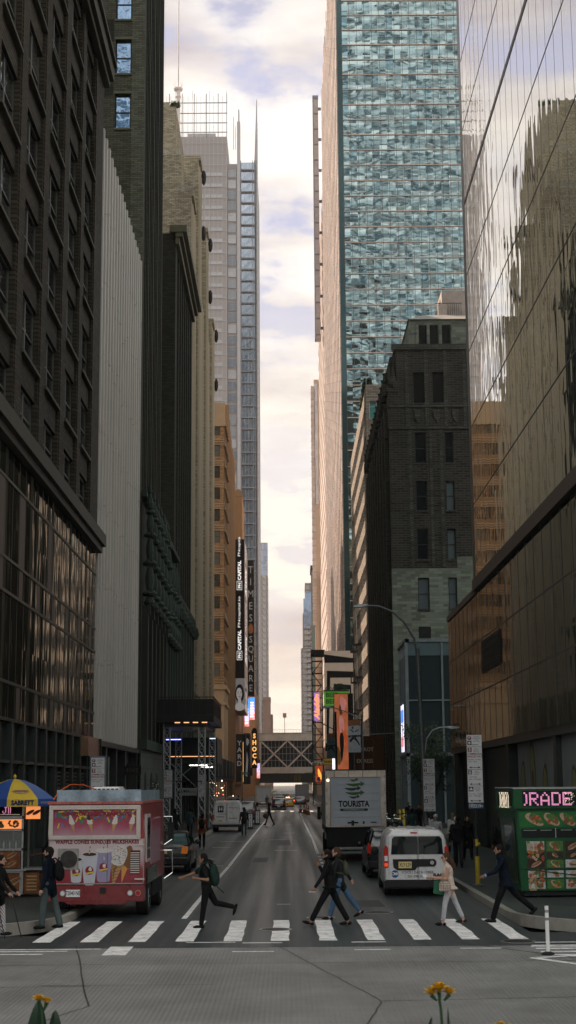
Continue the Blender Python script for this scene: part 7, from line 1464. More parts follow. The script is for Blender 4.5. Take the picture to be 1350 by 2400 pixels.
# ------------------------------------------------------------ signs and street furniture
mat('sign_white', (.50, .50, .51), .5, var=.06); mat('sign_frame', (.10, .125, .15), .5); mat('ink_maroon', (.16, .02, .03), .5, var=0); mat('bollard_yellow', (.42, .30, .03), .6, var=.3, scale=8); mat('sign_black', (.008, .008, .009), .35); mat('sign_navy', (.03, .06, .12), .5); mat('pole_grey', (.13, .14, .145), .45, .4, var=.35, scale=10)
def park_sign(label, x, y, ztop, w, n, post=True, frame=False, number=False, dx=0.0, zbase=.15, rz=0, yellow=False):
    t = thing('parking_sign', label, 'sign', (x, y, 0), rz); hs = [.30*w/.44*1.15, .66*w/.44, .48*w/.44, .48*w/.44][:n]; z = ztop
    if frame: q = MB(); tot = sum(hs)+.1; q.box(-w/2-.05, w/2+.05, -.01, .02, ztop-tot+.04, ztop+.06); q.build('backing_board', MATS['sign_frame'], t)
    for i, h in enumerate(hs):
        q = MB(); q.box(-w/2, w/2, -.03, -.012, z-h+.01, z); o = q.build('sign_panel', MATS['sign_white'], t); n_ = -.032; q = MB(); s = w/.44
        L_ = lambda zz, ln, th=.018: q.box(ln[0]*s, ln[1]*s, n_-.001, n_, zz-th*s/2, zz+th*s/2, 0)
        if i == 0:
            q.cyl((-.14*s, n_, z-.09*s), (-.14*s, n_-.002, z-.09*s), .06*s, seg=14, m=1); q.box(-.20*s, -.08*s, n_-.001, n_, z-.29*s, z-.17*s, 0); put_text(q, 'P', -.14*s, n_-.003, z-.09*s, .10*s, m=2, bold=.003)
            blob(q, -.14*s, n_-.003, z-.23*s, .035*s, .04*s, 0, 2, j=0); [put_text(q, a, .07*s, n_, z-(.05+.045*k)*s, .05*s) for k, a in enumerate(('Monday', 'Wednesday', 'Friday', '2am-3am'))]
        elif i == 1:
            q.box(-.20*s, -.08*s, n_-.001, n_, z-.15*s, z-.02*s, 1); put_text(q, '3', -.14*s, n_-.003, z-.085*s, .14*s, m=2, bold=.004); [put_text(q, a, .05*s, n_, z-(.045+.045*k)*s, .05*s) for k, a in enumerate(('Hour', 'metered', 'parking'))]
            put_text(q, 'COMMERCIAL', 0, n_, z-.21*s, .075*s, m=1, bold=.002, sx=.92); put_text(q, 'VEHICLES ONLY', 0, n_, z-.285*s, .075*s, m=1, bold=.002, sx=.82); put_text(q, 'Monday - Friday', -.02*s, n_, z-.37*s, .06*s); put_text(q, '7am - 4pm', -.06*s, n_, z-.43*s, .06*s)
        elif i == 2:
            q.box(-.20*s, -.09*s, n_-.001, n_, z-.14*s, z-.02*s, 3); put_text(q, '6', -.145*s, n_-.003, z-.08*s, .13*s, m=2, bold=.004); [put_text(q, a, .05*s, n_, z-(.045+.045*k)*s, .05*s) for k, a in enumerate(('Hour', 'metered', 'service'))]; put_text(q, 'Saturday', -.05*s, n_, z-.21*s, .06*s); put_text(q, '8am - Midnight', 0, n_, z-.28*s, .06*s)
        else:
            q.box(-.20*s, -.06*s, n_-.001, n_, z-.15*s, z-.02*s, 0); q.box(-.18*s, -.08*s, n_-.003, n_-.001, z-.12*s, z-.08*s, 2); q.prism([(-.165*s, z-.08*s), (-.095*s, z-.08*s), (-.11*s, z-.045*s), (-.15*s, z-.045*s)], n_-.003, n_-.001, 'y', 2); [put_text(q, a, .06*s, n_, z-(.045+.045*k)*s, .05*s) for k, a in enumerate(('For-Hire', 'Vehicles', 'Only'))]; put_text(q, 'Monday - Friday', 0, n_, z-.22*s, .06*s); put_text(q, '4pm - Midnight', -.02*s, n_, z-.28*s, .06*s)
        za = z-h+.06*s; q.box(-.11*s, .11*s, n_-.001, n_, za-.007*s, za+.007*s, 0)
        if i: 
            for e in (-1, 1): q.add([(e*.17*s, n_, za), (e*.10*s, n_, za+.03*s), (e*.10*s, n_, za-.03*s)], [(0,1,2)], 0)
        q.build('lettering', [MATS['ink_black'], MATS['ink_maroon'], MATS['sign_white'], MATS['sign_navy']], o); z -= h
    if number:
        q = MB(); q.box(-w/2, w/2, -.03, -.012, z-.17, z); o = q.build('number_panel', MATS['sign_navy'], t); q = MB(); put_text(q, '103219', -.03, -.033, z-.095, .13, sx=.95, bold=.003); put_text(q, 'PB', .175, -.033, z-.10, .07); put_text(q, 'Zone#', -.14, -.033, z-.03, .045); q.build('lettering', MATS['sign_white'], o)
    if post:
        q = MB(); q.cyl((dx, .03, zbase), (dx, .03, ztop+.02), .032, seg=8); q.build('post', MATS['pole_grey' if not yellow else 'black_metal'], t)
        if yellow: q = MB(); q.cyl((dx, .03, .15), (dx, .03, 1.0), .075, seg=14); q.build('yellow_sleeve', MATS['bollard_yellow'], t); q = MB(); q.lathe([(.17, .15), (.17, .18), (.09, .2)], (dx, .03, 0)); q.build('base_plate', MATS['pole_grey'], t); q = MB(); q.cyl((dx, .03, 1.30), (dx, .03, 1.50), .05, seg=8); q.ell((dx+.05, .0, 1.36), (.05, .03, .05), 6, 4); q.build('tape', MATS['bollard_yellow'], t)
    return t
park_sign('tall stack of four parking signs with a blue number plate on a yellow-based post', 5.60, 45.5, 4.57, .45, 4, number=True, yellow=True)
park_sign('stack of parking signs on the tall lamp post behind the white van', 5.72, 61.7, 4.12, .47, 4, post=False)
park_sign('framed parking signs rising behind the ice cream truck', -6.03, 48, 4.02, .42, 3, frame=True, dx=.33)
park_sign('framed parking signs in front of the left truss tower', -6.66, 84, 3.95, .44, 3, frame=True, dx=.36)
park_sign('farthest parking signs on the left by the second truss tower', -6.05, 106, 3.82, .44, 3, frame=True, dx=.3)
def street_lamp():
    t = thing('street_lamp', 'tall street lamp on the right with a long arm reaching left', 'street lamp', (5.62, 62, .15))
    m = MB(); m.cyl((0, 0, 0), (-.22, 0, 8.5), .11, .075, 12); m.lathe([(.2, 0), (.2, .3), (.13, .5)], seg=12); m.build('pole', MATS['pole_grey'], t, smooth=True)
    pts = [(-.17, 0, 7.6), (-.35, 0, 8.9), (-.75, 0, 9.6), (-1.25, 0, 10.05), (-1.8, 0, 10.28), (-2.3, 0, 10.3)]; m = MB(); m.tube(pts, .042, 8); m.build('arm', MATS['pole_grey'], t, smooth=True)
    m = MB(); m.loft([[(-2.25, -.06, 10.27), (-2.25, .06, 10.27), (-2.25, .06, 10.36), (-2.25, -.06, 10.36)], [(-2.55, -.13, 10.22), (-2.55, .13, 10.22), (-2.55, .1, 10.36), (-2.55, -.1, 10.36)], [(-2.85, -.08, 10.24), (-2.85, .08, 10.24), (-2.85, .05, 10.31), (-2.85, -.05, 10.31)]]); m.cyl((-2.4, 0, 10.35), (-2.4, 0, 10.44), .05); m.build('lamp_head', MATS['galvanised'], t, bevel=.01)
    pts = [(-.1, .05, 3.9), (.02, .05, 4.35), (.08, .05, 4.8), (.3, .05, 5.12), (.6, .05, 5.24), (.9, .05, 5.26)]; m = MB(); m.tube(pts, .032, 8); m.build('arm', MATS['galvanised'], t, smooth=True)
    m = MB(); m.loft([[(.88, 0, 5.23), (.88, .08, 5.23), (.88, .08, 5.3), (.88, 0, 5.3)], [(1.1, -.08, 5.19), (1.1, .16, 5.19), (1.1, .14, 5.31), (1.1, -.05, 5.31)], [(1.42, -.04, 5.22), (1.42, .12, 5.22), (1.42, .1, 5.27), (1.42, -.02, 5.27)]]); m.build('lamp_head', MATS['galvanised'], t)
    t = thing('street_lamp', 'farther street lamp above the box truck with its arm pointing left', 'street lamp', (6.40, 130, .15)); m = MB(); m.cyl((0, 0, 0), (0, 0, 8.9), .12, .09, 10); m.build('pole', MATS['pole_grey'], t); m = MB(); m.tube([(0, 0, 8.3), (-1.3, 0, 9.1), (-2.3, 0, 9.45), (-2.7, 0, 9.5)], .05, 6); m.build('arm', MATS['pole_grey'], t); m = MB(); m.ell((-3.0, 0, 9.5), (.4, .16, .1)); m.build('lamp_head', MATS['galvanised'], t)
    t = thing('sign_post', 'black post carrying the dark banner left of the tall poster', 'post', (5.48, 170, .15)); m = MB(); m.cyl((0, 0, 0), (-.1, 0, 11), .13, .11, 8); m.cyl((-.05, 0, 8.9), (-1.8, 0, 9.8), .06, .05, 6); m.build('pole', MATS['black_metal'], t)
street_lamp()
mat('banner_pale', (.42, .45, .48), .6, var=.12, scale=3); mat('banner_shaded', (.13, .17, .19), .6); mat('banner_rust', (.25, .10, .04), .6); mat('banner_ink', (.02, .025, .03), .6)
def banner(label, x0, x1, y, z0, z1, txt, pale='banner_pale', group='theatre banners on the lamp posts'):
    w, h = x1-x0, z1-z0; t = thing('banner', label, 'banner', (x0, y, z0), group=group); m = MB(); m.box(0, w, -.01, .01, 0, h); m.build('cloth', MATS[pale], t)
    m = MB(); m.box(0, w, -.02, -.011, h*.84, h); [m.add([(w*(.5+.48*math.cos(a)), -.0205, h*.84), (w*(.5+.44*math.cos(a-.12)), -.0205, h*.80), (w*(.5+.40*math.cos(a-.2)), -.0205, h*.84)], [(0,1,2)]) for a in [PI*i/9 for i in range(10)]]; m.build('header_band', MATS['banner_rust'], t)
    m = MB()     # plain leaping figure: bent legs, raised arms
    def limb(a, b, r): 
        d = (Vector((b[0], 0, b[1]))-Vector((a[0], 0, a[1]))); n = Vector((-d.z, 0, d.x)).normalized()*r*w; m.add([(a[0]*w+n.x, -.022, a[1]*h+n.z), (a[0]*w-n.x, -.022, a[1]*h-n.z), (b[0]*w-n.x*.6, -.022, b[1]*h-n.z*.6), (b[0]*w+n.x*.6, -.022, b[1]*h+n.z*.6)], [(0,1,2,3)])
    limb((.45, .46), (.12, .34), .12); limb((.12, .34), (.3, .36), .08); limb((.5, .46), (.75, .34), .12); limb((.75, .34), (.93, .22), .07); limb((.45, .62), (.15, .72), .05); limb((.55, .64), (.85, .70), .05); blob(m, .36*w, -.0225, .76*h, .07*w, .05*w*2.0, 0, 0, j=.05)
    m.build('leaping_figure', MATS['banner_ink'], t)
    m = MB(); put_text(m, txt, w*.5, -.024, h*.50, w*.235, rot=.06, bold=.014*w, sx=.95); put_text(m, 'EUGENE O\'NEILL THEATRE', w*.5, -.024, h*.10, w*.065); put_text(m, '230 W 49TH', w*.5, -.024, h*.06, w*.06); m.build('lettering', MATS['ink_black'], t)
    m = MB(); m.cyl((0, 0, h+.03), (w+.15, 0, h+.03), .03, seg=6); m.cyl((0, 0, -.03), (w+.15, 0, -.03), .03, seg=6); m.build('bracket', MATS['black_metal'], t)
banner('pale theatre banner reading MORMON with a leaping figure, right of the tall poster', 5.17, 6.24, 129.9, 5.8, 8.55, 'MORMON')
banner('theatre banner with shade put into its dark grey cloth, left of the tall poster', 4.36, 5.32, 169.9, 6.0, 8.7, 'MORMON', 'banner_shaded')  # darker cloth colour stands in for the shade on this banner
mat('tan_board', (.75, .60, .49), .6, var=.04); mat('beer_green', (.12, .36, .05), .5, emit=(.12, .5, .05), estr=.12); mat('rust_board', (.10, .035, .012), .6)
def T_(y): return TF(y)
def right_signs():
    t = thing('striped_billboard', 'big billboard of nested tan and black crooked frames', 'billboard', (5.75, 234, 8.15)); w, h = 4.5, 15.5
    m = MB(); m.box(0, w, 0, .8, 0, h); m.build('panel', MATS['tan_board'], t)
    m = MB(); k = [0]
    def pg(p): k[0] += 1; m.poly([(x*w, -.02-.002*k[0], z*h) for x, z in p])
    pg([(0, .965), (1, .925), (1, .88), (0, .88)])
    pg([(.09, .80), (1, .79), (1, .73), (.20, .73), (.12, .10), (.05, .10)]); pg([(.32, .67), (.92, .655), (.93, .30), (.86, .30), (.87, .61), (.41, .605), (.33, .12), (.26, .12)])
    pg([(0, 0), (.35, 0), (.35, .05), (0, .08)]); pg([(.2, .14), (.55, .14), (.55, .17), (.2, .17)])
    m.build('crooked_frames', MATS['sign_black'], t)
    t = thing('beer_sign', 'green sign reading BEER twice under a scrolled iron crest', 'sign', (5.45, 226, 14.7)); m = MB(); m.box(0, 3.7, 0, .3, 0, 2.15); m.build('panel', MATS['beer_green'], t); m = MB(); put_text(m, 'BEER', 1.25, -.01, 1.58, .95, bold=.02, sx=.95); put_text(m, 'BEER', 1.25, -.01, .62, .95, bold=.02, sx=.95); m.build('lettering', MATS['ink_black'], t)
    m = MB(); m.box(-.1, 3.8, -.05, .35, 2.15, 2.35); m.box(-.1, 3.8, -.05, .35, -.2, 0)
    for c, r in ((.7, .5), (2.4, .95)):
        for q in range(3): m.tube([(c+(r-.18*q)*math.cos(a)*1.1, 0, 2.35+(r-.18*q)*math.sin(a)) for a in [PI*i/10 for i in range(11)]], .05, 5)
    m.build('scroll_crest', MATS['crest'], t)
    t = thing('tall_poster', 'tall lit poster in red and orange tones above the box truck', 'poster', (6.65, 215, 5.0)); m = MB(); m.box(0, 1.95, 0, .9, 0, 10.9); m.box(1.95, 2.7, .2, .9, 0, 10.9); m.build('housing', MATS['sign_black'], t)
    m = MB(); m.box(.02, 1.93, -.02, 0, .1, 10.8); m.build('picture', MATS['poster_fire'], t); m = MB()
    blob(m, .95, -.03, 8.6, .32, .75, 0, 0, j=.1); blob(m, 1.0, -.034, 6.3, .38, 1.6, .05, 1, j=.08); blob(m, 1.0, -.038, 3.6, .28, 2.0, 0, 2, j=.12); blob(m, .6, -.033, 2.0, .35, 1.2, .1, 3, j=.2); blob(m, 1.5, -.036, 4.6, .25, 1.3, .3, 4, j=.2); blob(m, 1.25, -.035, 9.4, .45, 1.1, .1, 1, j=.15); m.build('figure_shapes', [MATS[q] for q in ('banner_rust', 'poster_rose', 'sign_black', 'poster_gold', 'poster_red')], t)
    t = thing('show_sign', 'small purple lit vertical sign reading Aladdin in orange script', 'sign', (4.2, 240, 13.1)); m = MB(); m.box(0, .88, 0, .3, 0, 4.4); m.build('panel', MATS['screen_purple'], t); m = MB(); put_text(m, 'Aladdin', .45, -.02, 2.15, 1.15, rot=PI/2, bold=.03, shear=.3, sx=1.12); m.build('lettering', MATS['screen_orange'], t)
    # steel fire escape tower
    t = thing('fire_escape', 'black steel stair tower of platforms and ladders right of the bridge', 'fire escape', (3.95, 246, 0)); m = MB()
    for x in (0, 1.7): 
        for y in (0, 1.6): m.box(x, x+.12, y, y+.12, 0, 24.6)
    m.build('post', MATS['black_metal'], t); m = MB()
    for z in range(3, 25, 2): m.box(0, 1.82, 0, 1.7, z, z+.10); 
    m.build('platform', MATS['black_metal'], t); m = MB()
    for i, z in enumerate(range(3, 23, 2)): m.cyl((.1 if i % 2 else 1.6, -.02, z), (1.6 if i % 2 else .1, -.02, z+2), .07, seg=5); m.box(0, 1.8, -.05, 0, z+1.0, z+1.06); [m.box(.15*k, .15*k+.03, -.05, -.02, z, z+1) for k in range(12)]
    m.build('stair', MATS['black_metal'], t); m = MB(); m.box(-.1, 2.2, -.1, 1.8, 23.8, 24.9); m.build('cap', MATS['black_metal'], t)
    for yy, lb in ((183, 'black iron fire escape on the near end of the banded brick building'), (193, 'black iron fire escape on the far end of the banded brick building')):
        t = thing('wall_fire_escape', lb, 'fire escape', (9.13, yy, 8)); m = MB()
        for z in (0, 4, 8, 12): m.box(-.9, 0, 0, 3, z, z+.06); m.box(-.9, -.87, 0, 3, z+.95, z+1.0); [m.box(-.9, -.88, .3*k, .3*k+.02, z, z+1) for k in range(11)]; m.cyl((-.5, .3, z), (-.5, 2.7, z+4), .05, seg=5)
        m.build('landing', MATS['black_metal'], t)
    t = thing('projecting_sign', 'dark rust sign with pale PARROT EXPRESS lettering', 'sign', (6.2, 140, 4.2)); m = MB(); m.box(0, 2.95, 0, .25, -.1, 3.3); m.build('panel', MATS['rust_board'], t); m = MB(); put_text(m, 'PARROT', .85, -.02, 2.05, .50, sx=.9, bold=.004); put_text(m, 'EXPRESS', .88, -.02, 1.0, .50, sx=.82, bold=.004); m.build('lettering', MATS['tan_board'], t)
    m = MB(); [m.box(*b) for b in ((.05, 1.72, -.02, 0, 3.0, 3.03), (.05, 1.72, -.02, 0, .1, .13), (1.69, 1.72, -.02, 0, .13, 3.0))]; m.build('border', MATS['banner_rust'], t)
    for nm, lb, x0, x1, y, z0, z1, mt in (('marquee_sign', 'yellow marquee sign low beside the striped billboard', 5.3, 7.4, 228, 6.0, 6.9, 'bollard_yellow'), ('theatre_poster', 'orange and blue poster low in front of the far steel stair tower', 4.3, 5.4, 240, 3.4, 6.0, 'poster_red'), ('theatre_poster', 'narrow white lit panel beside the base of the tall poster', 6.25, 6.6, 214, 4.8, 6.9, 'screen_white'), ('dark_hoarding', 'dark blue hoarding panel behind the tall poster and banners', 7.1, 8.6, 224, 0, 9, 'sign_navy')):
        t = thing(nm, lb, 'sign', (x0, y, z0)); m = MB(); m.box(0, x1-x0, 0, .2, 0, z1-z0); m.build('panel', MATS[mt], t, bevel=.02); m = MB(); m.box(-.04, x1-x0+.04, .02, .3, -.06, -.002); m.box(-.04, x1-x0+.04, .02, .3, z1-z0+.002, z1-z0+.06); m.build('frame', MATS['black_metal'], t)
        if 'yellow' in lb: m = MB(); put_text(m, 'BEEF', (x1-x0)/2, -.01, (z1-z0)/2, .7, bold=.03, sx=1.1) if 0 else [m.box(.15+.25*i, .3+.25*i, -.01, 0, .3, .6) for i in range(7)]; m.build('marks', MATS['ink_black'], t)
        if 'orange and blue' in lb: m = MB(); blob(m, .7, -.01, 1.2, .25, .9, .3, 0); blob(m, .5, -.014, .5, .25, .4, 0, 1); m.build('picture_shapes', [MATS['screen_orange'], MATS['umb_blue']], t)
    for i in range(9):
        o = MB(); o.ell((0, 0, 0), (.14, .14, .14), 8, 6); o = o.build('marquee_bulb', MATS['cream_trim'], None); o.location = (3.7+.42*i, 232, 6.35+.06*math.sin(i*1.7)); tag(o, 'round pale bulb in the string of lights over the right footway', 'lamp', 'string of bulbs over the right footway')
mat('crest', (.03, .05, .03), .5); mat('poster_rose', (.55, .22, .20), .5, var=.25, scale=1, emit=(.6, .22, .2), estr=.25); mat('poster_fire', (.32, .10, .05), .5, var=.6, scale=.7, emit=(.5, .13, .05), estr=.30); mat('poster_gold', (.25, .12, .03), .5, var=.3, scale=3); mat('poster_red', (.42, .08, .03), .5, var=.4, emit=(.6, .1, .03), estr=.25)
right_signs()
mat('glow_white', (.8, .8, .8), .5, emit=(1, .97, .95), estr=.45, var=0); mat('dim_letter', (.16, .16, .155), .5, emit=(.5, .5, .48), estr=.12, var=0); mat('glow_orange', (.8, .4, .1), .5, emit=(1, .50, .16), estr=.7, var=0); mat('photo_grey', (.22, .21, .205), .5, emit=(.5, .48, .47), estr=.12, var=.1, scale=.5); mat('photo_skin', (.55, .53, .52), .5, emit=(.9, .86, .85), estr=.12, var=.05); mat('photo_dark', (.02, .02, .02), .5, var=0); mat('photo_mid', (.18, .16, .16), .5, var=0)
def face_pic(m, u, n, z, s, sx=1.0):
    blob(m, u, n-.002, z-.95*s, .42*s*sx, .30*s, 0, 0, j=.03, k=24); blob(m, u, n-.004, z+.02*s, .39*s*sx, .66*s, 0, 1, j=.03, k=24); blob(m, u-.03*s, n-.008, z, .25*s*sx, .43*s, 0, 0, j=.01, k=24); blob(m, u, n-.006, z-.52*s, .14*s*sx, .22*s, 0, 0, j=.02)
    for e in (-1, 1): blob(m, u+e*.13*s*sx, n-.012, z+.06*s, .065*s*sx, .025*s, 0, 1, j=.02); blob(m, u+e*.13*s*sx, n-.012, z+.15*s, .08*s*sx, .013*s, e*-.15, 2, j=.02)
    blob(m, u+.02*s, n-.012, z-.08*s, .03*s*sx, .05*s, 0, 2, j=.02); blob(m, u, n-.012, z-.22*s, .10*s*sx, .03*s, 0, 2, j=.02)
def left_signs():
    t = thing('vertical_screen', 'tall black vertical screen with FN CAPITAL lettering and a portrait at its foot', 'screen', (-9.15, 263, 15.9)); m = MB(); m.box(0, 1.6, 0, 21, 0, 30.3); m.build('housing', MATS['sign_black'], t)
    for nm, T, wd in (('front', lambda u, n, z: (u, n, z), 1.6), ('side', lambda u, n, z: (1.6-n, u*21/1.6, z), 1.6)):
        m = MB(T); sx = 1.0 if nm == 'front' else 1.0
        def tx(s_, u, z, size, b=.0, fit=1.0):
            vs, fs = text_mesh(s_, 1.0, bold=b); x0 = min(v[0] for v in vs); x1 = max(v[0] for v in vs); y0 = min(v[1] for v in vs); y1 = max(v[1] for v in vs)
            m.add([(u-((y-y0)/(y1-y0)-.5)*size, -.02, z+((x-x0)/(x1-x0)-.5)*fit) for x, y in vs], fs)
        tx('FNcapita', .72, 29.0, .55, .005, 3.5); tx('CAPITAL', .72, 24.7, .62, .05, 3.5); tx('FN', .72, 22.0, .5, .04, 1.0); tx('FNcapital.io', .72, 17.3, .55, .005, 5.5); tx('CAPITAL', .72, 12.3, .62, .05, 3.5); tx('FN', .72, 9.6, .5, .04, 1.0)
        for z0, z1 in ((21.2, 22.8), (8.8, 10.4)): m.box(.25, .31, -.03, -.02, z0, z1); m.box(1.12, 1.18, -.03, -.02, z0, z1); m.box(.31, 1.12, -.03, -.02, z0, z0+.08); m.box(.31, 1.12, -.03, -.02, z1-.08, z1)
        m.build('lettering', MATS['glow_white'], t)
        m = MB(T); m.box(.0, 1.6, -.02, -.01, .1, 5.6); p_ = m.build('portrait_ground', MATS['photo_grey'], t); m = MB(T); face_pic(m, .72 if nm == 'front' else .8, -.02, 2.9, 2.4 if nm == 'front' else 2.3, .85 if nm == 'front' else .85); m.build('portrait', [MATS['photo_skin'], MATS['photo_dark'], MATS['photo_mid']], p_)
    t = thing('district_sign', 'dark vertical sign with outlined letters reading TIMES SQUARE one above another', 'sign', (-8.05, 300, 20.6)); m = MB(); m.box(0, 1.4, 0, 3, 0, 27.3); m.build('housing', MATS['sign_black'], t); m = MB()
    for i, ch in enumerate('TIMES'): put_text(m, ch, .7, -.03, 25.3-2.45*i, 2.1, sx=.8)
    for i, ch in enumerate('SQUARE'): put_text(m, ch, .7, -.03, 11.2-1.95*i, 1.9, sx=.8)
    m.build('lettering', MATS['dim_letter'], t); m = MB(); blob(m, .7, -.03, 13.4, .5, 1.0, 0, 0, j=.1); m.build('picture_patch', MATS['banner_rust'], t)
    for x0, x1, z0, z1, lb in ((-8.6, -7.7, 14.5, 20.0, 'left half of the lit blue and pink screen under the vertical signs'), (-7.6, -6.6, 15.8, 20.2, 'right half of the lit blue and red screen under the vertical signs')):
        t = thing('lit_screen', lb, 'screen', (x0, 299, z0)); m = MB(); m.box(0, x1-x0, 0, .3, 0, z1-z0); m.build('panel', MATS['screen_mix'], t); m = MB(); [m.box(.1, x1-x0-.15, -.01, 0, .5+.55*i, .75+.55*i) for i in range(6)]; m.build('text_bars', MATS['screen_white'], t)
    t = thing('blade_sign', 'dark blade sign reading YARD on the left above the footway', 'sign', (-7.4, 214, 3.5)); m = MB(); m.box(0, 1.08, 0, .3, 0, 6.7); m.build('panel', MATS['sign_black'], t); m = MB(); [put_text(m, ch, .5, -.01, 5.4-.95*i, .95, bold=.02) for i, ch in enumerate('YARD')]; m.build('lettering', MATS['cup_white'], t); m = MB(); m.box(1.0, 1.05, -.03, 0, 0, 5.6); m.build('glow_strip', MATS['glow_orange'], t)
    t = thing('advertising_column', 'dark round advertising column beside the YARD sign', 'sign', (-5.85, 214.5, 3.2)); m = MB(); m.lathe([(.52, 0), (.55, .1), (.55, 6.9), (.5, 7.1)], seg=24); m.build('drum', MATS['sign_black'], t); m = MB(); m.add([(-.2, -.56, 1.2), (.05, -.56, 1.0), (.2, -.56, 3.4), (0, -.56, 4.6)], [(0,1,2,3)]); blob(m, .1, -.57, 5.9, .2, .5, 0, 0); m.build('poster_shape', MATS['cup_white'], t)
    t = thing('blade_sign', 'blade sign with lit orange letters SHOCA', 'sign', (-7.25, 300, 6.3)); m = MB(); m.box(0, 1.1, 0, .3, 0, 7.3); m.prism([(0, 7.3), (1.1, 7.3), (.8, 7.9), (.3, 7.9)], 0, .3, 'y'); m.build('panel', MATS['sign_black'], t); m = MB(); [put_text(m, ch, .55, -.01, 6.3-1.3*i, 1.25, bold=.06, sx=.9) for i, ch in enumerate('SHOCA')]; m.build('lettering', MATS['glow_orange'], t)
    t = thing('lit_screen', 'small bright screen low on the left beside the bridge', 'screen', (-6.45, 310, 4.4)); m = MB(); m.box(0, .65, 0, .2, 0, 3); m.build('panel', MATS['screen_mix'], t); m = MB(); m.box(-.05, .7, 0, .25, 3.05, 3.8); m.build('header', MATS['banner_rust'], t)
    t = thing('shop_sign', 'faint FIVE sign projecting over the footway behind the ice cream truck', 'sign', (-9.1, 84, 3.72)); m = MB(); m.box(0, .95, 0, .12, 0, .5); m.build('panel', MATS['sign_black'], t); m = MB(); put_text(m, 'FIVE', .45, -.01, .25, .30, spacing=1.25); m.build('lettering', MATS['sign_navy2'], t)
    t = thing('shop_sign', 'narrow black vertical sign reading SOU at the corner of the ribbed building', 'sign', (-9.12, 70.6, 4.05)); m = MB(); m.box(0, .40, 0, .1, 0, 1.25); m.build('panel', MATS['sign_black'], t); m = MB(); [put_text(m, ch, .2, -.01, 1.03-.36*i, .34) for i, ch in enumerate('SOU')]; m.build('lettering', MATS['cup_white'], t)
    t = thing('shop_sign', 'pale board reading LUMA hanging under the truss stage', 'sign', (-7.05, 98, 2.48)); m = MB(); m.box(0, 1.15, 0, .05, 0, .48); m.build('panel', MATS['luma_grey'], t); m = MB(); put_text(m, 'LUMA', .33, -.01, .27, .26, bold=.004); put_text(m, 'HOTEL', .85, -.01, .22, .16); m.build('lettering', MATS['ink_black'], t); m = MB(); m.cyl((.05, .02, .48), (.05, .02, .9), .02); m.cyl((1.1, .02, .48), (1.1, .02, .9), .02); m.box(-.6, 1.5, 0, .04, .88, .93); m.build('hanger', MATS['black_metal'], t)
    t = thing('street_name_sign', 'small green street name sign on the left at the far corner', 'sign', (-5.6, 186, 4.35)); m = MB(); m.box(-.1, .75, 0, .03, 0, .28); m.build('panel', mat('street_green', (.02, .10, .06), .5), t); m = MB(); put_text(m, 'BWAY', .3, -.01, .14, .2, bold=.004); m.build('lettering', MATS['cup_white'], t); m = MB(); m.cyl((-.1, .05, -4.2), (-.1, .05, .5), .05); m.build('post', MATS['pole_grey'], t)
mat('sign_navy2', (.10, .10, .10), .5, var=0); mat('luma_grey', (.16, .18, .18), .5)
def screen_mix():
    m = mat('screen_mix', (.5, .5, .6), .4, emit=(1, 1, 1), estr=.9, var=0); N = m.node_tree.nodes; L = m.node_tree.links; b = N['Principled BSDF']; tc = N.new('ShaderNodeTexCoord'); s = N.new('ShaderNodeSeparateXYZ'); L.new(tc.outputs['Object'], s.inputs[0]); nz = N.new('ShaderNodeTexNoise'); nz.inputs['Scale'].default_value = 1.5; L.new(tc.outputs['Object'], nz.inputs['Vector']); a = N.new('ShaderNodeMath'); a.operation = 'MULTIPLY_ADD'; L.new(s.outputs[2], a.inputs[0]); a.inputs[1].default_value = .16; L.new(nz.outputs[0], a.inputs[2])
    r = N.new('ShaderNodeValToRGB'); L.new(a.outputs[0], r.inputs[0]); e = r.color_ramp.elements; e[0].position = .5; e[0].color = (.9, .22, .15, 1); e[1].position = 1.05; e[1].color = (.08, .30, .85, 1); x = e.new(.75); x.color = (.85, .55, .75, 1); L.new(r.outputs[0], b.inputs['Emission Color']); L.new(r.outputs[0], b.inputs['Base Color'])
screen_mix(); left_signs()
# ---- truss towers, stage platform, sidewalk shed
def truss(label, x, y, z1, w=.42):
    t = thing('truss_tower', label, 'truss', (x, y, .15), group='truss towers under the stage platform'); m = MB(); [m.cyl((a, b, 0), (a, b, z1), .03, seg=6) for a in (0, w) for b in (0, w)]; m.build('chord', MATS['galvanised'], t); m = MB(); n = int(z1/.55)
    for i in range(n):
        z = i*z1/n; zz = (i+1)*z1/n
        for b in (0, w): m.cyl((0, b, z), (w, b, z), .016, seg=5); m.cyl((0, b, z), (w, b, zz), .014, seg=5); m.cyl((w, b, z), (0, b, zz), .014, seg=5)
        for a in (0, w): m.cyl((a, 0, z), (a, w, zz), .014, seg=5)
    m.build('lattice', MATS['galvanised'], t); return t
truss('nearest truss tower behind the framed parking signs', -8.25, 100, 7.1); truss('second truss tower beside the far parking signs', -5.94, 100, 7.1); truss('rear truss tower right of the second one', -5.75, 110, 7.1); truss('rear truss tower in the shadow on the left', -8.2, 110, 7.1)
t = thing('stage_platform', 'dark railed platform held over the left footway on truss towers', 'platform', (-8.7, 99.6, 7.25)); m = MB(); m.box(0, 3.8, 0, 12, 0, .45); m.box(.5, 3.3, .3, 11, -.3, 0); m.build('deck', MATS['black_metal'], t); m = MB(); [m.box(.47*i, .47*i+.04, 0, .04, .45, 1.6) for i in range(9)]; [m.box(3.76, 3.8, 1.2*i, 1.2*i+.04, .45, 1.6) for i in range(10)]; m.box(0, 3.8, 0, .04, 1.6, 1.66); m.box(3.76, 3.8, 0, 12, 1.6, 1.66); m.build('guard_rail', MATS['black_metal'], t); m = MB(); m.box(.02, 3.75, .05, .07, .46, 1.5); m.box(3.72, 3.74, .1, 11.9, .46, 1.5); m.build('mesh_panel', MATS['sign_black'], t)
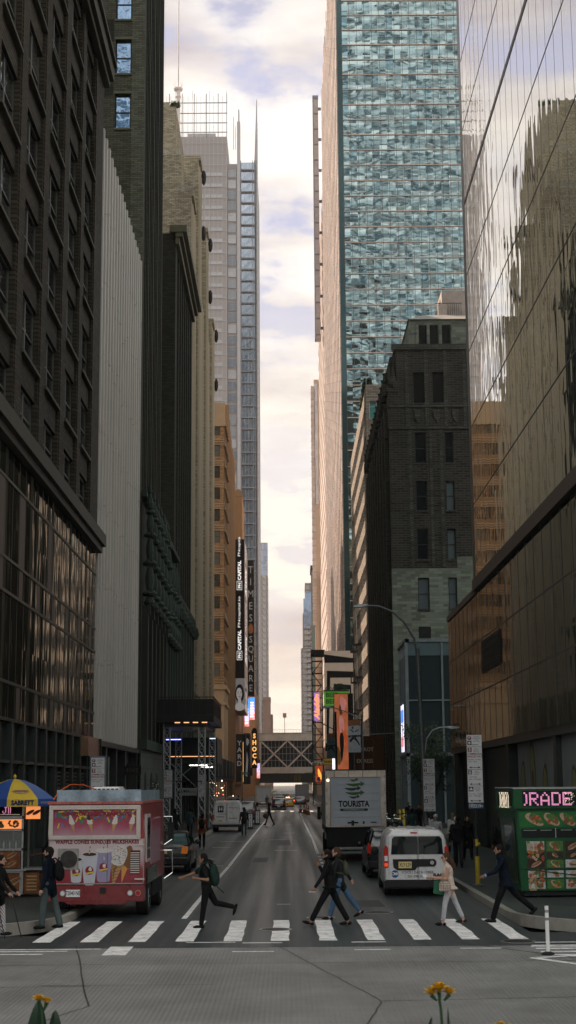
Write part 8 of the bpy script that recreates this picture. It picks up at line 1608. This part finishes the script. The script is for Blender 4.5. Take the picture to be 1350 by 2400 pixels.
for i in range(4): m = MB(); m.box(1.2+.6*i, 1.55+.6*i, .15, .3, -.06, 0); m.build('platform_lamp', mat('dim_warm', (.5, .3, .2), .5, emit=(1, .5, .25), estr=.9, var=0), t)
t = thing('brace_cable', 'crossed bracing cables between the two front truss towers', 'cable', (0, 100, 0)); m = MB(); m.cyl((-7.8, 0, 4.6), (-5.95, 0, 2.9), .02, seg=5); m.cyl((-7.6, 0, 3.3), (-6.0, 0, 4.6), .018, seg=5); m.build('cables', MATS['galvanised'], t)
for i, (x, y, z, w, mt, lb) in enumerate(((-9.0, 107, 6.3, 1.4, 'blue_tube', 'blue neon strip under the platform on the left'), (-5.55, 107, 6.35, .4, 'blue_tube', 'short blue neon strip right of the second truss tower'), (-7.3, 112, 4.55, 1.3, 'white_tube', 'bright white strip lamp under the canopy'), (-6.7, 116, 4.45, .9, 'white_tube', 'second white strip lamp deeper under the canopy'))):
    o = MB(); o.box(0, w, 0, .05, 0, .05); o = o.build('strip_light', MATS[mt], None); o.location = (x, y, z); tag(o, lb, 'lamp')
t = thing('entrance_canopy', 'dark canopy over the left footway behind the truss towers', 'canopy', (-9.15, 112, 4.7)); m = MB(); m.box(0, 3.9, 0, 8, 0, 1.9); m.build('roof', MATS['granite_dark'], t); m = MB(); m.box(.3, 3.7, -.02, 0, .5, .55); m.build('edge_strip', MATS['dim_warm'], t)
t = thing('sidewalk_shed', 'long black sidewalk shed over the left footway beyond the truss towers', 'scaffold', (-9.1, 122, .15)); m = MB(); m.box(0, 3.25, 0, 42, 3.3, 3.6); m.build('roof', MATS['black_metal'], t); m = MB(); m.box(3.2, 3.28, 0, 42, 3.6, 5.3); m.box(0, 3.25, -.05, 0, 3.6, 5.3); m.build('parapet', MATS['shed_green'] if 'shed_green' in MATS else mat('shed_green', (.012, .018, .016), .6), t)
for i in range(11):
    for x in (.15, 3.05): m = MB(); m.cyl((x, .3+4.05*i, 0), (x, .3+4.05*i, 3.3), .05, seg=6); m.build('leg', MATS['pole_grey'], t)
for i in range(5): m = MB(); m.box(3.29, 3.32, 4+8*i, 4.1+8*i, 3.7, 5.8); m.build('flag_post', MATS['galvanised'], t)
for i in range(26):
    o = MB(); r = random.uniform(.03, .06); o.ell((0, 0, 0), (r, r, r), 6, 5); o = o.build('shop_lamp', MATS[random.choice(('warm_dot', 'white_tube', 'warm_dot', 'dim_warm', 'red_dot'))], None); o.location = (random.uniform(-8.4, -5.7), random.uniform(130, 184), random.uniform(1.6, 3.5)); tag(o, 'small point of light under the black sidewalk shed', 'lamp', 'lights under the sidewalk shed')
# ---- plants
def tree(label, x, y, z0, h, r, n, name='street_tree', seed=1):
    R_ = random.Random(seed); t = thing(name, label, 'tree', (x, y, z0)); m = MB(); m.cyl((0, 0, 0), (.1, 0, h*.6), .12, .07, 8); tips = []
    for i in range(9): a = R_.uniform(0, 2*PI); s = (.08, 0, h*R_.uniform(.35, .6)); e = (r*.75*math.cos(a), r*.75*math.sin(a), h*R_.uniform(.6, .98)); m.cyl(s, e, .045, .015, 5); tips.append(e)
    m.build('trunk', MATS['bark'], t); m = MB()
    cl = [(e[0]+R_.gauss(0, .25), e[1]+R_.gauss(0, .25), e[2]+R_.gauss(0, .25)) for e in tips for _ in range(3)]
    for i in range(n):
        c = R_.choice(cl); p = Vector((c[0]+R_.gauss(0, r*.22), c[1]+R_.gauss(0, r*.22), c[2]+R_.gauss(0, r*.2))); d = Vector((R_.uniform(-1, 1), R_.uniform(-1, 1), R_.uniform(-1, 1))).normalized(); q = d.orthogonal().normalized(); s = R_.uniform(.05, .10)
        m.add([tuple(p-d*s), tuple(p+q*s*.5), tuple(p+d*s), tuple(p-q*s*.5)], [(0,1,2,3)], R_.randint(0, 1))
    m.build('crown', [MATS['leaf_dark'], MATS['leaf_mid']], t)
mat('bark', (.05, .04, .03), .9); mat('leaf_mid', (.028, .045, .022), .6, var=.4, scale=3)
tree('dark leafy tree in front of the glass entrance box', 8.5, 98, .15, 6.6, 1.5, 2600, seed=4)
tree('small dark tree nearer the mirror building behind the lamp post', 7.9, 84, .15, 4.8, 1.1, 1800, seed=9)
t = thing('lit_topiary', 'tall narrow plant wound with tiny white lights beside the shop door on the left', 'plant', (-6.85, 78, .15)); m = MB(); R_ = random.Random(5)
for i in range(1300): p = Vector((R_.gauss(0, .12), R_.gauss(0, .12), R_.uniform(.3, 3.2))); d = Vector((R_.uniform(-1, 1), R_.uniform(-1, 1), R_.uniform(-1, 1))).normalized(); q = d.orthogonal(); m.add([tuple(p-d*.06), tuple(p+q*.03), tuple(p+d*.06)], [(0,1,2)])
m.build('foliage', MATS['leaf_dark'], t); m = MB(); [m.ell((R_.gauss(0, .13), -.2+R_.gauss(0, .05), R_.uniform(.4, 3.1)), (.010, .010, .010), 5, 4) for _ in range(70)]; o = m.build('fairy_lights', MATS['glow_white'], t); o['kind'] = 'stuff'; m = MB(); m.lathe([(.15, 0), (.24, .4)], seg=12); m.build('pot', MATS['granite_dark'], t)
# foreground flowers in the park planter
mat('petal_yellow', (.72, .42, .015), .5, var=.25, scale=30, local=1); mat('petal_orange', (.55, .22, .01), .5); mat('stem_green', (.03, .075, .03), .5); mat('leaf_fore', (.012, .035, .018), .4, var=.3, scale=20)
def petal(m, c, ang, tilt, L=.045, w=.017, mi=0):
    f = Vector((math.cos(ang)*math.cos(tilt), math.sin(ang)*math.cos(tilt), math.sin(tilt))); s = Vector((-math.sin(ang), math.cos(ang), 0)); u = f.cross(s); c = Vector(c); rows = []
    for t_ in (0, .3, .6, .85, 1.0): ww = w*(.35+1.6*t_-1.75*t_*t_*t_); cc = c+f*L*t_-Vector((0, 0, .012*t_*t_)); rows.append([tuple(cc-s*ww+u*ww*.3), tuple(cc), tuple(cc+s*ww+u*ww*.3)])
    for a, b in zip(rows, rows[1:]):
        for i in (0, 1): m.add([a[i], a[i+1], b[i+1], b[i]], [(0,1,2,3)], mi)
def flower(label, x, y, ztop, zbase, blooms, leaves):
    t = thing('yellow_flower', label, 'flower', (x, y, zbase)); H = ztop-zbase; m = MB(); m.tube([(.03, 0, 0), (.022, 0, H*.5), (.0, 0, H*.93), (-.005, 0, H*.97)], .0055, 8); m.build('stem', MATS['stem_green'], t, smooth=True)
    for bx, bz, s in blooms:
        m = MB(); c = (bx, 0, H+bz)
        for i in range(6): petal(m, c, i*PI/3+.3+bx*20, .55+.3*(i % 2), .048*s, .017*s, 0)
        for i in range(4): petal(m, (bx, 0, H+bz+.004), i*PI/2+.8, 1.15, .040*s, .012*s, i % 2)
        m.cyl((bx*.4, 0, H-.035), c, .004, .009, 8, 2); m.build('bloom', [MATS['petal_yellow'], MATS['petal_orange'], MATS['stem_green']], t, smooth=True)
    for (x0, x1, z1, w, b_) in leaves:
        m = MB(); R2 = []
        for i in range(17): t_ = 1-(1-i/16)**1.6; ww = w*(1-t_)**.55*min(1, .3+2*t_); cx = x0+(x1-x0)*t_; cz = H*.2*0+(z1-0)*t_; R2.append([(cx-ww, .012*math.sin(t_*3), cz), (cx, -.012, cz), (cx+ww, .01, cz)])
        for a, b in zip(R2, R2[1:]):
            for i in (0, 1): m.add([a[i], a[i+1], b[i+1], b[i]], [(0,1,2,3)])
        m.build('leaf', MATS['leaf_fore'], t, smooth=True)
flower('yellow flower with a green stem in the right foreground', .58, 6, 2.36, 1.5, [(-.005, .0, 1.15), (.035, -.012, .9), (-.035, -.014, .95)], [(.05, .028, .80, .022, 0), (-.2, -.035, .765, .05, 0)])
flower('small yellow bloom at the bottom edge, right of the stemmed flower', .82, 6, 2.225, 1.5, [(-.012, 0, .8), (.018, -.004, .7)], [(.05, .03, .5, .02, 0)])
flower('yellow bloom between two broad dark leaves in the left foreground', -.955, 6, 2.335, 1.5, [(-.014, .0, .85), (.018, -.006, .75)], [(-.06, -.014, .835, .125, 0), (.06, .05, .80, .10, 0)])
t = thing('stone_planter', 'low stone planter under the foreground flowers', 'planter', (0, 6, 0)); m = MB(); m.box(-3.5, 3.5, -.35, .3, 0, 1.45); m.build('trough', MATS['curb_stone'], t, bevel=.02); m = MB(); m.box(-3.4, 3.4, -.28, .22, 1.45, 1.5); m.build('soil', MATS['bark'], t)
# ---- small street furniture
t = thing('delineator_post', 'white flexible post with grey bands at the right edge', 'post', (4.80, 28.75, 0)); m = MB(); m.lathe([(.12, 0), (.12, .03), (.05, .06)], seg=14); m.build('base', MATS['black_plastic'], t); m = MB(); m.cyl((0, 0, .05), (0, 0, .88), .036, .036, 14); m.build('tube', MATS['white_paint'], t); 
for z in (.62, .76): m = MB(); m.cyl((0, 0, z), (0, 0, z+.05), .038, seg=14); m.build('band', MATS['galvanised'], t)
for i, (x, y) in enumerate(((-2.78, 110.8), (-2.5, 122))):
    t = thing('valet_board', ['nearer white VALET board standing at the lane line', 'farther white VALET board standing at the lane line'][i], 'sign', (x, y, 0), .1, 'valet boards'); m = MB(); m.prism([(-.2, 0), (.2, 0), (.17, 1.12), (-.17, 1.12)], -.02, .03, 'y'); m.build('board_frame', MATS['black_metal'], t); m = MB(); m.box(-.13, .13, -.03, -.021, .12, 1.05); m.build('panel', MATS['sign_white'], t); m = MB(); [put_text(m, ch, 0, -.034, .94-.19*k, .19, bold=.004) for k, ch in enumerate('VALET')]; m.build('lettering', MATS['ink_black'], t); m = MB(); m.box(-.3, .3, -.2, .3, 0, .04); m.build('foot', MATS['black_metal'], t)
c0 = None
for i, (x, y) in enumerate(((1.35, 172), (1.72, 168), (1.9, 163), (2.05, 158))):
    if c0 is None:
        c0 = thing('traffic_cone', '', 'cone', (x, y, 0), 0, 'traffic cones at the far right kerb'); m = MB(); m.box(-.24, .24, -.24, .24, 0, .05); m.build('base', MATS['black_plastic'], c0); m = MB(); m.lathe([(.19, .05), (.04, .95)], seg=14); m.build('cone_body', mat('cone_orange', (.40, .08, .02), .5), c0); m = MB(); m.lathe([(.131, .42), (.099, .6)], seg=14); m.lathe([(.14, .40), (.135, .42)], seg=14); m.build('reflective_band', MATS['plate_white'], c0); o = c0
    else: o = clone(c0, (x, y, 0))
    o['label'] = ['farthest traffic cone near the crosswalk of the far avenue', 'second farthest traffic cone at the right lane line', 'traffic cone third down the row beside the parked cars', 'nearest traffic cone of the row at the right lane line'][i]
for i in range(3):
    t = thing('bollard', ['leftmost yellow bollard on the right footway', 'middle yellow bollard on the right footway', 'rightmost yellow bollard on the right footway'][i], 'bollard', (7.85+.42*i, 108+2*i, .15), 0, 'yellow bollards'); m = MB(); m.lathe([(.12, 0), (.12, 1.05), (.08, 1.15), (.01, 1.18)], seg=12); m.build('tube', MATS['bollard_yellow'], t, smooth=True); m = MB(); m.lathe([(.125, .8), (.125, .9)], seg=12); m.build('band', MATS['black_plastic'], t)
def signal(label, x, y, z, m_='bollard_yellow', lit='red_dot'):
    t = thing('traffic_light', label, 'traffic light', (x, y, z)); m = MB(); m.box(-.2, .2, -.15, .15, -.55, .55); m.build('housing', MATS[m_], t, bevel=.04); m = MB(); [m.cyl((0, -.16, d), (0, -.22, d), .13, seg=10) for d in (-.35, 0, .35)]; m.build('visors', MATS['black_plastic'], t); m = MB(); m.cyl((0, -.17, -.35 if 'green' in lit else .35), (0, -.20, -.35 if 'green' in lit else .35), .11, seg=10); m.build('lit_lens', MATS[lit], t)
signal('left of two yellow traffic lights under the bridge', 1.45, 305, 4.3, lit='red_dot'); signal('right of two yellow traffic lights under the bridge', 2.25, 305, 4.3, lit='red_dot'); signal('dark traffic light showing green on the left', -5.2, 212, 4.9, 'black_metal', 'green_dot')
t = thing('signal_mast', 'thin mast arm carrying the two yellow traffic lights', 'mast', (5.3, 305.3, 0)); m = MB(); m.cyl((0, 0, 0), (0, 0, 6), .1); m.cyl((0, 0, 5.6), (-4.2, 0, 4.9), .06); m.build('arm', MATS['pole_grey'], t)
t = thing('wire_span', 'thin pale wire running right from the farther street lamp', 'wire', (6.4, 130, 7.3)); m = MB(); m.cyl((0, 0, 0), (2.75, 0, .12), .03, seg=5); m.build('cable', MATS['galvanised'], t)
# ------------------------------------------------------------ air over the avenue of towers
def haze():
    m = bpy.data.materials.new('haze_air'); m.use_nodes = True; N = m.node_tree.nodes; L = m.node_tree.links; N.clear(); o = N.new('ShaderNodeOutputMaterial'); v = N.new('ShaderNodeVolumePrincipled'); v.inputs['Color'].default_value = (1.0, .90, .86, 1); v.inputs['Density'].default_value = .00014; v.inputs['Anisotropy'].default_value = .3; L.new(v.outputs[0], o.inputs['Volume'])
    b = MB(); b.box(-950, 950, -310, 3300, -2.3, 260); h = b.build('haze', m, kind='stuff'); h.display_type = 'WIRE'
haze()
